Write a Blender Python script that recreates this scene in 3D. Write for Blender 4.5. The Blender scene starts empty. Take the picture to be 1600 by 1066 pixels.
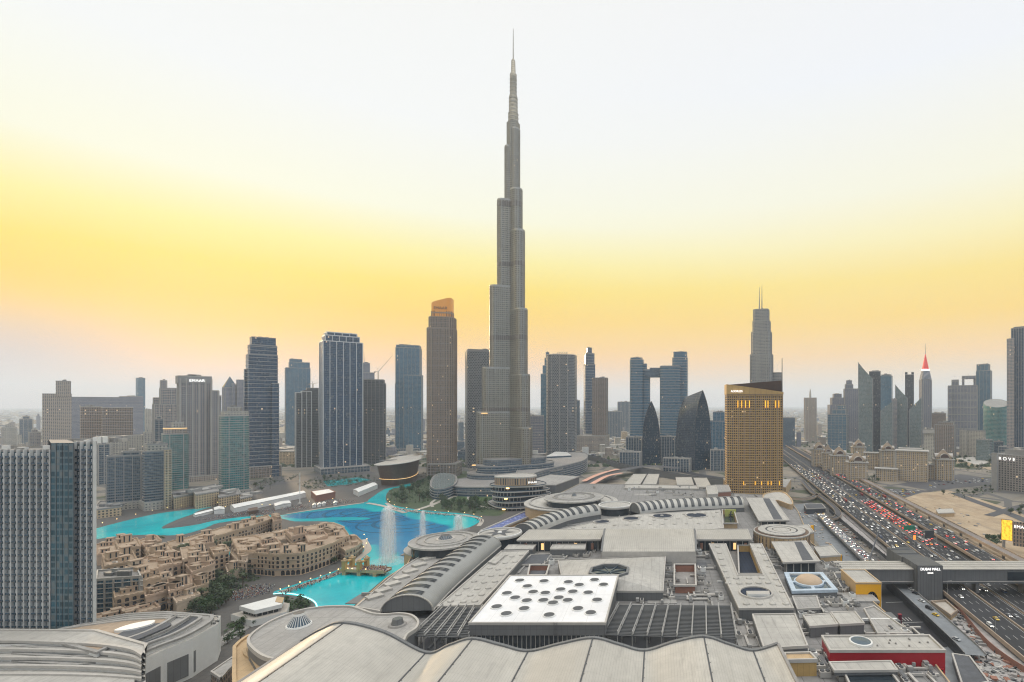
import bpy, bmesh, math, random
from mathutils import Vector, Matrix
random.seed(7)
R=math.radians
S=bpy.context.scene
COL=S.collection
# ---------------------------------------------------------------- camera
X0,HY,F,CH=1030.0,632.0,800.0,140.0      # principal column, horizon row, focal length (px of a 1600 px frame), eye height
cd=bpy.data.cameras.new('camera'); cam=bpy.data.objects.new('camera',cd); COL.objects.link(cam)
cam.location=(0,0,CH); cam.rotation_euler=(R(90),0,0)
cd.sensor_width=36; cd.lens=36*F/1600; cd.shift_x=(800-X0)/1600; cd.shift_y=(HY-533)/1600
cd.clip_start=1; cd.clip_end=60000
S.camera=cam
# ---------------------------------------------------------------- sky and sun
SUN_AZ,SUN_EL=-42.0,7.0
W=bpy.data.worlds.new('World'); S.world=W; W.use_nodes=True
def srgb(r,g,b):
    f=lambda c:(c/12.92 if c<=.04045 else ((c+.055)/1.055)**2.4)
    return (f(r/255),f(g/255),f(b/255),1)
class NT:
    def __init__(s,nt): s.nt=nt; s.n=nt.nodes; s.l=nt.links
    def node(s,t,**k):
        n=s.n.new(t)
        for a,b in k.items(): setattr(n,a,b)
        return n
    def put(s,sock,v):
        if hasattr(v,'is_output'): s.l.new(v,sock)
        elif v is not None: sock.default_value=v
    def m(s,op,a,b=None,c=None):
        n=s.node('ShaderNodeMath',operation=op); s.put(n.inputs[0],a)
        if b is not None: s.put(n.inputs[1],b)
        if c is not None: s.put(n.inputs[2],c)
        return n.outputs[0]
    def mix(s,f,a,b,bl='MIX'):
        n=s.node('ShaderNodeMix',data_type='RGBA',blend_type=bl); s.put(n.inputs[0],f); s.put(n.inputs[6],a); s.put(n.inputs[7],b)
        return n.outputs[2]
    def mapr(s,v,a,b,c=0,d=1,smooth=False):
        n=s.node('ShaderNodeMapRange',interpolation_type='SMOOTHSTEP' if smooth else 'LINEAR')
        for i,x in enumerate((v,a,b,c,d)): s.put(n.inputs[i],x)
        return n.outputs[0]
    def ramp(s,v,stops):
        n=s.node('ShaderNodeValToRGB'); cr=n.color_ramp
        while len(cr.elements)<len(stops): cr.elements.new(.5)
        for e,(p,c) in zip(cr.elements,stops): e.position=p; e.color=c
        s.put(n.inputs[0],v); return n.outputs[0]
w=NT(W.node_tree); w.n.clear()
tc=w.node('ShaderNodeTexCoord'); sp=w.node('ShaderNodeSeparateXYZ'); w.l.new(tc.outputs['Generated'],sp.inputs[0])
el=w.m('MULTIPLY',w.m('ARCSINE',w.m('MINIMUM',sp.outputs[2],1.0)),180/math.pi)
hx=w.m('SQRT',w.m('ADD',w.m('MULTIPLY',sp.outputs[0],sp.outputs[0]),w.m('MULTIPLY',sp.outputs[1],sp.outputs[1])))
sa,ca=math.sin(R(SUN_AZ)),math.cos(R(SUN_AZ))
dotp=w.m('DIVIDE',w.m('ADD',w.m('MULTIPLY',sp.outputs[0],sa),w.m('MULTIPLY',sp.outputs[1],ca)),w.m('MAXIMUM',hx,1e-4))
dist=w.m('MULTIPLY',w.m('ARCCOSINE',w.m('MAXIMUM',w.m('MINIMUM',dotp,1.0),-1.0)),180/math.pi)
elr=w.mapr(el,0,60)
def st(L): return [(e/60,srgb(*c)) for e,c in L]
SUNW=st([(0,(204,180,180)),(2,(236,190,160)),(4.2,(254,190,108)),(6.8,(255,197,40)),(9.5,(255,207,8)),(12,(255,222,58)),(15,(255,241,146)),(19,(252,251,226)),(27,(247,249,248)),(60,(246,243,238))])
SIDE=st([(0,(212,202,194)),(2.3,(232,206,172)),(5.2,(253,204,126)),(9,(255,212,86)),(12.8,(255,226,116)),(16.5,(255,243,184)),(21,(251,249,226)),(31,(243,246,250)),(60,(246,243,238))])
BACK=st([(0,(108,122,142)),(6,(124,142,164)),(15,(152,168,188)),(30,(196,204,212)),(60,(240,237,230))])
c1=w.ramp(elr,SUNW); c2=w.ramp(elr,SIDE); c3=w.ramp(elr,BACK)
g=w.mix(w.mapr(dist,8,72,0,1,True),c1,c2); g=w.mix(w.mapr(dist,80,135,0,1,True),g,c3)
nz=w.node('ShaderNodeTexNoise'); nz.inputs['Scale'].default_value=2.2; nz.inputs['Detail'].default_value=3
mp=w.node('ShaderNodeMapping'); mp.inputs['Scale'].default_value=(1,1,5); w.l.new(tc.outputs['Generated'],mp.inputs[0]); w.l.new(mp.outputs[0],nz.inputs['Vector'])
left=w.m('MULTIPLY',w.mapr(w.m('DIVIDE',sp.outputs[0],w.m('MAXIMUM',hx,1e-4)),-.66,-.80,0,1,True),w.mapr(el,8.5,2.5,0,1,True))
g=w.mix(w.m('MULTIPLY',left,.85),g,srgb(160,164,182))
g=w.mix(w.mapr(nz.outputs[0],.3,.7,0,.07),g,srgb(246,240,232))
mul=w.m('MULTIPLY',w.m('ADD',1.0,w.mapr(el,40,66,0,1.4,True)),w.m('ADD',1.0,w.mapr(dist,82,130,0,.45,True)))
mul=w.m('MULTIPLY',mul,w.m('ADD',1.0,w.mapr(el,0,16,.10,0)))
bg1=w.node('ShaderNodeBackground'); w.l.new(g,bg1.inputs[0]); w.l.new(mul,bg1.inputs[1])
sky=w.node('ShaderNodeTexSky',sky_type='NISHITA'); sky.sun_disc=False; sky.sun_elevation=R(SUN_EL); sky.sun_rotation=R(SUN_AZ)
bg2=w.node('ShaderNodeBackground'); w.l.new(sky.outputs[0],bg2.inputs[0]); bg2.inputs[1].default_value=.006
ad=w.node('ShaderNodeAddShader'); out=w.node('ShaderNodeOutputWorld')
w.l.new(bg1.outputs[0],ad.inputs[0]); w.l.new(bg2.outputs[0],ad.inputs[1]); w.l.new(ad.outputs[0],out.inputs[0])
sl=bpy.data.lights.new('sun','SUN'); sl.energy=4.0; sl.angle=R(6); sl.color=(1,.72,.42)
so=bpy.data.objects.new('sun',sl); COL.objects.link(so); so.location=(-600,700,900)
so.rotation_euler=Vector((-sa*math.cos(R(SUN_EL)),-ca*math.cos(R(SUN_EL)),-math.sin(R(SUN_EL)))).to_track_quat('-Z','Y').to_euler()
vs=S.view_settings; vs.view_transform='Standard'; vs.look='None'; vs.exposure=0; vs.gamma=1; vs.use_curve_mapping=False
cy=S.cycles
cy.use_denoising=True; cy.use_adaptive_sampling=False; cy.pixel_filter_type='BLACKMAN_HARRIS'; cy.filter_width=1.15; cy.max_bounces=6; cy.diffuse_bounces=2; cy.glossy_bounces=3; cy.transmission_bounces=2; cy.transparent_max_bounces=10; cy.volume_bounces=1
cy.caustics_reflective=False; cy.caustics_refractive=False; cy.sample_clamp_indirect=6
# ---------------------------------------------------------------- materials
MC={}
def newmat(name):
    m=bpy.data.materials.new(name); m.use_nodes=True; t=NT(m.node_tree); b=t.n['Principled BSDF']; MC[name]=m
    return m,t,b
def uvsep(t):
    u=t.node('ShaderNodeUVMap'); s=t.node('ShaderNodeSeparateXYZ'); t.l.new(u.outputs[0],s.inputs[0]); return s.outputs[0],s.outputs[1],u.outputs[0]
def noise(t,scale,detail=4,vec=None,rough=.6):
    n=t.node('ShaderNodeTexNoise'); n.inputs['Scale'].default_value=scale; n.inputs['Detail'].default_value=detail; n.inputs['Roughness'].default_value=rough
    if vec is not None: t.l.new(vec,n.inputs['Vector'])
    return n.outputs[0]
def objco(t):
    g=t.node('ShaderNodeNewGeometry'); return g.outputs['Position']
def facade(name,wall,glass,fh=3.6,bay=3.0,fw=.7,fr=.6,gr=.12,wr=.7,lit=.004,metal=0.0,off=0.0,spec=.5):
    """wall with a grid of windows laid out in metres along the wall"""
    m,t,b=newmat(name); u,v,uv=uvsep(t)
    U=t.m('DIVIDE',u,bay); V=t.m('DIVIDE',v,fh)
    if off: U=t.m('ADD',U,t.m('MULTIPLY',t.m('MODULO',t.m('FLOOR',V),2.0),off))
    fu=t.m('ABSOLUTE',t.m('SUBTRACT',t.m('FRACT',U),.5)); fv=t.m('ABSOLUTE',t.m('SUBTRACT',t.m('FRACT',V),.5))
    mk=t.m('MULTIPLY',t.m('LESS_THAN',fu,fw/2),t.m('LESS_THAN',fv,fr/2))
    cb=t.node('ShaderNodeCombineXYZ'); t.put(cb.inputs[0],t.m('FLOOR',U)); t.put(cb.inputs[1],t.m('FLOOR',V))
    wn=t.node('ShaderNodeTexWhiteNoise',noise_dimensions='2D'); t.l.new(cb.outputs[0],wn.inputs['Vector'])
    g1=tuple(c*.55 for c in glass[:3])+(1,); g2=tuple(min(1,c*1.6) for c in glass[:3])+(1,)
    gc=t.mix(wn.outputs[0],g1,g2)
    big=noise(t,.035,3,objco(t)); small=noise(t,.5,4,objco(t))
    wc=t.mix(t.mapr(small,.3,.7,0,1),tuple(c*.82 for c in wall[:3])+(1,),tuple(min(1,c*1.15) for c in wall[:3])+(1,))
    sb=t.node('ShaderNodeSeparateColor'); t.l.new(wn.outputs[1],sb.inputs[0])
    gc=t.mix(t.m('MULTIPLY',t.m('GREATER_THAN',sb.outputs[2],.86),.55),gc,(.26,.25,.23,1))
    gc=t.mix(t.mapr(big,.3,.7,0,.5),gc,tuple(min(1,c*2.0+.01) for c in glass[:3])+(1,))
    t.put(b.inputs['Base Color'],t.mix(mk,wc,gc))
    t.put(b.inputs['Roughness'],t.m('ADD',t.m('MULTIPLY',mk,gr-wr),wr))
    b.inputs['Metallic'].default_value=metal; b.inputs['Specular IOR Level'].default_value=spec
    if lit:
        sc=t.node('ShaderNodeSeparateColor'); t.l.new(wn.outputs[1],sc.inputs[0])
        em=t.m('MULTIPLY',mk,t.m('GREATER_THAN',sc.outputs[1],1-lit))
        b.inputs['Emission Color'].default_value=(1,.72,.4,1); t.put(b.inputs['Emission Strength'],t.m('MULTIPLY',em,.9))
    return m
def plain(name,col,rough=.6,metal=0,var=.18,scale=.3,grid=None,gridw=.04,spec=.5,stain=0):
    """solid surface with mottled wear; grid=(a,b) adds panel joints in metres"""
    m,t,b=newmat(name); p=objco(t)
    n1=noise(t,scale,5,p); n2=noise(t,scale*.08,3,p)
    lo=tuple(c*(1-var) for c in col[:3])+(1,); hi=tuple(min(1,c*(1+var)) for c in col[:3])+(1,)
    c=t.mix(t.mapr(n1,.3,.7),lo,hi); c=t.mix(t.mapr(n2,.38,.62,0,.5),c,tuple(x*.74 for x in col[:3])+(1,))
    if stain:
        mv=t.node('ShaderNodeMapping'); mv.inputs['Scale'].default_value=(.9,.12,.9); t.l.new(p,mv.inputs[0])
        n3=noise(t,.35,6,mv.outputs[0],.7); c=t.mix(t.mapr(n3,.52,.75,0,stain),c,tuple(x*.5 for x in col[:3])+(1,))
    if grid:
        u,v,uv=uvsep(t)
        a=t.m('LESS_THAN',t.m('FRACT',t.m('DIVIDE',u,grid[0])),gridw/grid[0]*1.0)
        bb=t.m('LESS_THAN',t.m('FRACT',t.m('DIVIDE',v,grid[1])),gridw/grid[1]*1.0)
        c=t.mix(t.m('MAXIMUM',a,bb),c,tuple(x*.55 for x in col[:3])+(1,))
    t.put(b.inputs['Base Color'],c); t.put(b.inputs['Roughness'],t.mapr(n1,.2,.8,max(.05,rough-.1),min(1,rough+.1)))
    b.inputs['Metallic'].default_value=metal; b.inputs['Specular IOR Level'].default_value=spec
    return m
def glow(name,col,strength,base=None):
    m,t,b=newmat(name); b.inputs['Base Color'].default_value=tuple(base or col)+(1,)
    b.inputs['Emission Color'].default_value=tuple(col)+(1,); b.inputs['Emission Strength'].default_value=strength
    return m
# ---------------------------------------------------------------- mesh building
def sgn(P): return sum(P[i][0]*P[(i+1)%len(P)][1]-P[(i+1)%len(P)][0]*P[i][1] for i in range(len(P)))
def ccw(P): return list(P) if sgn(P)>0 else list(P)[::-1]
def offset(P,d):
    P=ccw(P); n=len(P); o=[]
    for i in range(n):
        a,b,c=P[i-1],P[i],P[(i+1)%n]
        e1=Vector((b[0]-a[0],b[1]-a[1])); e2=Vector((c[0]-b[0],c[1]-b[1]))
        if e1.length<1e-6 or e2.length<1e-6: o.append(b); continue
        e1.normalize(); e2.normalize(); n1=Vector((e1.y,-e1.x)); n2=Vector((e2.y,-e2.x)); s=n1+n2
        k=s.length_squared
        s=s*(2/k) if k>.5 else n1
        o.append((b[0]+s.x*d,b[1]+s.y*d))
    return o
class MB:
    def __init__(s): s.v=[];s.f=[];s.mi=[];s.uv=[];s.mats=[]
    def mat(s,m):
        if m not in s.mats: s.mats.append(m)
        return s.mats.index(m)
    def face(s,pts,m,uv=None):
        i=len(s.v); s.v+= [tuple(p) for p in pts]; s.f.append(tuple(range(i,i+len(pts)))); s.mi.append(s.mat(m))
        if uv is None: uv=[(p[0],p[1]) for p in pts]
        s.uv.append(uv)
    def walls(s,P,z0,z1,m,closed=True,u0=0.0):
        """z0/z1 numbers; outward for a CCW outline"""
        u=u0; n=len(P)
        for i in range(n if closed else n-1):
            a,b=P[i],P[(i+1)%n]; L=math.hypot(b[0]-a[0],b[1]-a[1])
            s.face([(a[0],a[1],z0),(b[0],b[1],z0),(b[0],b[1],z1),(a[0],a[1],z1)],m,[(u,z0),(u+L,z0),(u+L,z1),(u,z1)]); u+=L
    def prism(s,P,z0,z1,m,mt=None,bottom=False):
        P=ccw(P); s.walls(P,z0,z1,m); s.face([(p[0],p[1],z1) for p in P],mt or m)
        if bottom: s.face([(p[0],p[1],z0) for p in P[::-1]],m)
    def ring(s,P,d,z0,z1,m,inner=None,d2=0.0):
        """band standing d out from outline P (inner face at d2)"""
        A=offset(P,d); B=offset(P,d2); n=len(A); s.walls(A,z0,z1,m)
        for i in range(n):
            j=(i+1)%n
            s.face([(A[i][0],A[i][1],z1),(A[j][0],A[j][1],z1),(B[j][0],B[j][1],z1),(B[i][0],B[i][1],z1)],m)
            s.face([(B[i][0],B[i][1],z0),(B[j][0],B[j][1],z0),(A[j][0],A[j][1],z0),(A[i][0],A[i][1],z0)],m)
        if inner: s.walls(B[::-1],z0,z1,inner)
    def parapet(s,P,z,h,t,m): s.ring(P,0,z-.3,z+h,m,inner=m,d2=-t)
    def box(s,x,y,z0,z1,wx,wy,m,rot=0,mt=None,bottom=True):
        c,k=math.cos(rot),math.sin(rot)
        P=[(x+a*c-b*k,y+a*k+b*c) for a,b in ((-wx/2,-wy/2),(wx/2,-wy/2),(wx/2,wy/2),(-wx/2,wy/2))]
        s.prism(P,z0,z1,m,mt,bottom)
    def cyl(s,x,y,z0,z1,r0,r1,m,n=16,mt=None,cap=True):
        a=[(x+r0*math.cos(2*math.pi*i/n),y+r0*math.sin(2*math.pi*i/n)) for i in range(n)]
        b=[(x+r1*math.cos(2*math.pi*i/n),y+r1*math.sin(2*math.pi*i/n)) for i in range(n)]
        for i in range(n):
            j=(i+1)%n; L=2*math.pi*max(r0,r1)/n
            s.face([(*a[i],z0),(*a[j],z0),(*b[j],z1),(*b[i],z1)],m,[(i*L,z0),((i+1)*L,z0),((i+1)*L,z1),(i*L,z1)])
        if cap and r1>1e-3: s.face([(*p,z1) for p in b],mt or m)
    def lathe(s,x,y,prof,m,n=24,sx=1,sy=1):
        for (r0,z0),(r1,z1) in zip(prof,prof[1:]):
            for i in range(n):
                t0,t1=2*math.pi*i/n,2*math.pi*(i+1)/n
                p=lambda r,t,z:(x+r*sx*math.cos(t),y+r*sy*math.sin(t),z)
                L=2*math.pi*max(r0,r1)/n
                if r1<1e-3: s.face([p(r0,t0,z0),p(r0,t1,z0),p(r1,t0,z1)],m)
                elif r0<1e-3: s.face([p(r0,t0,z0),p(r1,t1,z1),p(r1,t0,z1)],m)
                else: s.face([p(r0,t0,z0),p(r0,t1,z0),p(r1,t1,z1),p(r1,t0,z1)],m,[(i*L,z0),(i*L+L,z0),(i*L+L,z1),(i*L,z1)])
    def beam(s,a,b,wd,h,m):
        a,b=Vector(a),Vector(b); d=(b-a)
        if d.length<1e-6: return
        d.normalize(); up=Vector((0,0,1)) if abs(d.z)<.95 else Vector((0,1,0))
        sd=d.cross(up).normalized(); u=sd.cross(d).normalized(); q=[]
        for p in (a,b):
            for i,j in ((-1,-1),(1,-1),(1,1),(-1,1)): q.append(p+sd*(i*wd/2)+u*(j*h/2))
        for f in ((0,1,5,4),(1,2,6,5),(2,3,7,6),(3,0,4,7),(3,2,1,0),(4,5,6,7)): s.face([q[k] for k in f],m)
    def fins(s,P,z0,z1,sp,out,wd,m,skip=None):
        P=ccw(P); n=len(P)
        for i in range(n):
            a,b=Vector(P[i]),Vector(P[(i+1)%n]); e=b-a; L=e.length
            if L<sp*.6: continue
            e/=L; nn=Vector((e.y,-e.x)); k=max(1,round(L/sp)); st=L/k
            for j in range(k+1):
                c=a+e*min(max(j*st,wd/2),L-wd/2); q=[c-e*wd/2,c+e*wd/2,c+e*wd/2+nn*out,c-e*wd/2+nn*out]
                for x,y in ((3,2),(2,1),(0,3)):
                    s.face([(q[x].x,q[x].y,z0),(q[y].x,q[y].y,z0),(q[y].x,q[y].y,z1),(q[x].x,q[x].y,z1)],m)
                s.face([(p.x,p.y,z1) for p in (q[3],q[2],q[1],q[0])],m)
    def build(s,name,parent=None,local=False,smooth=None):
        me=bpy.data.meshes.new(name); o=Vector((0,0,0)) if (parent is None or local) else parent.location
        me.from_pydata([(x-o.x,y-o.y,z-o.z) for x,y,z in s.v],[],s.f)
        for m in s.mats: me.materials.append(m)
        me.polygons.foreach_set('material_index',s.mi)
        l=me.uv_layers.new(name='UVMap'); l.data.foreach_set('uv',[c for f in s.uv for p in f for c in p])
        if smooth:
            bm=bmesh.new(); bm.from_mesh(me); bmesh.ops.remove_doubles(bm,verts=bm.verts,dist=.01); bm.to_mesh(me); bm.free()
            me.polygons.foreach_set('use_smooth',[True]*len(me.polygons)); me.set_sharp_from_angle(angle=R(smooth))
        me.update(); ob=bpy.data.objects.new(name,me); COL.objects.link(ob)
        if parent: ob.parent=parent
        return ob
def tag(o,label,cat,group=None,kind=None):
    if label: o['label']=label
    if cat: o['category']=cat
    if group: o['group']=group
    if kind: o['kind']=kind
    return o
def thing(name,label,cat,loc=(0,0,0),group=None,rot=0):
    o=bpy.data.objects.new(name,None); COL.objects.link(o); o.location=loc; o.rotation_euler=(0,0,rot); o.empty_display_size=1
    return tag(o,label,cat,group)
KIDS={}
def dup(root,loc,rot=0,label=None,group=None,scale=None):
    r=root.copy(); COL.objects.link(r); r.location=loc; r.rotation_euler=(0,0,rot)
    if scale: r.scale=scale if hasattr(scale,'__len__') else (scale,)*3
    if label: r['label']=label
    if group: r['group']=group
    if root.name not in KIDS: KIDS[root.name]=[(c,list(c.children)) for c in root.children]
    for c,gs in KIDS[root.name]:
        k=c.copy(); COL.objects.link(k); k.parent=r
        for g in gs:
            q=g.copy(); COL.objects.link(q); q.parent=k
    return r
def structure(mb,name,**k):
    o=mb.build(name,**k); o['kind']='structure'; return o
def text(body,size,mat,parent,loc,rz=0,name='lettering',ext=.15,rx=90,align='CENTER',spacing=1.0):
    c=bpy.data.curves.new(name,'FONT'); c.body=body; c.size=size; c.extrude=ext; c.align_x=align; c.align_y='CENTER'; c.space_character=spacing
    t=bpy.data.objects.new(name,c); me=bpy.data.meshes.new_from_object(t); bpy.data.objects.remove(t)
    me.materials.clear(); me.materials.append(mat)
    o=bpy.data.objects.new(name,me); COL.objects.link(o); o.rotation_euler=(R(rx),0,rz)
    if parent: o.parent=parent; o.location=Vector(loc)-parent.location
    else: o.location=loc
    return o
# pixel of the photograph -> point of the place, at a known height or a known depth
def G(px,py,z=0.0):
    Y=F*(CH-z)/(py-HY); return ((px-X0)/F*Y,Y)
def GP(L,z=0.0): return [G(x,y,z) for x,y in L]
def WD(px,py,Y): return Vector(((px-X0)/F*Y,Y,CH+(HY-py)/F*Y))
def ZD(py,Y): return CH+(HY-py)/F*Y
def XD(px,Y): return (px-X0)/F*Y
def cen(P): return (sum(p[0] for p in P)/len(P),sum(p[1] for p in P)/len(P))
def spline(P,n=6,closed=True):
    o=[]; N=len(P)
    for i in range(N if closed else N-1):
        g=lambda k:Vector(P[k%N]) if closed else Vector(P[min(max(k,0),N-1)])
        a,b,c,d=g(i-1),g(i),g(i+1),g(i+2)
        for j in range(n):
            t=j/n; o.append(tuple(.5*((2*b)+(c-a)*t+(2*a-5*b+4*c-d)*t*t+(3*b-a-3*c+d)*t**3)))
    if not closed: o.append(tuple(P[-1]))
    return o
def inpoly(x,y,P):
    r=False; n=len(P)
    for i in range(n):
        a,b=P[i],P[i-1]
        if (a[1]>y)!=(b[1]>y) and x<(b[0]-a[0])*(y-a[1])/(b[1]-a[1])+a[0]: r=not r
    return r
# ---------------------------------------------------------------- palette
M={}
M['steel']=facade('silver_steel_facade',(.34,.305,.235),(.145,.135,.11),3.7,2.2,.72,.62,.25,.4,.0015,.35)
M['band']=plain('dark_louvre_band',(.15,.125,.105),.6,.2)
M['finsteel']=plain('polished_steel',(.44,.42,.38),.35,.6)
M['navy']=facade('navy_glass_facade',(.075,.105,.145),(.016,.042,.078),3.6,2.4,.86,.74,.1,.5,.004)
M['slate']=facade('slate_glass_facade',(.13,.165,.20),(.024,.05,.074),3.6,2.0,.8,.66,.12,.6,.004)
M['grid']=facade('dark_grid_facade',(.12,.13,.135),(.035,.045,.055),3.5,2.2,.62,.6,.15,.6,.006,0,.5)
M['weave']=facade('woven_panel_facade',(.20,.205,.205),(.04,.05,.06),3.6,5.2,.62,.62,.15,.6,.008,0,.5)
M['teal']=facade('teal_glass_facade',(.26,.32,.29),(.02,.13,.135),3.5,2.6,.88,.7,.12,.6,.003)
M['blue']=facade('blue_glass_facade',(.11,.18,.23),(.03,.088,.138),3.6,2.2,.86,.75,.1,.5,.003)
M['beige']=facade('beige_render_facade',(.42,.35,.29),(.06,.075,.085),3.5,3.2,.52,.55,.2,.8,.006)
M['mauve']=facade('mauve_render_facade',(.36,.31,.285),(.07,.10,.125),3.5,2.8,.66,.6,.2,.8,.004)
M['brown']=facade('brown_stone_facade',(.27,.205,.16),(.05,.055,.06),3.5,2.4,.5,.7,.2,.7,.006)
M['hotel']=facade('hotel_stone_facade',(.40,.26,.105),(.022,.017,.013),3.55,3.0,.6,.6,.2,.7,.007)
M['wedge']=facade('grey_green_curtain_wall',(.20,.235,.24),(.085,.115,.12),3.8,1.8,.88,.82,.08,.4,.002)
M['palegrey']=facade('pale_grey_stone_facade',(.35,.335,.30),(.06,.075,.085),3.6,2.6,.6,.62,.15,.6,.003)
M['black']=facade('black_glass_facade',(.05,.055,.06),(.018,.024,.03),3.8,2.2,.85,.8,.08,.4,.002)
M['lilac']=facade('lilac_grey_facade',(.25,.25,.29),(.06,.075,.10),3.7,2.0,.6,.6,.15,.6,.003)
M['sandstone']=plain('sandstone_render',(.49,.37,.26),.85,0,.14,.25)
M['sandwin']=facade('sandstone_facade',(.52,.405,.265),(.045,.04,.036),3.3,3.4,.5,.58,.3,.85,.01)
M['cream']=plain('cream_render',(.55,.44,.335),.85,0,.12,.3)
M['peach']=plain('peach_render',(.51,.375,.275),.85,0,.12,.3)
M['pale']=facade('pale_low_facade',(.45,.42,.36),(.08,.085,.09),3.4,3.6,.45,.5,.3,.8,.004)
M['white']=plain('white_paint',(.72,.72,.70),.5,0,.06,.3)
M['whitefin']=plain('white_aluminium',(.62,.63,.62),.4,.1,.06)
M['frame']=plain('grey_concrete_frame',(.30,.295,.285),.8,0,.12)
M['darkmetal']=plain('dark_grey_metal',(.075,.08,.088),.5,.3,.15)
M['grey']=plain('mid_grey_cladding',(.15,.155,.16),.6,.1,.1,.2,(3,30),.12)
M['slab']=plain('pale_slab',(.42,.40,.37),.7,0,.1)
M['roofw']=plain('warm_white_roof',(.42,.405,.375),.8,0,.13,.35,(5.5,12),.16,.3,.65)
M['roofg']=plain('grey_membrane_roof',(.33,.32,.305),.85,0,.16,.4,(7,11),.2,.3,.7)
M['roofp']=plain('panelled_metal_roof',(.42,.40,.36),.6,.1,.1,.3,(1.6,23),.14,.4,.5)
M['roofw2']=plain('standing_seam_hall_roof',(.44,.42,.38),.55,.1,.09,.25,(1.1,17),.06,.4,.55)
M['roofd']=plain('dark_bitumen_roof',(.10,.105,.115),.9,0,.2,.3,None,.04,.3,.3)
M['roofwhite']=plain('bright_white_roof',(.74,.745,.76),.5,0,.05,.3,(12,24),.10,.4,.22)
M['base']=plain('cluttered_base_roof',(.235,.23,.225),.85,0,.22,.25,(9,6),.35,.3,.6)
M['towerroof']=plain('tower_roof_gravel',(.24,.23,.22),.9,0,.2,.3)
M['vaultglass']=plain('grey_gallery_glass',(.05,.056,.062),.15,0,.2,.3)
M['vaultroof']=plain('zinc_vault_sheet',(.29,.295,.29),.5,.2,.08,.3,(2.2,40),.08)
M['souktop']=plain('sand_plaster_roof',(.37,.285,.21),.9,0,.16,.3,None,.04,.3,.4)
M['deckgrey']=plain('blue_grey_deck',(.20,.215,.23),.85,0,.2,.2,None,.04,.3,.4)
M['res']=facade('dark_teal_residential_glass',(.09,.14,.165),(.016,.06,.085),3.4,2.3,.8,.7,.12,.5,.004)
M['glassd']=plain('dark_skylight_glass',(.025,.035,.045),.12,0,.3,.2)
M['well']=plain('well_shade_blue',(.022,.032,.055),.6,0,.35,.25,(2.5,4),.3,.12)  # shade inside the deep roof openings is put into this dark blue
M['palevault']=plain('pale_vault_sheet',(.45,.44,.41),.5,.1,.08,.3,(2.2,40),.08)
M['glassb']=plain('blue_grey_glass',(.05,.085,.12),.12,0,.3,.2)
M['gold']=plain('golden_stone_panel',(.46,.30,.11),.6,.05,.1,.3,(2.6,40),.1)
M['tan']=plain('tan_stone_panel',(.47,.335,.19),.7,0,.1,.3,(3.4,9),.1)
M['yellow']=plain('bright_yellow_cladding',(.85,.42,.01),.45,0,.06)
M['red']=plain('crimson_cladding',(.36,.008,.018),.4,0,.1)
M['concrete']=plain('tan_concrete',(.36,.285,.22),.85,0,.14,.3,None,.04,.3,.3)
M['conc2']=plain('grey_concrete',(.27,.26,.25),.85,0,.18,.3,None,.04,.3,.4)
M['asphalt']=plain('asphalt',(.035,.036,.04),.85,0,.25,.25,None,.04,.3,.3)
M['asphalt2']=plain('worn_asphalt',(.085,.085,.09),.85,0,.25,.25,None,.04,.3,.3)
M['paint']=plain('road_paint',(.62,.62,.6),.6,0,.1)
M['paving']=plain('stone_paving',(.085,.08,.075),.8,0,.25,.2,(4,4),.25)
M['palepave']=plain('pale_paving',(.38,.35,.31),.8,0,.12,.2)
M['dust']=plain('construction_dust',(.34,.32,.31),.9,0,.3,.15,None,.04,.2,.5)
M['wood']=plain('brown_timber_cladding',(.12,.07,.045),.55,0,.25,.3,(1.5,60),.2)
M['trunk']=plain('bark',(.11,.08,.055),.9,0,.25,2)
M['crane']=plain('crane_paint',(.28,.22,.14),.6,.2,.1)
M['brick']=plain('terracotta_render',(.27,.13,.09),.8,0,.15,.3)
M['awning']=glow('lit_awning',(1,.62,.25),1.1,(.5,.3,.12))
M['warm']=glow('warm_lamp',(1,.62,.22),5)
M['amber']=glow('amber_uplight',(1,.5,.03),1.1)
M['cool']=glow('white_lamp',(1,.95,.85),6)
M['signw']=glow('white_sign_light',(1,.98,.95),1.3)
M['signo']=glow('orange_sign_light',(1,.36,.04),.22,(.5,.24,.05))
M['redglow']=glow('red_crown_light',(1,.05,.04),.3,(.5,.05,.04))
M['tail']=glow('tail_light',(1,.07,.04),11)
M['head']=glow('head_light',(1,.93,.8),9)
M['cyanled']=glow('cyan_led_strip',(.35,1,.95),2.5)
def leafmat(name,a,b):
    m,t,bs=newmat(name); p=objco(t); n=noise(t,.9,3,p); n2=noise(t,.12,2,p)
    c=t.mix(t.mapr(n,.3,.7),a+(1,),b+(1,)); c=t.mix(t.mapr(n2,.35,.65,0,.5),c,tuple(x*.6 for x in a)+(1,))
    t.put(bs.inputs['Base Color'],c); bs.inputs['Roughness'].default_value=.7; bs.inputs['Specular IOR Level'].default_value=.25
    return m
M['leaf']=leafmat('broad_leaf',(.022,.05,.018),(.062,.11,.036))
M['leaf2']=leafmat('dusty_leaf',(.04,.062,.032),(.085,.115,.055))
M['palm']=leafmat('palm_frond',(.04,.06,.028),(.09,.11,.05))
M['lawn']=leafmat('lawn_grass',(.045,.085,.03),(.08,.13,.045))
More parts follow.
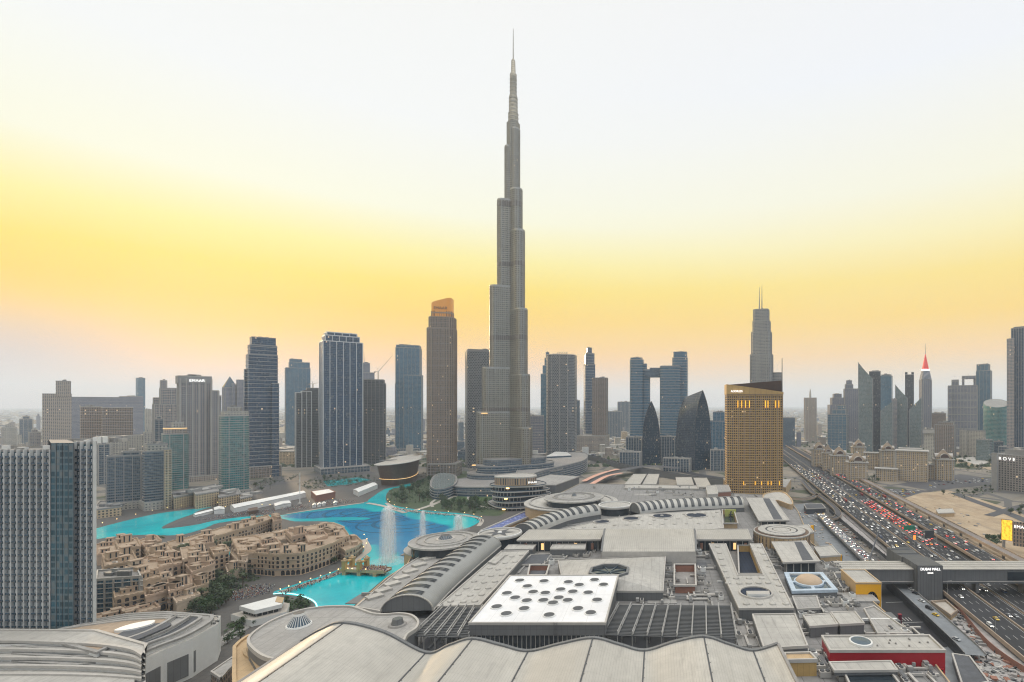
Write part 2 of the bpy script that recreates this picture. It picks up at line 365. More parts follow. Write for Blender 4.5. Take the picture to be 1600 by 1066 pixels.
# ground: sand, plots and streets
def groundmat():
    m,t,b=newmat('desert_city_ground'); p=objco(t)
    v=t.node('ShaderNodeTexVoronoi'); v.inputs['Scale'].default_value=.022; t.l.new(p,v.inputs['Vector'])
    v2=t.node('ShaderNodeTexVoronoi',feature='DISTANCE_TO_EDGE'); v2.inputs['Scale'].default_value=.011; t.l.new(p,v2.inputs['Vector'])
    n=noise(t,.004,6,p,.65); n2=noise(t,.08,5,p)
    s=t.node('ShaderNodeSeparateColor'); t.l.new(v.outputs['Color'],s.inputs[0])
    c=t.mix(t.mapr(n,.38,.62),(.145,.135,.115,1),(.32,.275,.215,1)); c=t.mix(t.m('MULTIPLY',s.outputs[0],.5),c,(.22,.21,.195,1))
    c=t.mix(t.m('GREATER_THAN',s.outputs[1],.80),c,(.06,.075,.04,1)); c=t.mix(t.m('LESS_THAN',v2.outputs['Distance'],.05),c,(.11,.11,.11,1))
    c=t.mix(t.mapr(n2,.3,.7,0,.4),c,(.12,.11,.095,1))
    t.put(b.inputs['Base Color'],c); b.inputs['Roughness'].default_value=.9; b.inputs['Specular IOR Level'].default_value=.15
    return m
M['ground']=groundmat()
def sandmat():
    m,t,b=newmat('bare_sand_lot'); p=objco(t); n=noise(t,.03,7,p,.7); n2=noise(t,.35,5,p); mv=t.node('ShaderNodeMapping'); mv.inputs['Scale'].default_value=(1,.15,1); mv.inputs['Rotation'].default_value=(0,0,.5); t.l.new(p,mv.inputs[0]); n3=noise(t,.12,6,mv.outputs[0],.75)
    c=t.mix(t.mapr(n,.35,.65),(.30,.225,.15,1),(.45,.36,.255,1)); c=t.mix(t.mapr(n3,.5,.62,0,.55),c,(.22,.18,.14,1)); c=t.mix(t.mapr(n2,.4,.7,0,.35),c,(.36,.29,.21,1))
    t.put(b.inputs['Base Color'],c); b.inputs['Roughness'].default_value=.95; b.inputs['Specular IOR Level'].default_value=.1
    return m
M['sand']=sandmat()
def watermat(name,a,b_,rings=False):
    m,t,b=newmat(name); p=objco(t); n=noise(t,.012,4,p,.6); n2=noise(t,.22,6,p,.7); n4=noise(t,.05,5,p)
    c=t.mix(t.mapr(n,.35,.65),a+(1,),b_+(1,)); c=t.mix(t.mapr(n4,.42,.68,0,.4),c,tuple(x*.72 for x in a)+(1,))
    if rings:
        cx,cy_=G(590,812); sp_=t.node('ShaderNodeSeparateXYZ'); t.l.new(p,sp_.inputs[0]); dm=None
        for (rx,ry) in (G(588,806),G(640,815),G(560,800)):
            dx=t.m('SUBTRACT',sp_.outputs[0],rx); dy=t.m('SUBTRACT',sp_.outputs[1],ry)
            d=t.m('SQRT',t.m('ADD',t.m('MULTIPLY',dx,dx),t.m('MULTIPLY',dy,dy)))
            for r,wd in ((20,1.5),(38,2.2),(55,1.2)):
                k=t.m('LESS_THAN',t.m('ABSOLUTE',t.m('SUBTRACT',d,r)),wd); dm=k if dm is None else t.m('MAXIMUM',dm,k)
        c=t.mix(t.m('MULTIPLY',dm,.55),c,(.008,.05,.10,1))
    t.put(b.inputs['Base Color'],c); b.inputs['Roughness'].default_value=.09; b.inputs['Specular IOR Level'].default_value=.5; b.inputs['IOR'].default_value=1.33
    bp=t.node('ShaderNodeBump'); bp.inputs['Strength'].default_value=.5; bp.inputs['Distance'].default_value=.3; t.l.new(n2,bp.inputs['Height']); t.l.new(bp.outputs[0],b.inputs['Normal'])
    return m
M['cyan']=watermat('turquoise_water',(.0,.36,.43),(.0,.50,.54))
M['deep']=watermat('deep_blue_water',(.004,.15,.33),(.006,.20,.38),True)
M['pool']=watermat('pool_water',(.01,.30,.34),(.02,.38,.40))
# ---------------------------------------------------------------- ground sheets
def sheet(name,P,z,m,kind='structure',label=None):
    mb=MB(); mb.face([(x,y,z) for x,y in ccw(P)],m); o=mb.build(name); o['kind']=kind; return o
mb=MB(); mb.face([(-22000,-400,0),(22000,-400,0),(22000,26000,0),(-22000,26000,0)],M['ground']); structure(mb,'ground')
# far sea / pale plain on the horizon
sheet('plaza_paving',[G(-400,850),G(-400,1400),G(700,1400),G(760,880),G(900,790),G(860,742),G(700,735),G(600,728),G(360,755),G(100,800)],.04,M['paving'])
LAKE=spline(GP([(60,852),(150,826),(200,813),(245,803),(290,797),(331,792),(311,798),(300,804),(275,813),(252,826),(302,821),(339,813),(380,808),(420,805),(441,805),(500,795),(569,785),(576,781),(600,765),(624,760),(640,755),(639,761),(615,763),(604,772),(604,784),(615,790),(648,796),(690,800),(725,803),(752,809),(747,817),(728,826),(690,832),(650,845),(646,872),(630,886),(600,905),(554,946),(535,980),(500,990),(493,949),(492,942),(478,934),(455,930),(428,927),(441,920),(515,896),(539,883),(559,866),(569,858),(564,842),(551,836),(541,822),(512,815),(461,815),(441,811),(400,811),(343,817),(322,825),(292,834),(262,837),(220,836),(150,843),(60,870)]),3)
sheet('lake_water',LAKE,.10,M['cyan'])
DEEP=spline(GP([(447,806),(520,797),(562,795),(578,800),(600,800),(622,803),(640,811),(662,814),(682,819),(700,824),(688,832),(655,846),(650,868),(636,878),(628,868),(622,862),(600,868),(592,852),(575,850),(566,842),(552,834),(541,822),(520,812),(490,810),(470,810)]),4)
def mixw(n,f): return watermat(n,tuple(a+(b-a)*f for a,b in zip((.004,.15,.33),(.0,.36,.43))),tuple(a+(b-a)*f for a,b in zip((.006,.20,.38),(.0,.50,.54))))
for k,(d,f) in enumerate(((5.5,.8),(4,.6),(2.4,.38),(1,.18))): sheet('sloping_lake_water',offset(DEEP,d),.112+k*.012,mixw('sloping_water_'+'abcd'[k],f))
sheet('deep_lake_water',DEEP,.165,M['deep'])
mb=MB(); E=[(G(535,811)[0]+34*math.cos(a*math.pi/16),G(535,811)[1]+9*math.sin(a*math.pi/16),.20) for a in range(32)]; mb.face(E,M['cyan']); structure(mb,'shallow_water')
sheet('park_ground',spline(GP([(640,756),(700,738),(760,738),(800,760),(790,800),(760,806),(725,802),(690,799),(648,795),(615,789),(605,783),(605,772),(616,763)]),3),.08,M['leaf2'])
sheet('lawn',spline(GP([(700,778),(712,768),(735,763),(755,768),(772,777),(762,783),(735,781),(715,785)]),4),.13,M['lawn'])
sheet('park_water',GP([(505,752),(560,746),(580,750),(545,757),(512,760)]),.12,M['pool'])
def ribbon(mb,path,wd,z,m,zf=None,u=0):
    P=[Vector(p) for p in path]; L=[];Q=[]
    for i,p in enumerate(P):
        d=(P[min(i+1,len(P)-1)]-P[max(i-1,0)]).normalized(); n=Vector((-d.y,d.x)); L.append(p+n*wd/2); Q.append(p-n*wd/2)
    for i in range(len(P)-1):
        za=z if zf is None else zf(i/(len(P)-1)); zb=z if zf is None else zf((i+1)/(len(P)-1))
        mb.face([(Q[i].x,Q[i].y,za),(Q[i+1].x,Q[i+1].y,zb),(L[i+1].x,L[i+1].y,zb),(L[i].x,L[i].y,za)],m)
    return L,Q
def pxpath(name,L,wd,z,m):
    mb=MB(); ribbon(mb,spline(GP(L,z),6,False),wd,z,m); return structure(mb,name)
pxpath('park_path',[(640,800),(672,790),(700,779),(740,768),(790,760)],7,.2,M['palepave'])
pxpath('park_path',[(676,792),(674,786),(682,780),(692,778)],4,.24,M['palepave'])
pxpath('park_path',[(732,772),(733,780),(748,790),(790,797)],4,.2,M['palepave'])
pxpath('park_path',[(700,778),(705,768),(720,762)],3,.28,M['palepave'])
pxpath('lake_walkway',[(448,803),(500,795),(569,785.5)],4.5,.45,M['palepave'])
pxpath('lake_walkway',[(574,786),(600,791),(633,801.5)],6,.5,M['palepave'])
pxpath('lake_walkway',[(630,801),(648,797.5)],5,.55,M['palepave'])
pxpath('promenade',[(604,786),(616,793),(650,799),(690,803),(730,806),(752,812),(748,822)],5,.3,M['palepave'])
pxpath('promenade',[(436,926),(480,912),(520,899),(545,884),(566,868),(575,858),(568,843)],6,.3,M['palepave'])
pxpath('promenade',[(100,822),(200,806),(290,791),(345,789),(420,779)],9,.25,M['paving'])
# roads among the towers
pxpath('road',[(380,768),(440,755),(520,745),(600,737),(700,726),(850,706),(960,700),(1130,757)],16,.22,M['asphalt2'])
pxpath('road',[(440,757),(428,735),(415,718),(445,700),(500,690)],14,.26,M['asphalt2'])
pxpath('road',[(600,737),(640,722),(720,708),(830,700)],10,.3,M['asphalt2'])
pxpath('road',[(900,690),(1000,712),(1060,735),(1130,748)],22,.34,M['asphalt'])
pxpath('road',[(960,700),(955,690),(985,676)],10,.36,M['asphalt2'])
pxpath('road',[(200,776),(290,762),(380,768)],10,.3,M['asphalt2'])
# lot of bare sand beside the highway, car parks, streets behind
sheet('sand_lot',GP([(1398,782),(1440,771),(1480,766),(1530,780),(1580,796),(1660,830),(1700,930),(1600,899),(1512,846),(1440,806)]),.05,M['sand'])
sheet('car_park',GP([(1352,762),(1400,764),(1445,768),(1400,783),(1384,780)]),.07,M['asphalt2'])
sheet('car_park',GP([(1400,757),(1440,750),(1500,741),(1552,748),(1545,757),(1450,766)]),.07,M['asphalt2'])
sheet('sand_lot',GP([(1490,727),(1500,715),(1550,716),(1552,735),(1520,730)]),.06,M['sand'])
sheet('sand_lot',GP([(1492,707),(1540,706),(1552,712),(1500,713)]),.06,M['sand'])
pxpath('road',[(1390,772),(1450,767),(1510,760),(1560,756)],9,.3,M['asphalt2'])
pxpath('road',[(1490,770),(1520,782),(1570,800),(1640,830)],14,.3,M['asphalt2'])
pxpath('road',[(1545,806),(1600,790),(1660,780)],12,.34,M['asphalt2'])
pxpath('road',[(1222,706),(1240,697),(1262,687),(1300,681),(1360,676)],16,.3,M['asphalt2'])
pxpath('road',[(1222,690),(1262,690),(1330,693),(1420,697),(1560,700)],12,.34,M['asphalt2'])
# ---------------------------------------------------------------- highway
SL=.1125
def hx_(c,Y): return c+SL*Y
def strip(mb,c0,c1,z,Y0,Y1,m,dz=0):
    mb.face([(hx_(c0,Y0),Y0,z+dz),(hx_(c1,Y0),Y0,z+dz),(hx_(c1,Y1),Y1,z+dz),(hx_(c0,Y1),Y1,z+dz)],m)
def deck(name,c0,c1,z,Y0,Y1,label,pierstep=36):
    mb=MB(); strip(mb,c0,c1,z,Y0,Y1,M['asphalt']); strip(mb,c1,c0,z-1.4,Y0,Y1,M['concrete']); o=structure(mb,name)
    for c in (c0,c1):
        p=MB(); a,b=c-.35,c+.35
        for q0,q1,za,zb in ((a,a,z-1.5,z+1.1),(b,b,z-1.5,z+1.1)):
            p.face([(hx_(q0,Y0),Y0,za),(hx_(q1,Y1),Y1,za),(hx_(q1,Y1),Y1,zb),(hx_(q0,Y0),Y0,zb)],M['concrete'])
        strip(p,a,b,z+1.1,Y0,Y1,M['concrete']); p.build('parapet',o)
    if z>2:
        Y=Y0+10
        while Y<min(Y1,1100):
            p=MB(); x=hx_((c0+c1)/2,Y); p.cyl(x,Y,0,z-2.6,1.5,1.5,M['conc2'],12); p.box(x,Y,z-2.6,z-1.42,(c1-c0)*.8,2.4,M['conc2']); p.build('pier',o); Y+=pierstep
    return o
ZA=5.0
deck('elevated_road',163,183,ZA,120,2700,'')
deck('elevated_road',227,247,ZA,120,2700,'')
mb=MB(); strip(mb,184.5,226,.35,120,3200,M['asphalt']); structure(mb,'highway_road')
mb=MB(); strip(mb,204,206,.4,120,3200,M['concrete']); mb.walls([(hx_(204.6,120),120),(hx_(204.6,3200),3200)],.4,1.3,M['concrete'],False); structure(mb,'road_median')
mb=MB()
for c0,c1,z,n in ((163,183,ZA,4),(227,247,ZA,4),(184.5,204,.35,4),(206,226,.35,4)):
    for k in range(n+1):
        c=c0+1.2+(c1-c0-2.4)*k/n; Y=125
        if k in (0,n): strip(mb,c-.12,c+.12,z+.02,120,2000,M['paint']); continue
        while Y<1300: strip(mb,c-.1,c+.1,z+.02,Y,Y+5,M['paint']); Y+=13
structure(mb,'road_markings')
# metro viaduct beside the highway
mb=MB(); o=None
strip(mb,253,262,8,120,1500,M['conc2']); strip(mb,262,253,6.4,120,1500,M['concrete'])
for c in (253,262): mb.walls([(hx_(c,1500),1500),(hx_(c,120),120)],6.4,9.2,M['concrete'],False); mb.walls([(hx_(c+.3,120),120),(hx_(c+.3,1500),1500)],6.4,9.2,M['concrete'],False); strip(mb,c,c+.3,9.2,120,1500,M['concrete'])
vi=mb.build('metro_viaduct'); tag(vi,'long tan railway viaduct with two tracks along the outer side of the highway','viaduct')
for c in (255,256.5,258.5,260):
    mb=MB(); strip(mb,c-.12,c+.12,8.2,120,1500,M['brick']); mb.build('rail',vi)
Y=140
while Y<900:
    mb=MB(); mb.cyl(hx_(257.5,Y),Y,0,6.4,1.2,1.2,M['conc2'],12); mb.build('pier',vi); Y+=40
# frontage roads and building site between mall and highway
def pathdeck(name,L,wd,z,m,par=1.0,pm=None,under=True):
    mb=MB(); P=spline(GP(L,z),6,False); Lf,Rt=ribbon(mb,P,wd,z,m); o=structure(mb,name)
    for S_ in (Lf,Rt):
        b=MB()
        for i in range(len(S_)-1):
            p,q=S_[i],S_[i+1]
            for s in (0,1):
                d=(q-p).normalized(); n=Vector((-d.y,d.x))*(.3*s)
                b.face([(p.x+n.x,p.y+n.y,0 if under else z-1.2),(q.x+n.x,q.y+n.y,0 if under else z-1.2),(q.x+n.x,q.y+n.y,z+par),(p.x+n.x,p.y+n.y,z+par)],pm or M['concrete'])
            b.face([(p.x,p.y,z+par),(q.x,q.y,z+par),(q.x+n.x,q.y+n.y,z+par),(p.x+n.x,p.y+n.y,z+par)],pm or M['concrete'])
        b.build('parapet',o)
    return o
sheet('service_road',GP([(1235,790),(1262,786),(1400,905),(1600,1090),(1470,1090),(1378,990),(1300,880)]),.06,M['deckgrey'])
sheet('building_site_ground',GP([(1300,800),(1322,800),(1420,890),(1560,985),(1680,1080),(1560,1090),(1500,985),(1440,925),(1395,890)]),.12,M['dust'])
pathdeck('ramp_road',[(1281,802),(1300,822),(1330,850),(1361,879),(1395,905),(1425,931),(1470,972),(1505,1004),(1524,1024)],11,5,M['deckgrey'],1.1,M['conc2'],False)
for x_,y_ in GP([(1290,811),(1315,836),(1345,864),(1378,892),(1410,918),(1447,951),(1488,988),(1515,1014)],3.6):
    mb=MB(); mb.box(x_,y_,0,3.75,9,1.6,M['conc2']); structure(mb,'road_pier')
pathdeck('ramp_road',[(1312,806),(1340,830),(1400,884),(1440,915)],8,2.4,M['dust'],.9,M['conc2'])
pathdeck('ramp_road',[(1506,944),(1530,972),(1560,1005),(1600,1035),(1660,1070)],12,2.2,M['dust'],1.6,M['brick'])
pathdeck('loop_ramp_road',[(1254,752),(1264,764),(1272,771),(1285,778),(1298,788),(1308,798),(1309,806),(1302,810),(1290,808)],7,5,M['asphalt2'],1.0,M['concrete'],False)
pathdeck('loop_ramp_road',[(1230,778),(1250,780),(1268,778),(1278,772)],6,5,M['asphalt2'],1.0,M['concrete'],False)
sheet('loading_yard',GP([(1378,912),(1412,915),(1500,1000),(1478,1012),(1378,1000)]),.14,M['asphalt'])
mb=MB()
for i in range(7):
    a=G(1392+i*5,968); mb.box(a[0],a[1],.16,.18,.35,5,M['paint'])
for a,b in (((1384,942),(1440,940)),((1386,974),(1458,972)),((1404,976),(1416,992))):
    p,q=G(*a),G(*b); mb.beam((*p,.17),(*q,.17),.3,.02,M['paint'])
structure(mb,'road_markings')
# ---------------------------------------------------------------- towers
def foot(shape,a):
    """unit outline, width 1, depth a"""
    h=a/2
    if shape=='rect': return [(-.5,-h),(.5,-h),(.5,h),(-.5,h)]
    if shape=='chamf':
        c=.12; return [(-.5+c,-h),(.5-c,-h),(.5,-h+c),(.5,h-c),(.5-c,h),(-.5+c,h),(-.5,h-c),(-.5,-h+c)]
    if shape=='notch':
        c=.09; k=.09; return [(-.5+c,-h),(.5-c,-h),(.5-c,-h+k),(.5,-h+k),(.5,h-k),(.5-c,h-k),(.5-c,h),(-.5+c,h),(-.5+c,h-k),(-.5,h-k),(-.5,-h+k),(-.5+c,-h+k)]
    if shape=='oval': return [(.5*math.cos(t*math.pi/12),h*math.sin(t*math.pi/12)) for t in range(24)]
    if shape=='bow':  # bowed front
        return [(-.5+i/10,-h*.75-h*.25*(1-(2*i/10-1)**2)) for i in range(11)]+[(.5,h),(-.5,h)]
    if shape=='round':
        r=min(.22,h*.6); o=[]
        for cx,cy_,s in ((.5-r,-h+r,-90),(.5-r,h-r,0),(-.5+r,h-r,90),(-.5+r,-h+r,180)):
            for k in range(5): o.append((cx+r*math.cos(R(s+k*22.5)),cy_+r*math.sin(R(s+k*22.5))))
        return o
def fit(xl,xr,D,turn=0,a=1.0,shape='rect'):
    """world outline at depth D whose silhouette spans the pixel columns xl..xr; turn = degrees away from facing the eye"""
    base=foot(shape,a); xc=(xl+xr)/2
    th=-math.atan2((xc-X0),F)+R(turn); c,s=math.cos(th),math.sin(th); cx=XD(xc,D); k=(xr-xl)/F*D
    for _ in range(8):
        P=[(cx+k*(x*c-y*s),D+k*(x*s+y*c)) for x,y in base]
        q=[X0+F*p[0]/p[1] for p in P]; l,r=min(q),max(q)
        k*=(xr-xl)/(r-l); cx+=(xc-(l+r)/2)/F*D
    return [(cx+k*(x*c-y*s),D+k*(x*s+y*c)) for x,y in base],th
def shaft(mb,P,z0,z1,mat,slab=None,fin=None,roof=None,par=1.2):
    """slab=(every,out,thick,mat) fin=(every,out,width,mat)"""
    mb.prism(P,z0,z1,mat,roof or M['towerroof'])
    if slab:
        ev,o,t,m=slab; z=z0+ev
        while z<z1-.5: mb.ring(P,o,z-t,z,m,d2=-.05); z+=ev
    if fin: mb.fins(P,z0,z1+.05,fin[0],fin[1],fin[2],fin[3])
    if par: mb.ring(P,.25,z1-.6,z1+par,(fin or slab or (0,0,0,M['frame']))[3],inner=M['frame'],d2=-.5)
def plant(mb,P,z,seed):
    r=random.Random(seed); c=cen(P); xs=[p[0]-c[0] for p in P]; ys=[p[1]-c[1] for p in P]; w_=(max(xs)-min(xs)); d_=(max(ys)-min(ys))
    for i in range(5):
        mb.box(c[0]+r.uniform(-.25,.25)*w_,c[1]+r.uniform(-.2,.2)*d_,z,z+r.uniform(1.5,4.5),r.uniform(.08,.25)*w_,r.uniform(.08,.25)*d_,r.choice((M['frame'],M['grey'],M['slab'])),0)
NT_=0
def tower(label,D,blocks,mat='slate',turn=0,a=.9,shape='rect',slab=None,fin=None,podium=None,sign=None,spire=None,plantroom=True,group=None,name='tower',cat='tower',roof=None,extra=None):
    """blocks: (part, xl, xr, ytop[, depth shift, ybottom, overrides])"""
    global NT_; NT_+=1
    xl,xr=blocks[0][1],blocks[0][2]; root=thing(name,label,cat,(XD((xl+xr)/2,D),D,0),group)
    tops=[]
    for b in blocks:
        k=b[6] if len(b)>6 else {}
        dd=b[4] if len(b)>4 else 0; d=D+dd; yb=b[5] if len(b)>5 else None
        P,th=fit(b[1],b[2],d,k.get('turn',turn),k.get('a',a),k.get('shape',shape)); P=ccw(P)
        z1=ZD(b[3],d); z0=0 if yb is None else ZD(yb,d)
        mb=MB(); mm=k.get('mat',mat); mm=M[mm] if isinstance(mm,str) else mm
        shaft(mb,P,z0,z1,mm,k.get('slab',slab),k.get('fin',fin),roof,k.get('par',1.2)); mb.build(b[0],root); tops.append((P,z1,d,th))
    P,z1,d,th=max(tops,key=lambda q:q[1])
    if plantroom:
        mb=MB(); plant(mb,offset(P,-2),z1,NT_); mb.build('rooftop_plant',root)
    if spire:
        for px,yt,r in spire:
            mb=MB(); x=XD(px,d); mb.cyl(x,d,z1-2,ZD(yt,d),r,r*.25,M['frame'],8); mb.build('antenna',root)
    if podium:
        xl_,xr_,yt_,a_,m_=podium[:5]; P,th_=fit(xl_,xr_,D-(podium[5] if len(podium)>5 else 0),turn,a_,'rect'); mb=MB(); shaft(mb,ccw(P),0,ZD(yt_,D),M[m_],(6,.5,.5,M['slab']),(6,.4,.5,M['slab'])); mb.build('podium',root)
    if sign:
        tx,px,py,hpx,m_=sign[:5]; dep=sign[5] if len(sign)>5 else 0
        P,z1,d,th=tops[sign[6] if len(sign)>6 else -1]
        c=cen(P); dirn=Vector((math.sin(th),-math.cos(th))); half=max((Vector(p)-Vector(c)).dot(dirn) for p in P)
        pt=Vector(c)+dirn*(half+.8-dep); along=Vector((math.cos(th),math.sin(th)))
        # point on that face under pixel column px
        q=(px-X0)/F; t=(q*pt.y-pt.x)/(along.x-q*along.y); pt=pt+along*t
        text(tx,hpx/F*pt.y*1.15,M[m_],root,(pt.x,pt.y,ZD(py,pt.y)),th)
    if extra: extra(root,tops)
    return root
SL1=lambda m='slab',ev=7.2,o=.35,t=.9:(ev,o,t,M[m])
FN=lambda m='whitefin',ev=9,o=.5,w_=.7:(ev,o,w_,M[m])
def crane(label,px,ytop,D,zb,yb,jib):
    root=thing('tower_crane',label,'crane',(XD(px,D),D,zb)); x=XD(px,D); zt=ZD(yb,D)
    mb=MB()
    for dx,dy in ((-.8,-.8),(.8,-.8),(.8,.8),(-.8,.8)): mb.beam((x+dx,D+dy,zb),(x+dx,D+dy,zt),.3,.3,M['crane'])
    z=zb
    while z<zt-2: mb.beam((x-.8,D-.8,z),(x+.8,D-.8,z+2),.18,.18,M['crane']); mb.beam((x-.8,D+.8,z+2),(x-.8,D-.8,z),.18,.18,M['crane']); z+=2
    mb.build('mast',root)
    jx,jz=XD(jib[0],D),ZD(jib[1],D); mb=MB()
    for o in (-.6,.6): mb.beam((x,D+o,zt),(jx,D,jz),.35,.35,M['crane'])
    for k in range(14):
        u=k/14; v=(k+1)/14; mb.beam((x+(jx-x)*u,D-.6*(1-u),zt+(jz-zt)*u),(x+(jx-x)*v,D+.6*(1-v),zt+(jz-zt)*v),.18,.18,M['crane'])
    mb.build('jib',root)
    mb=MB(); s=-1 if jx>x else 1; mb.beam((x,D,zt),(x+s*9,D,zt+.5),.9,.7,M['crane']); mb.box(x+s*8,D,zt-2.5,zt+.6,2.4,1.8,M['conc2']); mb.build('counter_jib',root)
    mb=MB(); mb.box(x,D-1.3,zt-1,zt+1.6,1.7,1.7,M['white']); mb.build('cab',root)
    mb=MB(); mb.beam((x,D,zt),(x+s*2,D,ZD(ytop,D)),.4,.4,M['crane']); mb.beam((x+s*2,D,ZD(ytop,D)),(x+(jx-x)*.7,D,zt+(jz-zt)*.7),.1,.1,M['darkmetal']); mb.build('tie_mast',root)
    return root
# --- the tallest tower: three wings stepping up in a spiral round a core
BD=938.0; BX=XD(802,BD); bk=thing('skyscraper','tallest silver tower in the centre, stepping up in tiers to a thin spire','skyscraper',(BX,BD,0))
LAT=math.atan2(230,800)+0.0
def stad(ang,Rr,hw):
    c,s=math.cos(ang),math.sin(ang); o=[]
    L=Rr-hw
    pts=[(-hw*.5,hw),(-hw*.5,-hw)]+[(L,-hw)]+[(L+hw*math.cos(t),hw*math.sin(t)) for t in [R(-90+15*i) for i in range(1,12)]]+[(L,hw)]
    return ccw([(BX+x*c-y*s,BD+x*s+y*c) for x,y in pts])
MECH=[(498,507),(390,397),(256,264),(128,134)]
def wing(name,ang,tiers):
    for i,(Rr,zt,hw) in enumerate(tiers):
        P=stad(ang,Rr,hw); z0=0 if i==len(tiers)-1 else 0
        # lower part of an inner tier is swallowed by the next one out
        z0=tiers[i+1][1]-8 if i+1<len(tiers) else 0
        mb=MB(); mb.prism(P,z0,zt,M['steel'],M['towerroof'])
        z=math.ceil(z0/14.8)*14.8
        while z<zt: mb.ring(P,.2,z-.35,z,M['finsteel'],d2=-.05); z+=14.8
        mb.fins(P,z0,zt,3.2,.7,.4,M['finsteel']); mb.ring(P,.3,zt-1,zt+2.2,M['finsteel'],inner=M['frame'],d2=-.5)
        for a_,b_ in MECH:
            if a_>z0 and b_<zt+1: mb.ring(P,.55,a_,b_,M['band'],d2=.1)
        ob=mb.build('tier',bk)
        if i==0:
            mb=MB(); mb.cyl(BX+math.cos(ang)*(Rr-hw),BD+math.sin(ang)*(Rr-hw),zt,zt+5,1.6,1.2,M['frame'],10); mb.build('rooftop_plant',ob)
a16=LAT
wing('wing',R(183)+a16,[(15,609,7.5),(28,510,9.6),(41,353,10.2),(54,205,10.4),(64,125,10.8)])
wing('wing',R(303)+a16,[(15,640,7.5),(21,529,9.6),(28,453,10.2),(36,310,10.6),(43,192,11),(50,98,11.2)])
wing('wing',R(63)+a16,[(15,590,7.5),(22,480,9.5),(30,380,10.2),(42,255,10.4),(56,120,10.8)])
mb=MB(); core=[(BX+11.5*math.cos(R(20+60*i)),BD+11.5*math.sin(R(20+60*i))) for i in range(6)]
mb.prism(core,0,655,M['steel'],M['towerroof']); mb.fins(core,600,655,2.5,.35,.3,M['finsteel']); mb.build('core',bk)
mb=MB(); mb.lathe(BX,BD,[(9.3,640),(9.0,672),(8.0,674),(7.6,703),(6.2,706),(6.0,735),(6.4,744),(4.3,747),(3.6,769),(2.0,772)],M['steel'],14)
for z in range(650,740,7): mb.cyl(BX,BD,z,z+.6,9.5 if z<673 else 8.2 if z<704 else 6.6,9.5 if z<673 else 8.2 if z<704 else 6.6,M['finsteel'],14)
mb.build('pinnacle',bk,smooth=40)
mb=MB(); mb.cyl(BX,BD,770,828,1.3,.55,M['finsteel'],8); mb.build('spire',bk)
for (px,py) in ((757,646),(825,670),(742,727),(817,732)):
    q=WD(px,py,BD-30); mb=MB(); mb.box(q.x,q.y,q.z-.7,q.z+.7,9,6,M['awning']); mb.build('lit_terrace',bk)
for i,(r0,z) in enumerate(((78,22),(64,34),(52,44))):
    P=[(BX+r0*(1+.16*math.cos(3*t))*math.cos(t),BD+r0*(1+.16*math.cos(3*t))*math.sin(t)) for t in [2*math.pi*k/48 for k in range(48)]]
    mb=MB(); shaft(mb,P,0,z,M['slate'],(4.2,.5,.6,M['frame']),None); mb.build('podium',bk)
# --- left of it
tower('dark stepped tower with horizontal balcony bands, tallest of the left cluster',1000,[('shaft',384,434,556),('upper_shaft',387,433,541,2,560),('crown',390,431,529,4,545,{'slab':None}),('side_wing',381,392,578,-6),('side_wing',424,436,600,-4)],'navy',8,.75,'rect',SL1('frame',7.2,.7,1.2),podium=(377,440,727,1.0,'brown'),spire=[(404,525,.4)])
tower('wide blue grey tower with white vertical lines running from base to roof',1085,[('shaft',499,567,536),('upper_shaft',503,562,527,2,540),('crown',506,558,522,4,532)],'navy',10,.6,'rect',None,(13,.7,1.1,M['whitefin']),podium=(491,578,727,.9,'slate',10))
def crown_orange(root,D):
    P,th=fit(674,709,D,-14,.85,'round'); P=ccw(P); mb=MB(); zb=ZD(500,D); n=len(P); c=cen(P)
    xs=[p[0] for p in P]; lo,hi=min(xs),max(xs); f=lambda p: ZD(478-11*((p[0]-lo)/(hi-lo))**.7,D)
    u=0
    for i in range(n):
        a,b=P[i],P[(i+1)%n]; L=math.dist(a,b); mb.face([(*a,zb),(*b,zb),(*b,f(b)),(*a,f(a))],M['signo'] if True else 0,[(u,zb),(u+L,zb),(u+L,f(b)),(u,f(a))]); u+=L
    mb.face([(*p,f(p)) for p in P],M['towerroof']); mb.build('crown',root)
    mb=MB(); mb.fins(P,zb,ZD(488,D),4.6,.6,.6,M['brown']); mb.ring(P,.5,zb,zb+2,M['concrete']); mb.ring(P,.7,ZD(492,D),ZD(490,D),M['concrete']); mb.build('crown_frame',root)
    dirn=Vector((math.sin(th),-math.cos(th))); half=max((Vector(p)-Vector(c)).dot(dirn) for p in P); pt=Vector(c)+dirn*(half+.9)
    text('EMAAR',8,M['black'],root,(pt.x,pt.y,ZD(484,D)),th)
r=tower('slender brown stone tower with glowing orange crown and thin vertical ribs',1020,[('shaft',667,714,515),('upper_shaft',670,713,498,2,518)],'brown',-14,.85,'round',SL1('frame',14.4,.25,.5),(4.6,.6,.6,M['concrete']),podium=(668,722,722,1.0,'brown',12),plantroom=False)
crown_orange(r,1022)
tower('dark tower with woven facade half hidden behind the silver skyscraper',1160,[('shaft',727,790,551),('crown',728,789,549,1,553)],'weave',6,.7,'rect',None,FN('slate' if 0 else 'frame',20,.3,.5),sign=('EMAAR',752,555,5,'signw'))
tower('dark tower with woven facade, pale edge lines and rooftop lettering',1255,[('shaft',854,901,556)],'weave',-10,.8,'round',None,(24,.5,.8,M['slab']),sign=('EMAAR',879,552,4.5,'slab',8))
tower('curved blue tower with pointed sail top behind the woven tower',1450,[('shaft',845,866,585),('upper_shaft',848,866,572,3,588),('crown',851,863,560,5,575),('tip',853,858,551,7,565)],'blue',-20,1.0,'bow',None,FN('frame',10,.4,.5))
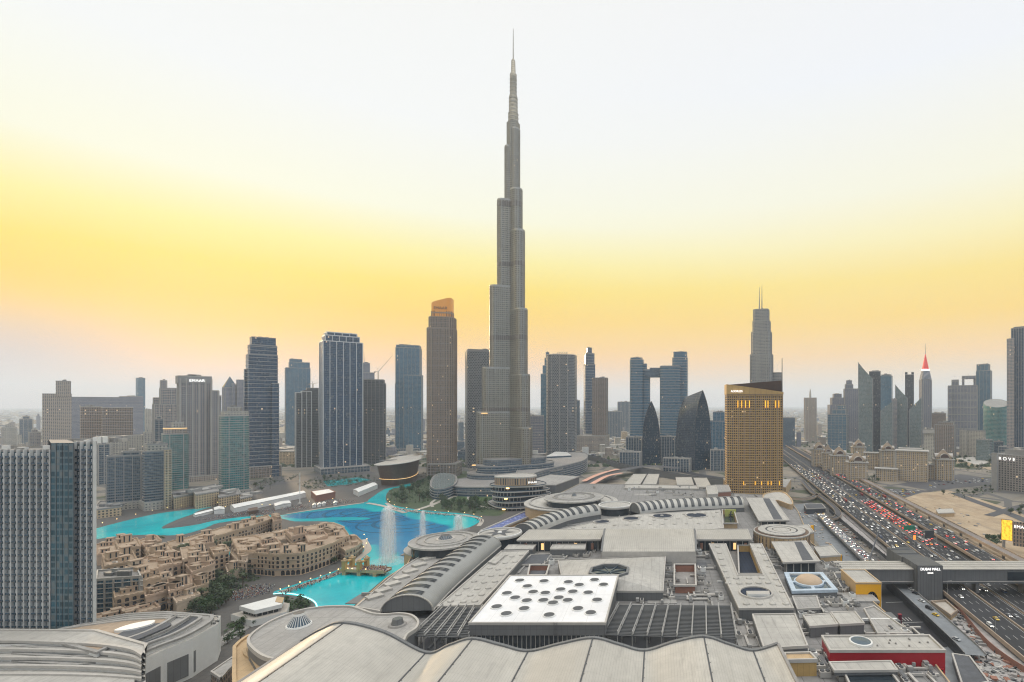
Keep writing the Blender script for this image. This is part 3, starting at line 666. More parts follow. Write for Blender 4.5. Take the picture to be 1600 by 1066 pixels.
tower('low violet grey block behind the foot of the skyscraper',1400,[('block',822,850,650)],'lilac',0,.8,'rect',SL1(),FN('slab',8,.3,.4),name='office_block',cat='office block')
tower('thin far slab tower right of the woven tower',1750,[('shaft',898,906,626)],'slate',0,1.0)
tower('far slim tower with domed round crown and crane on top',1700,[('shaft',912,930,570),('upper_shaft',914,929,553,2,575,{'shape':'oval'}),('crown',917,925,544,3,556,{'shape':'oval'})],'navy',10,1.0,'rect',SL1('frame',9,.4,1),None,spire=[(921,541,.5)])
tower('plain beige slab tower standing before the domed slim tower',1500,[('shaft',925,950,591)],'brown',-12,.6,'rect',None,(5,.4,.6,M['frame']),podium=(901,952,680,.8,'beige',10))
tower('grey blue tower with lower stepped front face, beside the brown ribbed tower',1500,[('shaft',618,659,545),('crown',619,658,541,2,548),('front_wing',631,661,587,-14),('side_wing',617,623,600,-4)],'blue',-8,.7,'rect',None,(11,.5,.7,M['frame']),podium=(600,661,700,.9,'slate'))
tower('unfinished concrete tower with open floors and work lights',1200,[('shaft',568,601,594),('side_wing',597,603,600,-3)],'grid',-6,.8,'rect',(3.7,.9,.7,M['conc2']),(8,.5,.9,M['frame']),plantroom=False)
crane('tower crane with raised jib on the unfinished tower',591,575,1195,ZD(594,1200)-1,581,(613,556))
tower('far stepped grey tower with thin spire behind the white lined tower',1650,[('shaft',561,585,583),('upper_shaft',564,578,568,2,586)],'lilac',0,.9,'rect',None,FN('frame',9,.4,.5),spire=[(570,553,.9)])
tower('white edged left slab of the twin dark towers under construction',1150,[('shaft',461,473,614,-8),('rear_shaft',470,487,612),],'grid',5,1.1,'rect',(3.7,.5,.5,M['frame']),(10,.6,1.1,M['whitefin']))
tower('dark right tower of the twin dark towers under construction',1165,[('shaft',478,498,607)],'grid',5,1.0,'rect',(3.7,.6,.6,M['frame']),None,plantroom=False)
crane('tower crane standing on the dark twin towers',489,596,1160,ZD(607,1165)-1,600,(498,598))
tower('hazy blue tower with flat sign crown between the dark towers',1700,[('shaft',445,485,576),('crown',451,484,567,1,578),('roof_block',452,472,562,3,570)],'blue',4,.7,'rect',None,FN('blue' if 0 else 'frame',12,.3,.5),sign=('EMAAR',466,570,3,'slab'))
tower('beige tower with tall white window frames and a lit rooftop sign',950,[('shaft',277,331,592),('side_wing',329,342,611,2),('side_wing',340,346,619,6),('crown',274,331,589,-1,600,{'mat':'frame','fin':None})],'mauve',7,.7,'rect',SL1('slab',14.4,.3,.6),(9.5,.9,1.6,M['slab']),podium=(274,350,742,.9,'beige'),sign=('EMAAR',308,595,5,'signw'))
tower('teal glass tower with pale ribbed corner and small stepped crown by the canal',800,[('shaft',342,389,650),('upper_shaft',345,388,644,1,655,{'mat':'pale'}),('crown',355,378,637,3,646,{'mat':'pale'})],'teal',12,.85,'round',SL1('frame',3.6,.7,.5),(15,.4,.9,M['slab']),podium=(338,394,765,1.0,'pale'))
tower('teal and beige tower with orange lit crown, shorter one beside the canal',850,[('shaft',252,295,678),('upper_shaft',255,292,669,1,680,{'mat':'beige'}),('crown',268,287,661,2,672,{'mat':'pale','slab':None})],'teal',8,.85,'round',SL1('frame',3.6,.6,.5),(12,.4,1.0,M['pale'] if 0 else M['slab']),podium=(246,300,770,1.0,'pale'),
   extra=lambda r,t:(lambda mb:(mb.ring(t[1][0],.5,t[1][1]-1.5,t[1][1]+.2,M['awning']),mb.build('crown_light',r)))(MB()))
tower('mauve stepped tower with square blue window panel and open roof frame',1120,[('shaft',238,286,632),('side_wing',239,249,622,4),('upper_shaft',249,276,607,2),('crown',250,261,595,4,612,{'slab':None})],'mauve',6,.8,'rect',SL1('slab',10.8,.3,.7),(8,.5,1.0,M['slab']))
tower('pale old quarter tower with cream corner strip and penthouse',690,[('shaft',222,259,705),('corner_shaft',256,268,702,-6,None,{'mat':'sandwin'}),('crown',226,262,694,2,708,{'mat':'pale'})],'slate',10,.8,'rect',SL1('frame',3.5,.6,.5),None,podium=(218,272,782,1.0,'pale'))
tower('grey balcony tower left of the cream cornered tower by the canal',690,[('shaft',166,222,712),('upper_shaft',190,220,706,2,715)],'slate',-4,.6,'rect',SL1('frame',3.5,.8,.5),(9,.5,1.0,M['frame']),podium=(150,224,784,.8,'pale'))
tower('pointed pyramid roofed tower far behind the mauve towers',1500,[('shaft',347,371,606),('side_wing',369,382,594,4),('side_wing',362,368,600,-5)],'lilac',10,.9,'chamf',None,FN('frame',8,.4,.6),plantroom=False,
   extra=lambda r,t:(lambda mb,P,c,z:([mb.face([(*P[i],z),(*P[(i+1)%len(P)],z),(c[0],c[1],ZD(588,1500))],M['glassb']) for i in range(len(P))],mb.build('pyramid_roof',r)))(MB(),t[0][0],cen(t[0][0]),t[0][1]+1.3))
# hazy blocks at the far left
tower('hazy brown grey tower with square cap at far left',1250,[('shaft',66,112,616),('crown',87,111,596,3,620)],'beige',0,.5,'rect',SL1('frame',10,.3,.6),None)
tower('long hazy flat roofed slab behind the brown block at far left',1650,[('shaft',112,190,621),('side_wing',186,224,620,5)],'lilac',0,.3,'rect',SL1('frame',10,.3,.6),None,name='apartment_block',cat='apartment block')
tower('hazy reddish brown block low at far left',1050,[('block',158,208,637),('side_wing',125,160,636,6)],'brown',5,.5,'rect',SL1('slab',7,.3,.6),None,podium=(150,224,681,.5,'pale'),name='apartment_block',cat='apartment block')
tower('slim pale blue tower alone against the left sky',2100,[('shaft',212,227,591)],'blue',20,1.0,'rect',None,None)
tower('pale hazy tower between the slim blue tower and the mauve tower',1500,[('shaft',226,237,640)],'pale',10,1.0,'rect',SL1('slab',10,.3,.6),None)
for (lab,xl,xr,yt,D,mt,tn) in (('grey mid height tower just right of the striped tower top',152,172,694,900,'slate',6),('pale mid height tower behind the grey balcony tower',176,200,690,950,'pale',-6),('cream narrow tower between balcony tower and mauve tower',224,238,676,900,'pale',8),('slate tower behind the teal and orange crowned tower',240,256,655,1000,'slate',4),('hazy cream tower low at the far left edge',2,26,668,1500,'pale',4),('hazy grey tower at the far left, second from the edge',30,52,655,1700,'slate',-5),('hazy mauve tower at the far left before the brown block',44,64,676,1250,'mauve',6),('hazy slim beige tower left of the slim blue tower',196,207,632,1700,'beige',0),('beige mid height tower left of the round teal tower',331,343,668,980,'beige',8)):
    tower(lab,D,[('shaft',xl,xr,yt),('crown',xl+(xr-xl)*.25,xr-(xr-xl)*.25,yt-4,1,yt+2)],mt,tn,.8,'rect',SL1('frame',7.2,.4,.7),(9,.5,.8,M['slab']),group='mid height towers at the left')
# striped residential tower near the left edge
def striped():
    D=268; root=thing('residential_tower','close residential tower with stacked balconies and a dark glass shaft, at the left edge','tower',(XD(60,D),D,0))
    zt=ZD(702,D)
    for (x0,x1,yt,dd) in ((-150,82,706,0),(120,150,694,2)):
        P=ccw([(XD(x0,D+dd),D+dd),(XD(x1,D+dd),D+dd),(XD(x1,D+dd)-29,D+dd+24),(XD(x0,D+dd)-32,D+dd+24)]); z1=ZD(yt,D)
        mb=MB(); mb.prism(P,0,z1,M['res'],M['towerroof']); mb.build('shaft',root)
        a,b=XD(x0,D+dd),XD(x1,D+dd); W_=b-a; n=max(1,round(W_/3.4)); y=D+dd
        for k in range(n):
            mb=MB(); x=a+(k+.5)*W_/n; wd=W_/n*.62; z=3.4
            while z<z1-1:
                mb.box(x,y-.75,z-.25,z,wd,1.5,M['grey']); mb.box(x,y-1.46,z,z+.95,wd,.08,M['glassb'],0,M['whitefin'])
                mb.box(x-wd*.3,y-.02,z+.1,z+2.4,.6,.12,M['white']); z+=3.4
            mb.build('balcony_stack',root)
        for k in range(n+1):
            mb=MB(); x=a+k*W_/n; mb.box(x,y-.7,0,z1+1.2,.38,1.5,M['whitefin']); mb.build('dividing_wall',root)
        mb=MB(); mb.parapet(P,z1,1.2,.4,M['frame']); r_=random.Random(x0)
        for i in range(14): mb.box(r_.uniform(a+2,b-3),y+r_.uniform(3,20),z1,z1+r_.uniform(1,3.5),r_.uniform(1,4),r_.uniform(1,4),r_.choice((M['slab'],M['frame'],M['white'])))
        mb.build('roof_structure',root)
    mb=MB(); P=ccw([(XD(83,D),D-1),(XD(119,D),D-1),(XD(119,D)-30,D+24),(XD(83,D)-31,D+24)]); mb.prism(P,0,ZD(692,D),M['res'],M['towerroof']); mb.fins(P,0,ZD(692,D),3.0,.12,.12,M['darkmetal']); mb.build('glass_shaft',root)
striped()
# --- right of the skyscraper
tower('grey tower carrying the left end of the sky bridge',1450,[('shaft',984,1006,563),('side_wing',1004,1016,578,2),('crown',985,1004,560,2,566),('side_wing',1004,1011,569,4)],'blue',-6,.9,'round',SL1('frame',7.4,.6,1.2),None)
tower('grey tower with curved upper block at the right end of the sky bridge',1450,[('shaft',1031,1064,573,-6),('rear_shaft',1050,1075,560,12),('crown',1052,1074,551,14,566,{'slab':None})],'blue',-6,.9,'round',SL1('frame',7.4,.6,1.2),None)
mb=MB(); a,b=XD(1008,1450),XD(1050,1450); mb.box((a+b)/2,1450,ZD(590,1450),ZD(580,1450),b-a,24,M['slate'],0,M['towerroof']); mb.box((a+b)/2-6,1450,ZD(579.8,1450),ZD(575,1450),(b-a)*.5,14,M['slate']); br=mb.build('sky_bridge'); tag(br,'enclosed bridge joining two grey towers high above the ground','sky bridge')
# pointed arch towers
def arch_tower(label,D,gable,back,mats,ax):
    """pointed arch extruded between a near gable and a far gable: (xl,xr,ytop,depth shift) each"""
    root=thing('pointed_tower',label,'tower',(XD((gable[0]+gable[1])/2,D),D,0)); N=22
    def prof(g):
        d=D+g[3]; xl,xr,z1=XD(g[0],d),XD(g[1],d),ZD(g[2],d); w=xr-xl; x0=xl+w*g[4]; L=[];Q=[]
        for i in range(N+1):
            t=i/N; k=1-t**ax; L.append((x0-(x0-xl)*k,d,z1*t)); Q.append((x0+(xr-x0)*k,d+g[5]*k,z1*t))
        return L,Q
    L0,Q0=prof(gable); L1,Q1=prof(back)
    def skin(name,A,B,m):
        mb=MB(); w=math.dist(A[0],B[0])
        for i in range(N): mb.face([A[i],B[i],B[i+1],A[i+1]],m,[(0,A[i][2]),(w,B[i][2]),(w,B[i+1][2]),(0,A[i+1][2])])
        mb.build(name,root,smooth=35)
    skin('gable_face',L0,Q0,M[mats[0]]); skin('side_face',L1,L0,M[mats[1]]); skin('rear_face',Q1,L1,M[mats[0]]); skin('far_face',Q0,Q1,M[mats[1]])
    for A in (L0,Q0,L1):
        mb=MB()
        for a,b in zip(A,A[1:]): mb.beam(a,b,.9,.9,M['darkmetal'])
        mb.build('edge_rib',root)
    return root
M['ink']=facade('inky_glass_facade',(.026,.05,.072),(.007,.022,.04),3.7,2.0,.85,.8,.08,.35,.003)
M['dusk']=facade('inky_glass_reflection_tint',(.055,.07,.088),(.03,.045,.066),3.7,2.0,.85,.8,.1,.4,.002)  # lighter copy of the ink glass, with the reflected sky put into its colour
arch_tower('smaller dark pointed tower shaped like an arch, left of the large one',1175,(1003.5,1031.5,627,0,.5,10),(1008,1029,634,34,.5,0),('ink','ink'),3.9)
arch_tower('large dark pointed tower shaped like a sail, beside the brown hotel',1085,(1085,1113,610,0,.46,26),(1056,1082,621,44,.55,0),('ink','dusk'),4.0)
def finblock(label,D,xl,xr,yt,turn=0,a=.5):
    return tower(label,D,[('block',xl,xr,yt)],'slate',turn,a,'rect',None,(6.5,.8,.9,M['slab']),name='office_block',cat='office block')
finblock('low white finned block left of the small pointed tower',1240,978,1004,683,-10)
finblock('lower white finned block at the foot of the small pointed tower',1150,968,1003,706,-14)
finblock('white finned block between the two pointed towers',1250,1030,1060,682,-10)
finblock('tan edged finned block in front of the large pointed tower',1075,1036,1080,716,-16,.3)
tower('blue glass block between the large pointed tower and brown hotel',1300,[('block',1108,1134,658),('upper_block',1114,1132,644,20)],'blue',0,.8,'rect',None,FN('frame',9,.4,.7),name='office_block',cat='office block')
finblock('dark glazed low block right of the large pointed tower',1090,1110,1136,703,0)
finblock('far grey block with crane against the horizon',2500,965,984,628,0)
finblock('grey low block beside the far crane block',2100,950,972,643,0)
# tall tower behind the hotel
AD=1300
tower('tall stepped grey tower with two masts rising behind the brown hotel',AD,[('shaft',1170,1212,600),('side_wing',1203,1222,583,8),('upper_shaft',1172,1208,555,2,610),('upper_shaft',1174,1206,520,3,560),('upper_shaft',1176,1204,503,4,524),('crown',1177,1202,485,5,507)],'palegrey',-8,.8,'chamf',SL1('frame',7.4,.3,.8),(6,.7,1.1,M['frame']),spire=[(1186.5,449,1.7),(1190.5,447,1.7)])
# brown hotel
HD=760
def hotel():
    root=thing('hotel','broad brown hotel with balcony rows and amber lights under its roof band','hotel',(XD(1178,HD),HD,0))
    P,th=fit(1133,1223,HD,10,.36,'bow'); P=ccw(P); zt=ZD(617,HD); mb=MB(); shaft(mb,P,0,zt,M['hotel'],(3.55,.7,.9,M['gold']),(13.5,.5,.7,M['brown']),par=.2); mb.build('shaft',root)
    mb=MB(); Q=offset(P,1.0); n=len(Q); xs=[p[0] for p in Q]; lo,hi=min(xs),max(xs)
    zt1=lambda p:ZD(601+12*((p[0]-lo)/(hi-lo)),HD); zb=zt+.2
    for i in range(n):
        a,b=Q[i],Q[(i+1)%n]; mb.face([(*a,zb),(*b,zb),(*b,zt1(b)),(*a,zt1(a))],M['gold'],[(0,0),(3,0),(3,9),(0,9)])
    mb.face([(*p,zt1(p)) for p in Q],M['towerroof']); mb.face([(*p,zb) for p in Q[::-1]],M['brown']); mb.build('roof_band',root)
    P2=offset(P,-1.5); mb=MB(); n=len(P2); f0=lambda p:zt1(p)-.5; f1=lambda p:ZD(602-7*((p[0]-lo)/(hi-lo)),HD)
    for i in range(n):
        a,b=P2[i],P2[(i+1)%n]; mb.face([(*a,f0(a)),(*b,f0(b)),(*b,f1(b)),(*a,f1(a))],M['wood'],[(0,0),(8,0),(8,9),(0,9)]); mb.face([(*b,f0(b)),(*a,f0(a)),(*a,f1(a)),(*b,f1(b))],M['wood'])
    mb.build('roof_screen',root)
    ant=MB(); x=XD(1220.5,HD); ant.cyl(x,HD-6,zt,ZD(560,HD),.8,.5,M['darkmetal'],8); ant.build('antenna',root)
    # amber strips high and low on the front
    c=cen(P); front=[p for p in P if p[1]<c[1]]
    def at(px):
        best=None
        for i in range(len(P)):
            a,b=P[i],P[(i+1)%len(P)]; q=(px-X0)/F; den=(b[0]-a[0])-q*(b[1]-a[1])
            if abs(den)<1e-9: continue
            t=(q*a[1]-a[0])/den
            if 0<=t<=1:
                y=a[1]+t*(b[1]-a[1])
                if best is None or y<best: best=y
        return best
    for px in (1153,1159,1165,1171,1196,1200,1212,1217):
        y=at(px)
        if y is None: continue
        mb=MB(); mb.box(XD(px,y-1.4),y-1.4,ZD(637,y),ZD(626,y),1.0,.5,M['amber']); mb.build('uplight',root)
    for px in (1162,1180,1190,1200,1205,1218):
        y=at(px)
        if y is None: continue
        mb=MB(); mb.box(XD(px,y-1.4),y-1.4,ZD(758,y),ZD(752,y),.9,.5,M['amber']); mb.build('uplight',root)
    text('ADDRESS',4.2,M['signw'],root,(XD(1151,at(1151)-3),at(1151)-3.2,ZD(612,HD)),th+.1)
    mb=MB(); Q=[G(1136,772,0),G(1228,776,0),G(1236,762,0),G(1130,760,0)]; mb.prism([(p[0],p[1]) for p in Q],0,14,M['tan'],M['roofg']); mb.build('podium',root)
hotel()
# --- right skyline
rt=lambda *a,**k: tower(*a,**k)
rt('small far grey block right of the brown hotel',1700,[('block',1223,1242,653)],'slate',0,.7,name='office_block',cat='office block')
def domed(root,t,yt,D,m='frame'):
    P,z,d,th=t[0]; c=cen(P); r_=min(math.dist(P[0],P[1]),math.dist(P[1],P[2]))*.5; mb=MB(); H=ZD(yt,D)-z
    mb.lathe(c[0],c[1],[(r_*math.cos(k*math.pi/16),z+H*math.sin(k*math.pi/16)) for k in range(9)],M[m],16); mb.build('dome',root,smooth=50)
rt('beige tower with arched domed top standing alone at mid right',1900,[('shaft',1256,1276,622)],'beige',0,.9,'chamf',None,FN('slab',10,.4,.8),spire=[(1265.5,600,.5)],plantroom=False,extra=lambda r,t:domed(r,t,608,1900,'slab'))
rt('low blue tower with stepped peaked top, left of the slanted towers',1700,[('shaft',1293,1318,633),('rear_shaft',1297,1319,622,10),('crown',1301,1315,616,8,630)],'lilac',14,.8,'rect',None,FN('frame',8,.4,.8))
rt('short blue tower with gabled front and arched slot',1560,[('shaft',1293,1326,648),('upper_shaft',1300,1324,640,1,650),('crown',1308,1322,634,2,645)],'blue',-10,.7,'rect',SL1('frame',8,.3,.8),FN('frame',12,.5,1))
rt('mauve stepped tower with rooftop turret left of the slanted towers',1780,[('shaft',1318,1341,608),('upper_shaft',1320,1333,601,2,612),('crown',1322,1331,595,3,604)],'lilac',8,.8,'rect',None,FN('frame',6,.5,.8))
def wedge(label,D,xl,xr,yl,yr,turn,a,mat,sharp=1.0):
    root=thing('slanted_tower',label,'tower',(XD((xl+xr)/2,D),D,0)); P,th=fit(xl,xr,D,turn,a,'rect'); P=ccw(P); px=[X0+F*p[0]/p[1] for p in P]
    zt=lambda p:ZD(yl+(yr-yl)*min(1,max(0,((X0+F*p[0]/p[1])-xl)/(xr-xl))**sharp),D)
    mb=MB(); u=0; N=8
    for i in range(4):
        a_,b_=P[i],P[(i+1)%4]; L=math.dist(a_,b_)
        for k in range(N):
            p=(a_[0]+(b_[0]-a_[0])*k/N,a_[1]+(b_[1]-a_[1])*k/N); q=(a_[0]+(b_[0]-a_[0])*(k+1)/N,a_[1]+(b_[1]-a_[1])*(k+1)/N)
            mb.face([(*p,0),(*q,0),(*q,zt(q)),(*p,zt(p))],M[mat],[(u,0),(u+L/N,0),(u+L/N,zt(q)),(u,zt(p))]); u+=L/N
    for k in range(N):
        f=lambda a_,b_,t:(a_[0]+(b_[0]-a_[0])*t,a_[1]+(b_[1]-a_[1])*t)
        p,q=f(P[0],P[1],k/N),f(P[0],P[1],(k+1)/N); r_,s_=f(P[3],P[2],(k+1)/N),f(P[3],P[2],k/N)
        mb.face([(*p,zt(p)),(*q,zt(q)),(*r_,zt(r_)),(*s_,zt(s_))],M['glassb'])
    mb.build('glass_shell',root)
    for i in range(4):
        e=MB(); e.beam((*P[i],0),(*P[i],zt(P[i])),1.0,1.0,M['frame']); e.build('corner_frame',root)
    return root
wedge('tallest grey green glass tower with blade sharp slanted top',1500,1341,1364,566,593,-6,.5,'wedge',.9)
rt('black glass slab tower right against the tallest slanted tower',1545,[('shaft',1358,1376,581)],'black',0,.8)
rt('bright blue glass tower behind the black slab',1720,[('shaft',1374,1395,588),('crown',1377,1393,586,2,590)],'blue',-8,.8,'rect',None,None)
wedge('short grey glass tower with top rising to the right before the black slab',1470,1376,1396,642,626,-10,.5,'wedge')
rt('narrow mauve block between two slanted glass towers',1490,[('shaft',1393,1402,624)],'mauve',0,1.2)
wedge('middle slanted glass tower with top falling to the right',1490,1399,1418,601,622,-6,.5,'wedge',.9)
rt('slim black tower with notched crown behind the slanted glass towers',1700,[('shaft',1414,1428,586),('crown',1414,1418,582,0,588),('crown',1424,1428,582,0,588)],'black',0,1.0,plantroom=False)
wedge('rightmost slanted glass tower with top rising to the right',1470,1421,1441,640,620,-10,.5,'wedge')
def redtower():
    D=1800; root=thing('spired_tower','lilac tower with glowing red pyramid top and needle spire','tower',(XD(1446,D),D,0)); P,th=fit(1436,1456,D,20,1,'chamf'); P=ccw(P)
    mb=MB(); shaft(mb,P,0,ZD(594,D),M['lilac'],None,(6,.5,1.2,M['frame'])); mb.build('shaft',root)
    c=cen(P); k=lambda s:[(c[0]+(p[0]-c[0])*s,c[1]+(p[1]-c[1])*s) for p in P]; A,B=k(.97),k(.62); mb=MB(); n=len(P)
    for i in range(n): j=(i+1)%n; mb.face([(*A[i],ZD(593,D)),(*A[j],ZD(593,D)),(*B[j],ZD(578,D)),(*B[i],ZD(578,D))],M['lilac'])
    mb.build('upper_shaft',root)
    mb=MB(); mb.prism(k(.66),ZD(579.5,D),ZD(577,D),M['signw']); mb.build('light_ring',root)
    mb=MB(); C=k(.55)
    for i in range(n): j=(i+1)%n; mb.face([(*C[i],ZD(577,D)),(*C[j],ZD(577,D)),(c[0],c[1],ZD(551,D))],M['redglow'])
    mb.build('pyramid_roof',root); mb=MB(); mb.cyl(c[0],c[1],ZD(556,D),ZD(537,D),1.1,.4,M['frame'],8); mb.build('spire',root)
redtower()
rt('brown low block with flat white roof edge behind the domed villas',1340,[('block',1460,1494,664),('upper_block',1466,1492,660,3,668)],'brown',-8,.7,'rect',None,(5,.6,.9,M['frame']),name='office_block',cat='office block')
rt('dim brown block behind the flat roofed brown block',1560,[('block',1456,1478,646)],'brown',0,.7,name='office_block',cat='office block')
rt('small beige gate shaped block left of the brown flat roofed block',1280,[('block',1444,1459,676),('crown',1442,1460,671,-1,677,{'mat':'slab'})],'pale',0,.9,name='gate_building',cat='building')
rt('lilac twin tower with domed turret and open arch on its roof',1600,[('shaft',1481,1528,603),('side_wing',1481,1488,607,-6),('turret',1487,1498,594,3,606),('arch_pier',1503,1507,592,3,606),('arch_pier',1521,1525,592,3,606),('arch_beam',1503,1525,588,3,592.5)],'lilac',-4,.45,'rect',SL1('frame',22,.5,3),(9,.6,1.6,M['frame']),plantroom=False,spire=[(1492,585,.6),(1513,584,.5)])
rt('pale blue grey tower right of the lilac twin tower',1680,[('shaft',1525,1550,580),('crown',1526,1547,570,2,585)],'blue',-8,.8,'rect',None,(10,.5,.9,M['frame']),podium=None)
def cyltower():
    D=1400; root=thing('round_tower','round green glass tower with sloping cut roof near the right edge','tower',(XD(1556,D),D,0)); c=(XD(1556,D),D); r_=17/F*D*.98; N=32; mb=MB(); zt=lambda t:ZD(630-6*math.sin(t)-3*math.cos(t),D)
    for i in range(N):
        t0,t1=2*math.pi*i/N,2*math.pi*(i+1)/N; p=lambda t:(c[0]+r_*math.cos(t),c[1]+r_*math.sin(t)); L=r_*2*math.pi/N
        mb.face([(*p(t0),0),(*p(t1),0),(*p(t1),zt(t1)),(*p(t0),zt(t0))],M['teal'],[(i*L,0),(i*L+L,0),(i*L+L,zt(t1)),(i*L,zt(t0))])
    mb.build('glass_shell',root); mb=MB(); mb.face([(c[0]+r_*.98*math.cos(2*math.pi*i/N),c[1]+r_*.98*math.sin(2*math.pi*i/N),zt(2*math.pi*i/N)-.5) for i in range(N)],M['roofg']); mb.build('sloping_roof',root)
    mb=MB(); mb.box(c[0]+3,D-r_-4,0,16,2.2*r_,22,M['slate'],0,M['roofg']); mb.build('podium',root)
cyltower()
rt('long white block with square windows before the round glass tower',1340,[('block',1500,1540,673),('side_wing',1499,1511,672,-4)],'pale',-14,.4,'rect',None,None,name='office_block',cat='office block')
rt('pale green glass cube on thin legs, before the white block',1230,[('block',1525,1551,687)],'wedge',-16,.7,'rect',None,None,name='pavilion',cat='pavilion')
rt('tall blue ribbed tower with beige flank at the right edge',1250,[('shaft',1580,1640,513),('side_wing',1573,1585,530,-8,None,{'mat':'mauve','fin':None}),('crown',1584,1640,511,3,518)],'navy',-8,.6,'rect',None,(5,.7,.8,M['frame']),podium=(1560,1650,699,.6,'slate'))
# white lettered hotel at the right edge
RD=835
rt('square grey hotel with white rooftop lettering at the right edge',RD,[('shaft',1551,1640,711),('side_wing',1549,1560,709,-4,None,{'mat':'frame','slab':None}),('upper_block',1570,1640,704,6,714,{'mat':'frame'})],'beige' if 0 else facade('grey_hotel_facade',(.27,.245,.225),(.04,.042,.045),3.7,4.2,.5,.6,.2,.8,.006),-22,.7,'rect',None,None,name='hotel',cat='hotel',
   podium=(1536,1660,768,.8,'slate',26),sign=('R O V E',1573,717.5,6.0,'signw',-2.5,0))
# ---------------------------------------------------------------- shopping mall
def slabroof(name,label,cat,px,z,zb=19,side='grey',top='roofw',par=None,group=None,th=None):
    """roof traced at height z, walls down to zb"""
    P=ccw(GP(px,z)); c=cen(P); root=thing(name,label,cat,(c[0],c[1],zb),group)
    mb=MB(); mb.prism(P,zb,z,M[side],M[top]); mb.build('block',root)
    if par:
        mb=MB(); mb.ring(P,.35,z-.8,z+par,M['slab'],inner=M['slab'],d2=-.5); mb.build('roof_edge',root)
    return root,P
BASE=GP([(556,949),(604,905),(636,884),(648,860),(690,838),(748,840),(772,842),(797,827),(852,803),(866,776),(905,757),(975,757),(1100,760),(1118,768),(1150,772),(1228,776),(1247,800),(1268,850),(1312,880),(1344,924),(1432,1002),(1500,1090),(1530,1200),(560,1200),(540,1010)],19)
BZ=19
mb=MB(); mb.prism(BASE,0,BZ,M['tan'],M['base']); c=cen(BASE); mall=thing('mall_building','sprawling mall block whose flat cluttered roof fills the lower middle of the view','mall',(c[0],c[1],0)); mb.build('block',mall)
mb=MB(); mb.ring(BASE,.2,BZ-.5,BZ+1.1,M['tan'],inner=M['slab'],d2=-.5); mb.build('parapet',mall)
# foreground hall with wave roof
def wavehall():
    Yb=213.0; Y0=95.0
    cps=[(470,1003),(503,984),(537,974),(600,989),(665,1021),(702,1009),(738,999),(782,1009),(825,1018.5),(876,1007),(926,998),(967,1008),(1007,1017.5),(1054,1004),(1100,996),(1140,1008),(1177,1017.5),(1216,1007)]
    pts=[(XD(x,Yb),ZD(y,Yb)) for x,y in cps]; fine=spline(pts,6,False)
    root=thing('wave_roofed_hall','big hall in the foreground under a pale rolling wave roof with dark seams','hall',(XD(800,Yb),150,0))
    mb=MB(); nY=10; s=0
    for i in range(len(fine)-1):
        a,b=fine[i],fine[i+1]; L=math.dist(a,b)
        for j in range(nY):
            y0=Y0+(Yb-Y0)*j/nY; y1=Y0+(Yb-Y0)*(j+1)/nY
            mb.face([(a[0],y0,a[1]),(b[0],y0,b[1]),(b[0],y1,b[1]),(a[0],y1,a[1])],M['roofw2'],[(s,y0),(s+L,y0),(s+L,y1),(s,y1)])
        s+=L
    mb.build('wave_roof',root,smooth=50)
    mb=MB()
    for a,b in zip(fine,fine[1:]):
        mb.face([(b[0],Yb,0),(a[0],Yb,0),(a[0],Yb,a[1]-.2),(b[0],Yb,b[1]-.2)],M['grey'])
    for x,z in (pts[0],pts[-1]): mb.face([(x,Y0,0),(x,Yb,0),(x,Yb,z),(x,Y0,z)],M['grey'])
    mb.build('wall',root)
    mb=MB()
    for a,b in zip(fine,fine[1:]): mb.beam((a[0],Yb+.2,a[1]+.25),(b[0],Yb+.2,b[1]+.25),1.5,.9,M['grey']); mb.beam((a[0],Yb+1.3,a[1]-.2),(b[0],Yb+1.3,b[1]-.2),.8,.5,M['conc2'])
    mb.build('roof_edge',root)
    for k,i in enumerate((2,4,6,8,10,12,14,16)):
        x,z=pts[i]; mb=MB(); mb.box(x,(Y0+Yb)/2,z-.2,z+.22,.55,Yb-Y0,M['darkmetal'])
        for q in range(14): mb.box(x+.5,Y0+20+q*7,z,z+.35,.18,.18,M['darkmetal'])
        mb.build('seam',root)
    for i in (0,-1):
        x,z=pts[i]; mb=MB(); mb.box(x,(Y0+Yb)/2,z-.5,z+.5,1.2,Yb-Y0,M['conc2']); mb.build('side_rim',root)
wavehall()
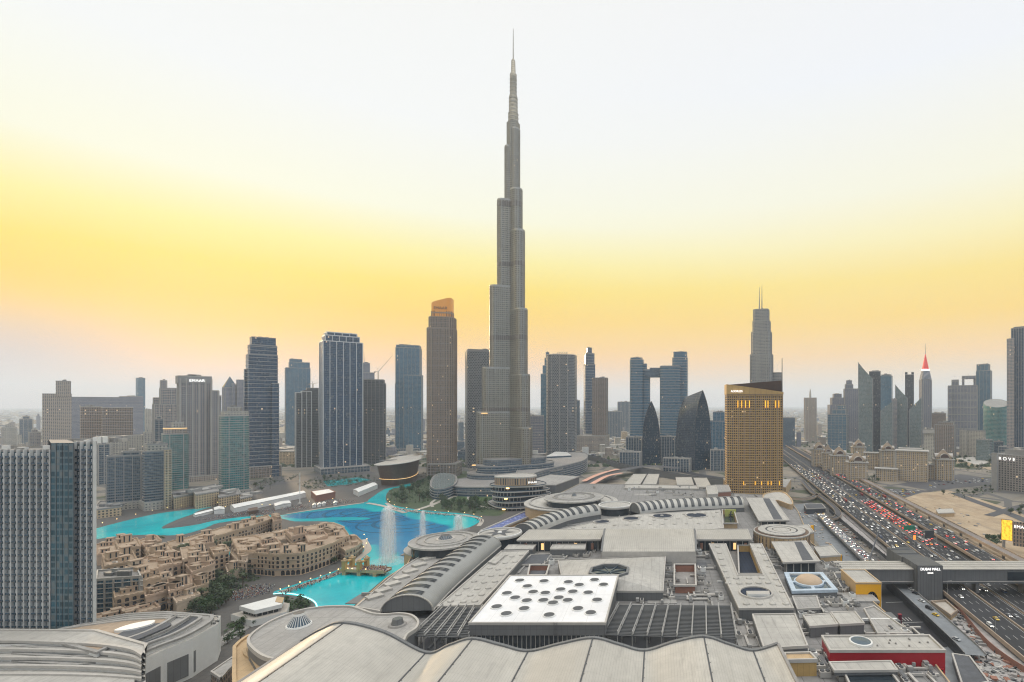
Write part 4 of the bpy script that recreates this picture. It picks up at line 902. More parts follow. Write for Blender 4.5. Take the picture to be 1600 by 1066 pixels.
# curved hall with glass dome, left of it
def curvedhall():
    z=30; out=spline(GP([(388,1000),(404,984),(432,968),(470,955),(508,949.5),(545,949),(562,953),(582,960),(602,961.5),(625,960),(643,963),(653,972),(650,983),(636,993),(622,1010),(560,1030),(470,1035),(420,1030),(395,1015)],z),4)
    P=ccw(out); c=cen(P); root=thing('curved_hall','low hall with rounded pale roof and a glass cone skylight, left of the wave roof','hall',(c[0],c[1],0))
    mb=MB(); mb.prism(P,0,z,M['grey'],M['roofg']); mb.build('block',root)
    mb=MB(); mb.ring(P,.5,z-1,z+.9,M['slab'],inner=M['slab'],d2=-.6); mb.build('roof_edge',root)
    g=G(467,977,z); mb=MB(); mb.cyl(*g,z,z+.7,5.6,5.4,M['white'],28); mb.build('skylight_curb',root)
    mb=MB(); mb.cyl(*g,z+.7,z+5,4.9,2.3,M['glassb'],24); 
    for i in range(24):
        t=2*math.pi*i/24; mb.beam((g[0]+4.95*math.cos(t),g[1]+4.95*math.sin(t),z+.7),(g[0]+2.35*math.cos(t),g[1]+2.35*math.sin(t),z+5.05),.22,.22,M['white'])
    mb.build('glass_cone',root); mb=MB(); mb.cyl(*g,z+5,z+6.2,2.6,2.4,M['white'],20,M['darkmetal']); mb.build('cone_cap',root)
    g=G(621,977,z); mb=MB(); mb.cyl(*g,z,z+.8,4.4,4.0,M['conc2'],24); mb.cyl(*g,z+.8,z+3.4,2.9,2.3,M['grey'],20,M['glassd']); mb.build('roof_cowl',root)
    # stepped lower tier in tan, and the golden curved front
    P2=ccw(spline(GP([(391,1004),(398,1016),(420,1016),(440,1018),(470,1024),(520,1030),(500,1060),(420,1060),(392,1030),(386,1012)],25),4)); mb=MB(); mb.prism(P2,0,25,M['grey'],M['tan']); mb.build('lower_tier',root)
    P3=ccw(spline(GP([(365,1021),(368,1010),(378,1001),(390,994),(400,996),(388,1010),(384,1022),(400,1032),(430,1036),(440,1100),(372,1100)],23),4))
    mb=MB(); mb.prism(P3,0,23,M['gold'],M['tan']); mb.fins(P3,2,22,2.6,.3,.5,M['gold']); mb.build('golden_front',root)
    mb=MB(); mb.ring(P3,.4,22.2,24,M['tan'],inner=M['tan'],d2=-1); mb.build('front_rim',root)
    for px,py in ((367,1037),(370,1040),(365,1032)):
        g=G(px,py,18); mb=MB(); mb.lathe(*g,[(0,17.6),(.5,17.9),(0,18.4)],M['warm'],8); mb.build('lamp',root)
curvedhall()
# barrel vault galleries along a curved axis
def vault(label,axis,z,width,rise,nb,glassfrac=(.30,.82),sheetm='palevault',group='barrel vaulted glass galleries'):
    A=spline(GP(axis,z),8,False); 
    # resample
    L=[0]
    for a,b in zip(A,A[1:]): L.append(L[-1]+math.dist(a,b))
    def at(s):
        s=min(max(s,0),L[-1]-1e-6)
        for i in range(len(L)-1):
            if L[i+1]>=s: t=(s-L[i])/(L[i+1]-L[i]); p=Vector(A[i]).lerp(Vector(A[i+1]),t); d=(Vector(A[min(i+1,len(A)-1)])-Vector(A[max(i-1,0)])).normalized(); return p,d
    root=thing('vaulted_gallery',label,'gallery',(*at(L[-1]/2)[0],z-10),group); NA=14
    def pt(s,u,o=0):
        p,d=at(s); n=Vector((-d.y,d.x)); a=math.pi*u; return (p.x+n.x*math.cos(a)*(width/2+o),p.y+n.y*math.cos(a)*(width/2+o),z+math.sin(a)*(rise+o))
    mb=MB(); NS=nb*4
    for i in range(NS):
        for j in range(NA):
            s0,s1=L[-1]*i/NS,L[-1]*(i+1)/NS; mb.face([pt(s0,j/NA),pt(s1,j/NA),pt(s1,(j+1)/NA),pt(s0,(j+1)/NA)],M[sheetm],[(s0,j),(s1,j),(s1,j+1),(s0,j+1)])
    mb.build('vault_roof',root,smooth=60)
    for k in range(nb):
        mb=MB(); s0,s1=L[-1]*(k+.28)/nb,L[-1]*(k+.72)/nb
        u0,u1=glassfrac; J=8
        for j in range(J):
            a,b=u0+(u1-u0)*j/J,u0+(u1-u0)*(j+1)/J; mb.face([pt(s0,a,.12),pt(s1,a,.12),pt(s1,b,.12),pt(s0,b,.12)],M['vaultglass'])
            for s_ in (s0,s1,(s0+s1)/2): mb.beam(pt(s_,a,.2),pt(s_,b,.2),.22,.18,M['darkmetal'])
        mb.beam(pt(s0,u0,.2),pt(s1,u0,.2),.25,.2,M['darkmetal']); mb.beam(pt(s0,u1,.2),pt(s1,u1,.2),.25,.2,M['darkmetal']); mb.build('roof_window',root)
    for s_,e in ((0,1),(L[-1],-1)):
        mb=MB(); q=[pt(s_,j/NA,-.05) for j in range(NA+1)]; mb.face(q if e>0 else q[::-1],M['grey']); 
        for j in range(NA): mb.beam(pt(s_,j/NA,.1),pt(s_,(j+1)/NA,.1),.9,.5,M['roofp'])
        mb.build('end_wall',root)
    for u in (0,1):
        mb=MB()
        for i in range(NS):
            a,b=Vector(pt(L[-1]*i/NS,u)),Vector(pt(L[-1]*(i+1)/NS,u)); mb.face([(a.x,a.y,z-8),(b.x,b.y,z-8),tuple(b),tuple(a)],M['grey']); mb.beam(a,b,1.2,.6,M['slab'])
        mb.build('gutter_wall',root,smooth=20)
    return root
vault('long curved vaulted gallery with dark roof windows beside the lake',[(636,955),(668,924),(706,892),(738,867),(756,853)],24,28,9,13,(.14,.66),'vaultroof')
vault('middle vaulted gallery between the star roofed disc and the small disc',[(818,834),(850,820),(884,809),(930,801)],24,22,9,11,(.40,.86))
vault('far straight vaulted gallery with upright dark roof windows',[(992,801),(1030,796),(1080,793),(1158,790)],24,22,10,16,(.45,.90))
# flat roof strip between gallery and lake
r,P=slabroof('flank_roof','flat grey roof strip with low raised boxes along the lake edge','roof',[(556,949),(632,885),(680,856),(742,848),(700,880),(622,950),(600,957)],22,0,'grey','roofg',.6)
for i in range(9):
    px,py=585+i*14,934-i*10.0; g=G(px,py,22); mb=MB(); mb.box(*g,22,23.4,9,6,M['roofw'],R(52)); mb.build('roof_box',r)
# round pavilions
def disc(name,label,px,py,rpx,z,zb,wall,top,ry=None,rim=2.2,rings=(),drum=.92,hub=None,extra=None):
    """flat topped round pavilion, radius given in pixels across"""
    c=G(px,py,z); r_=rpx/F*c[1]; root=thing(name,label,'pavilion',(c[0],c[1],0)); N=56
    circ=lambda k:[(c[0]+r_*k*math.cos(2*math.pi*i/N),c[1]+r_*k*math.sin(2*math.pi*i/N)) for i in range(N)]
    mb=MB(); mb.prism(circ(drum),0 if zb is None else zb,z-rim,M[wall],M[top]); mb.build('drum',root)
    mb=MB(); mb.lathe(*c,[(r_*drum,z-rim),(r_,z-rim*.7),(r_,z-.2),(r_*.985,z),(r_*.965,z),(r_*.96,z-.25)],M['roofw'],N); mb.build('rim',root)
    mb=MB(); mb.lathe(*c,[(r_*.97,z-.3),(r_*.6,z+.15),(r_*.2,z+.5),(0,z+.6)],M[top],N); mb.build('disc_roof',root,smooth=30)
    for (a,b,m) in rings:
        mb=MB(); mb.lathe(*c,[(r_*b,z+.1),(r_*b,z+.85),(r_*a,z+.95),(r_*a,z+.1)],M[m],N); mb.build('roof_ring',root)
    if hub:
        mb=MB(); mb.cyl(*c,z,z+1,hub*1.35,hub*1.3,M['slab'],24); mb.cyl(*c,z+.8,z+3.6,hub,hub*.62,M['glassb'],20,M['darkmetal'])
        for i in range(20):
            t=2*math.pi*i/20; mb.beam((c[0]+hub*math.cos(t),c[1]+hub*math.sin(t),z+1),(c[0]+hub*.62*math.cos(t),c[1]+hub*.62*math.sin(t),z+3.7),.2,.2,M['slab'])
        mb.build('hub_skylight',root)
    if extra: extra(root,c,r_,z,circ)
    return root,c,r_
disc('round_pavilion','large round pavilion with plain disc roof and small hub skylight at the lake',696,843,53,30,20,'glassd','roofg',rings=((.55,.57,'roofw'),(.78,.79,'roofw')),hub=5.5)
r,c,q=disc('round_pavilion','broad round tan terrace building beneath the lake side disc roof',693,853,56,22,0,'tan','roofw',rim=1.2,drum=.985)
def star(root,c,r_,z,circ):
    mb=MB(); pts=[]
    for i in range(12):
        t=R(30*i+10); k=.72 if i%2==0 else .28; pts.append((c[0]+r_*k*math.cos(t),c[1]+r_*k*math.sin(t)))
    mb.face([(*p,z+.62) for p in pts],M['roofd']); mb.cyl(*c,z+.6,z+1.2,2,1.6,M['white'],12); mb.build('star_inlay',root)
disc('round_pavilion','round pavilion with dark star shape on its pale disc roof',781,833,34,29,12,'glassd','roofw',rings=((.93,.97,'white'),),extra=star)
disc('round_pavilion','biggest round roofed pavilion with wide stepped ring at the far lake corner',897,776,46,33,20,'glassd','roofg',rings=((.4,.41,'roofw'),(.68,.69,'roofw')),hub=3)
disc('round_pavilion','wide ring terrace carrying the biggest round roof',893,783,72,25,0,'tan','roofw',rim=2,drum=.97,rings=((.86,.9,'roofg'),))
disc('round_pavilion','smallest round pavilion between the two vaulted galleries',961,789,27,28,12,'glassd','roofw',rings=((.9,.96,'white'),))
def grooves(root,c,r_,z,circ):
    mb=MB(); 
    for i in range(40):
        t=2*math.pi*i/40; mb.box(c[0]+r_*1.0*math.cos(t),c[1]+r_*1.0*math.sin(t),4,z-1.6,.5,.5,M['brown'],t)
    mb.build('wall_grooves' if 0 else 'wall_ribbing',root)
disc('round_pavilion','round gold walled rotunda with ringed pale disc roof by the highway',1221,829,43,31,0,'tan','wood',rim=1.5,drum=.98,rings=((.80,.84,'roofw'),(.58,.80,'roofw'),(.53,.56,'roofd'),(.34,.52,'roofw'),(.0,.3,'roofw')),extra=grooves)
# dotted roofs with rows of round caps
def dotroof(label,px,z,rows,r_=2.0,holes=(),zb=19):
    root,P=slabroof('dotted_roof',label,'roof',px,z,zb,'grey','roofw',.5)
    for (x0,y0,x1,y1,n) in rows:
        for k in range(n):
            t=k/max(1,n-1); g=G(x0+(x1-x0)*t,y0+(y1-y0)*t,z)
            if not inpoly(*g,P): continue
            mb=MB(); mb.lathe(*g,[(r_,z),(r_*.96,z+.55),(r_*.8,z+.8),(0,z+.95)],M['roofw'],16); mb.build('roof_cap',root)
    return root,P
r,P=dotroof('slanting roof strip with rows of round caps left of the white roof',[(684,948),(783,862),(826,861),(750,946)],25,[(704,940,790,868,8),(724,941,800,870,8),(742,940,815,868,8)],1.9)
mb=MB(); g=[G(*p,25.3) for p in ((762,880),(781,868),(790,869),(774,883))]; mb.prism(g,25,26.4,M['roofw']); mb.build('raised_panel',r)
def portholes(r,L,z,m='well'):
    for px,py,w_ in L:
        g=G(px,py,z); q=w_/2/F*g[1]; mb=MB(); mb.lathe(*g,[(q*1.12,z),(q*1.1,z+.9),(q,z+.95),(q*.99,z+.15),(0,z+.12)],M['slab'],32); mb.build('opening_rim',r); mb=MB(); mb.lathe(*g,[(q*.98,z+.3),(0,z+.3)],M[m],32); mb.build('skylight',r)  # flat dark disc; the shaded depth of the opening is painted by its colour
r,P=dotroof('wide pale dotted roof with four round skylights in a row',[(868,830),(945,812),(1000,804),(1125,797),(1131,826),(1086,829),(946,829)],25,[(895,826,930,824,3),(960,821,1110,818,9),(985,815,1115,808,8),(1000,808,1120,801,8)],1.8)
portholes(r,[(940,816,24),(986,811,24),(1035,807,30),(1088,806,32)],25)
r,P=dotroof('tall L shaped dotted roof with a deep golden pit and one round opening',[(1108,850),(1134,850),(1153,899),(1193,899),(1172,850),(1190,850),(1240,951),(1155,951),(1150,940)],26,[(1121,855,1146,940,10),(1187,856,1222,925,8),(1150,904,1190,904,3),(1155,912,1200,911,4),(1166,944,1228,944,4)],2.0)
portholes(r,[(1181,927,48)],26)
g=[G(*p,26) for p in ((1166,929),(1202,929),(1203,934),(1168,934))]; mb=MB(); mb.prism(g,26.5,28.2,M['white'],M['slab']); mb.build('skylight_plant',r)
# deep pit with golden wall
def pit(label,px,z,zb,wall,floor,extra=None):
    P=ccw(GP(px,z)); c=cen(P); root=thing('light_well',label,'light well',(c[0],c[1],zb)); mb=MB(); mb.walls(P[::-1],zb,z,M[wall]); mb.face([(*p,zb+.05) for p in P],M[floor]); mb.build('lining',root)
    mb=MB(); mb.ring(P,1.1,z-.4,z+.7,M['slab'],inner=M['slab'],d2=0); mb.build('curb',root)
    if extra: extra(root,P)
    return root
pit('deep golden walled light well in the L shaped roof',[(1154,853),(1171,853),(1189,897),(1156,897)],24,19.05,'gold','well')
pit('brown walled courtyard full of small plants among the roof machinery',[(1055,883),(1085,883),(1086,915),(1055,915)],24,19.05,'brick','conc2')
pit('small brown walled courtyard behind the white roof',[(829,884),(857,884),(852,899),(826,899)],23,19.05,'brick','conc2')
r=pit('light well with yellow green wall panel and dark sculpture inside',[(1129,797),(1146,797),(1152,818),(1131,818)],24,19.05,'tan','glassd',
   lambda root,P:None)
mb=MB(); g0,g1=G(1130,799,22),G(1147,799,22); mb.box((g0[0]+g1[0])/2,g0[1]-14,19.2,27,12,.5,plain('lime_panel',(.42,.45,.12),.6)); mb.build('panel',r)
mb=MB(); x,y=(g0[0]+g1[0])/2,g0[1]-16
for a,b,w_ in (((0,0,19),(0,0,24),1.2),((0,0,24),(.8,0,25.6),1.1),((0,0,22.5),(-2.2,0,21),.7),((0,0,22.5),(2.4,0,21.6),.7),((0,0,20),(-2,0,19.2),.8),((0,0,20),(2.2,0,19.2),.8)): mb.beam((x+a[0],y,a[2]),(x+b[0],y,b[2]),w_,w_,M['darkmetal'])
mb.build('sculpture',r)
# white roofed hall with round vents
def whitehall():
    z=33; root,P=slabroof('white_roofed_hall','hall with bright white roof dotted with round grey vents','hall',[(797,900),(966,899),(946,974),(733,974)],z,27,'grey','roofwhite',.5)
    mb=MB(); Q=offset(P,-1.2); mb.prism(Q,BZ,27,M['glassd'],M['grey']); mb.fins(Q,BZ,27,2.2,.5,.35,M['frame']); mb.build('lower_wall',root)
    V=[(812,908),(850,909),(888,910.5),(929,907),(824,917),(905,915),(943,914.5),(792,928),(833,926),(852,927.5),(876,922),(895,925.5),(919,927),(805,935),(823,939.5),(849,939),(873,935),(864,943),(887,939),(933,938.5),(819,952),(903,952),(791,960),(858,962),(923,958.5),(776,949)]
    for px,py in V:
        g=G(px,py,z); mb=MB(); mb.cyl(*g,z,z+.5,3.25,3.2,M['white'],24); mb.build('vent_curb',root)
        mb=MB(); mb.cyl(*g,z+.3,z+.62,2.75,2.7,M['grey'],24)
        for k in range(-2,3): mb.box(g[0],g[1]+k*.95,z+.6,z+.72,4.6*math.sqrt(max(.1,1-(k*.95/2.75)**2)),.18,M['darkmetal'])
        mb.build('round_vent',root)
    g=G(869,974,z); mb=MB(); 
    for s in (-.5,.5):
        mb.beam((g[0]+s*1.5,g[1]-1.6,20),(g[0]+s*1.5,g[1]-1.6,34.2),.15,.15,M['darkmetal'])
    for k in range(22): mb.beam((g[0]-.75,g[1]-1.6,21+k*.6),(g[0]+.75,g[1]-1.6,21+k*.6),.08,.08,M['darkmetal'])
    mb.build('access_ladder',root)
whitehall()
# steel pergola frames over plant, both sides of the white hall
def pergola(label,px,z,nx,ny):
    a,b,c,d=[Vector((*G(*p,z),z)) for p in px]; root=thing('steel_pergola',label,'roof frame',((a+c)/2).to_tuple()); root.location.z=BZ
    f=lambda u,v:(a.lerp(b,u)).lerp(d.lerp(c,u),v)
    mb=MB()
    for i in range(nx+1):
        p,q=f(i/nx,0),f(i/nx,1); mb.beam(p,q,.7,1.0,M['frame']); mb.beam(p+Vector((0,0,1.9)),q+Vector((0,0,1.9)),.45,.4,M['frame'])
        for k in range(5): t=f(i/nx,k/4); mb.beam((t.x,t.y,BZ),(t.x,t.y,z+2),.4,.4,M['frame'])
    mb.build('main_beam_frame',root); mb=MB()
    for j in range(ny+1):
        p,q=f(0,j/ny),f(1,j/ny); mb.beam(p,q,.95,.3,M['darkmetal'])
    mb.build('louvre_slats' if 0 else 'louvre_lattice',root)
    mb=MB(); mb.face([(p.x,p.y,BZ+.3) for p in (d,c,b,a)],M['roofd']); 
    r_=random.Random(nx)
    for i in range(10):
        p=f(r_.uniform(.05,.95),r_.uniform(.1,.9)); mb.box(p.x,p.y,BZ+.3,BZ+r_.uniform(2,4.5),r_.uniform(2,5),r_.uniform(2,4),M['grey'])
    mb.build('plant_deck',root)
pergola('dark steel louvre frame over roof plant right of the white roof',[(967,946),(1142,947),(1151,998),(942,992)],27,9,24)
pergola('dark steel louvre frame over roof plant left of the white roof',[(692,949),(754,950),(732,996),(645,994)],27,5,20)
# central barrel roof with wings
def barrel():
    z0=26; a,b=G(945,826,33),G(1085,826,33); c_,d_=G(1088,864,28),G(940,864,28); root=thing('barrel_roofed_hall','hall with broad ribbed arched roof at the centre of the mall','hall',((a[0]+b[0])/2,(a[1]+d_[1])/2,BZ)); N=16
    Yf,Yb=d_[1],a[1]; prof=[(Yf+(Yb-Yf)*i/N,28+5.4*math.sin(math.pi*(.06+.62*i/N))) for i in range(N+1)]; xl=lambda y:d_[0]+(a[0]-d_[0])*(y-Yf)/(Yb-Yf); xr=lambda y:c_[0]+(b[0]-c_[0])*(y-Yf)/(Yb-Yf)
    mb=MB()
    for (y0,z_0),(y1,z_1) in zip(prof,prof[1:]): mb.face([(xl(y0),y0,z_0),(xr(y0),y0,z_0),(xr(y1),y1,z_1),(xl(y1),y1,z_1)],M['roofp'])
    mb.build('arched_roof',root,smooth=40); mb=MB()
    for xf in (xl,xr):
        for (y0,z_0),(y1,z_1) in zip(prof,prof[1:]):
            mb.face([(xf(y0),y0,BZ),(xf(y1),y1,BZ),(xf(y1),y1,z_1),(xf(y0),y0,z_0)],M['grey']); mb.beam((xf(y0),y0,z_0+.2),(xf(y1),y1,z_1+.2),1.4,.7,M['grey'])
    mb.face([(xl(Yf),Yf,BZ),(xr(Yf),Yf,BZ),(xr(Yf),Yf,prof[0][1]),(xl(Yf),Yf,prof[0][1])],M['slab']); mb.face([(xr(Yb),Yb,BZ),(xl(Yb),Yb,BZ),(xl(Yb),Yb,prof[-1][1]),(xr(Yb),Yb,prof[-1][1])],M['slab']); mb.build('wall',root)
barrel()
def wing(label,px,z):
    root,P=slabroof('hall_wing',label,'hall',px,z,z-1.6,'grey','roofp',.3)
    mb=MB(); Q=offset(P,-2); mb.prism(Q,BZ,z-1.6,M['glassd'],M['grey']); mb.fins(Q,BZ,z-1.6,5,.4,.5,M['frame']); mb.build('glazed_wall',root)
    f=sorted(P,key=lambda p:p[1])[:2]; a,b=sorted(f)
    for k in range(5):
        t=(k+.5)/5; x=a[0]+(b[0]-a[0])*t; y=a[1]+(b[1]-a[1])*t+1.1; mb=MB(); mb.box(x,y,BZ+1.5,z-3.2,2.2,.3,M['awning'] if k%2 else M['brick']); mb.build('lit_window',root)
wing('flat ribbed hall wing left of the arched roof, glazed below',[(827,828),(945,827),(938,843),(808,844)],29)
wing('flat ribbed hall wing right of the arched roof, glazed below',[(1088,827),(1168,827),(1174,843),(1088,843)],29)
slabroof('small_roof','long narrow dotted roof strip below the left hall wing','roof',[(795,852),(838,850),(832,858),(788,859)],25,19,'grey','roofw',.4)
slabroof('small_roof','short dotted roof strip nearer the arched roof','roof',[(864,851),(915,850),(914,858),(860,858)],25,19,'grey','roofw',.4)
slabroof('small_roof','dark sunken flat roof behind the white roof','roof',[(830,867),(862,866),(850,882),(812,883)],20.5,19,'grey','roofd',.5)
# hipped roof with octagon
def hip():
    z=25; P=ccw(GP([(872,876),(1040,869),(1036,924),(944,924),(880,912)],z)); c=G(952,893,31); root=thing('hipped_roof','pale hipped roof with octagonal glazed opening behind the white roof','roof',(c[0],c[1],BZ)); mb=MB(); O=[(c[0]+13*math.cos(R(22.5+45*i)),c[1]+13*math.sin(R(22.5+45*i))) for i in range(8)]
    mb.walls(P,BZ,z,M['grey']); n=len(P)
    near=lambda p:min(range(8),key=lambda k:math.dist(p,O[k]))
    for i in range(n):
        a,b=P[i],P[(i+1)%n]; k,l=near(a),near(b); pts=[(*a,z),(*b,z)]; j=l
        while True:
            pts.append((*O[j],31)); 
            if j==k: break
            j=(j-1)%8
        mb.face(pts,M['roofw'])
    mb.build('sloping_roof',root); mb=MB(); mb.ring(O,.8,30.2,32.2,M['grey'],inner=M['grey'],d2=-.8); mb.build('octagon_rim',root); mb=MB(); mb.face([(*p,30.6) for p in offset(O,-.7)],M['glassd'])
    for i in range(8): mb.beam((*O[i],30.9),(c[0],c[1],30.9),.5,.4,M['glassb'])
    mb.build('skylight',root); mb=MB(); mb.ring(P,.3,z-.8,z+.5,M['slab'],d2=-.4); mb.build('roof_edge',root)
hip()
# slabs on the highway side
def striped_slab(label,px,spx,z):
    r,P=slabroof('slab_roof',label,'roof',px,z,z-1.4,'grey','roofw',.3); mb=MB(); mb.prism(GP(spx,z),z-.2,z+.12,M['roofd']); mb.build('dark_strip',r); mb=MB(); Q=offset(P,-2.5); mb.prism(Q,BZ-8,z-1.4,M['glassd'],M['grey']); mb.fins(Q,BZ,z-1.4,6,.3,.6,M['slab']); mb.build('glazed_wall',r)
    for k in range(3):
        g=G(1235+k*11,884,24); 
    return r
striped_slab('flat slab roof with dark lengthwise strip just in front of the gold rotunda',[(1206,847),(1259,845),(1281,877),(1224,879)],[(1241,847),(1252,846.5),(1271,875),(1254,876)],28)
striped_slab('flat slab roof with dark lengthwise strip behind the gold rotunda',[(1166,778),(1208,778),(1233,813),(1186,814)],[(1192,779),(1202,779),(1223,812),(1209,812)],28)
slabroof('slab_roof','pale square roof block beside the service yard behind the yellow pylon','roof',[(1238,822),(1263,820),(1272,832),(1245,836)],24,0,'tan','roofw',.5)
slabroof('slab_roof','pale low roof with cream edge between rotunda and footbridge','roof',[(1272,855),(1300,853),(1313,868),(1282,870)],23,0,'tan','roofw',.5)
for lab,px,y0,y1 in (('tall thin yellow pylon sign beside the gold rotunda',1269,821,842),('short yellow pylon sign near the footbridge end',1312.5,867,877)):
    g=G(px,y1,14); mb=MB(); mb.box(*g,10,ZD(y0,g[1]),2.6,1.2,M['yellow']); mb.box(g[0]+1.6,g[1],10,ZD(y0,g[1])-.6,.5,.9,M['darkmetal']); tag(mb.build('pylon_sign'),lab,'sign')
def tanwall():
    mb=MB(); P=spline(GP([(1192,778),(1196,772),(1212,769),(1227,771),(1238,783),(1236,790),(1215,783),(1200,784)],24),4); mb.prism(P,0,24,M['tan'],M['roofw']); c=cen(P); root=thing('curved_block','curved tan walled block at the foot of the brown hotel','building',(c[0],c[1],0)); mb.build('block',root); mb=MB(); mb.ring(P,.3,23.4,25.2,M['tan'],inner=M['tan'],d2=-.8); mb.build('parapet',root)
tanwall()
# light blue square roof with tan dome
def domesq():
    z=23; r,P=slabroof('domed_roof','light blue square roof frame round a sand coloured dome','roof',[(1226,897),(1285,897),(1308,924),(1238,926)],z,19,'grey','glassb',None); mb=MB(); mb.ring(P,.4,z-.6,z+1.2,plain('pale_blue_metal',(.42,.50,.58),.5),inner=M['whitefin'],d2=-2.6)
    a,b,c_,d=[Vector(p) for p in GP([(1226,897),(1285,897),(1308,924),(1238,926)],z)]
    bl=MC['pale_blue_metal']
    for p,q in ((a.lerp(d,.5),b.lerp(c_,.5)),(a.lerp(b,.5),d.lerp(c_,.5))): mb.beam((*p,z+.5),(*q,z+.5),2.2,.8,bl)
    mb.build('square_frame',r); c=(a+b+c_+d)/4; q=(c_-d).length*.30; mb=MB(); mb.lathe(c.x,c.y,[(q*math.cos(k*math.pi/20),z+.4+q*.55*math.sin(k*math.pi/20)) for k in range(11)],M['sandstone'],32); mb.build('dome',r,smooth=60); mb=MB(); mb.lathe(c.x,c.y,[(q*1.12,z),(q*1.1,z+1.1),(q,z+1.2)],bl,32); mb.build('dome_base',r)
domesq()
# yellow gate with arch
def gate():
    zt=27; Yf=G(1357,912,zt)[1]; x0,x1=XD(1337,Yf),XD(1377,Yf); Yb=Yf+26; root=thing('arched_gate','bright yellow entrance block with dark pointed arch opening','entrance',((x0+x1)/2,Yf+10,0)); mb=MB(); w_=x1-x0
    ax0,ax1=XD(1352,Yf),XD(1373,Yf); ax=(ax0+ax1)/2; hw=(ax1-ax0)/2; zs=14; za=22; N=10
    arch=[(ax-hw*math.cos(math.pi/2*k/N),zs+(za-zs)*math.sin(math.pi/2*k/N)) for k in range(N+1)]; arch+=[(2*ax-x,z) for x,z in arch[-2::-1]]
    out=[(x0,Yf,0),(ax0,Yf,0)]+[(x,Yf,z) for x,z in arch]+[(ax1,Yf,0),(x1,Yf,0),(x1,Yf,zt),(x0,Yf,zt)]
    mb.face(out,M['yellow'])
    mb.face([(x1,Yf,0),(x1,Yb,0),(x1,Yb,zt),(x1,Yf,zt)],M['yellow']); mb.face([(x0,Yb,0),(x0,Yf,0),(x0,Yf,zt),(x0,Yb,zt)],M['tan']); mb.face([(x1,Yb,0),(x0,Yb,0),(x0,Yb,zt),(x1,Yb,zt)],M['tan']); mb.face([(x0,Yf,zt),(x1,Yf,zt),(x1,Yb,zt),(x0,Yb,zt)],M['roofw']); mb.build('block',root)
    mb=MB(); pts=[(ax0,0)]+arch+[(ax1,0)]
    for (p,q) in zip(pts,pts[1:]): mb.face([(p[0],Yf,p[1]),(q[0],Yf,q[1]),(q[0],Yf+3,q[1]),(p[0],Yf+3,p[1])],M['brown'])
    mb.face([(x,Yf+3,z) for x,z in pts],M['glassd']); 
    for k in range(1,6): mb.box(ax0+(ax1-ax0)*k/6,Yf+2.8,0,zs+(za-zs)*.7,.25,.25,M['gold'])
    mb.build('arch_recess',root)
    mb=MB(); P=ccw([(x0,Yf),(x1,Yf),(x1,Yb),(x0,Yb)]); mb.ring(P,.25,zt-.4,zt+.7,M['tan'],inner=M['slab'],d2=-.6); mb.build('parapet',root)
gate()
slabroof('slab_roof','dark gold alcove block behind the yellow entrance block','roof',[(1303,897),(1322,896),(1338,910),(1318,925)],20.5,0,'gold','roofd',.8)
# crimson store
def redstore():
    z=26; px=[(1284,995),(1452,994),(1477,1018),(1297,1018)]; P=ccw(GP(px,z)); c=cen(P); root=thing('crimson_store','low store with crimson sides, pale roof and an oval dark skylight','store',(c[0],c[1],0)); mb=MB(); mb.prism(P,0,z,M['red'],M['roofw']); mb.build('block',root); mb=MB(); mb.ring(P,.3,z-.5,z+.8,M['slab'],inner=M['slab'],d2=-.7); mb.build('parapet',root)
    g=G(1345,1004,z); mb=MB(); mb.lathe(*g,[(5.4,z),(5.3,z+.9),(4.6,z+1),(4.5,z+.6)],M['white'],36); mb.build('skylight_rim',root); mb=MB(); mb.lathe(*g,[(4.6,z+.7),(0,z+.9)],M['glassb'],36); mb.build('skylight',root)
    r_=random.Random(3)
    for i in range(9):
        g=G(r_.uniform(1370,1450),r_.uniform(998,1012),z); mb=MB(); mb.cyl(*g,z,z+.7,.5,.4,M['conc2'],10); mb.build('roof_vent',root)
    e=sorted(P,key=lambda p:-p[0]); a=[p for p in P if p[0]>c[0]]; a.sort(key=lambda p:p[1]); f=a[0]; mb=MB(); mb.box(f[0]-8,f[1]-.5,3,18,13,.5,M['glassd']); mb.box(f[0]-8,f[1]-.8,18,18.4,14,.7,M['red']); mb.build('glazed_front',root)
redstore()
# remaining flat roofs at lower right
slabroof('slab_roof','pale empty roof block right of the steel louvre frame','roof',[(1176,961),(1242,960),(1262,1010),(1194,1014)],25,19,'grey','roofw',.6)
slabroof('slab_roof','tall gold panelled block in the lower right foreground','building',[(1226,1022),(1266,1021),(1276,1032),(1228,1033)],26,0,'gold','tan',.8)
slabroof('slab_roof','grey roof block directly in front of the crimson store','roof',[(1296,1035),(1392,1033),(1402,1047),(1304,1048)],25,22.8,'grey','roofw',.3)
slabroof('slab_roof','dark glazed block below the grey slab at the lower right','roof',[(1318,1050),(1390,1049),(1410,1075),(1330,1076)],22.5,19,'grey','glassd',.8)
slabroof('slab_roof','pale roof block between dome and crimson store, left one','roof',[(1255,962),(1298,959),(1309,976),(1266,979)],25,19,'grey','roofw',.4)
slabroof('slab_roof','pale roof block between dome and crimson store, right one','roof',[(1299,957),(1336,956),(1350,974),(1313,976)],25.4,19,'grey','roofw',.4)
slabroof('slab_roof','narrow light roof behind the two pale blocks by the dome','roof',[(1238,932),(1276,932),(1282,950),(1246,952)],22,19,'grey','roofg',.4)
slabroof('slab_roof','roof edge block along the service road by the crimson store','roof',[(1350,952),(1366,948),(1425,990),(1372,991)],21,19,'tan','roofg',.6)
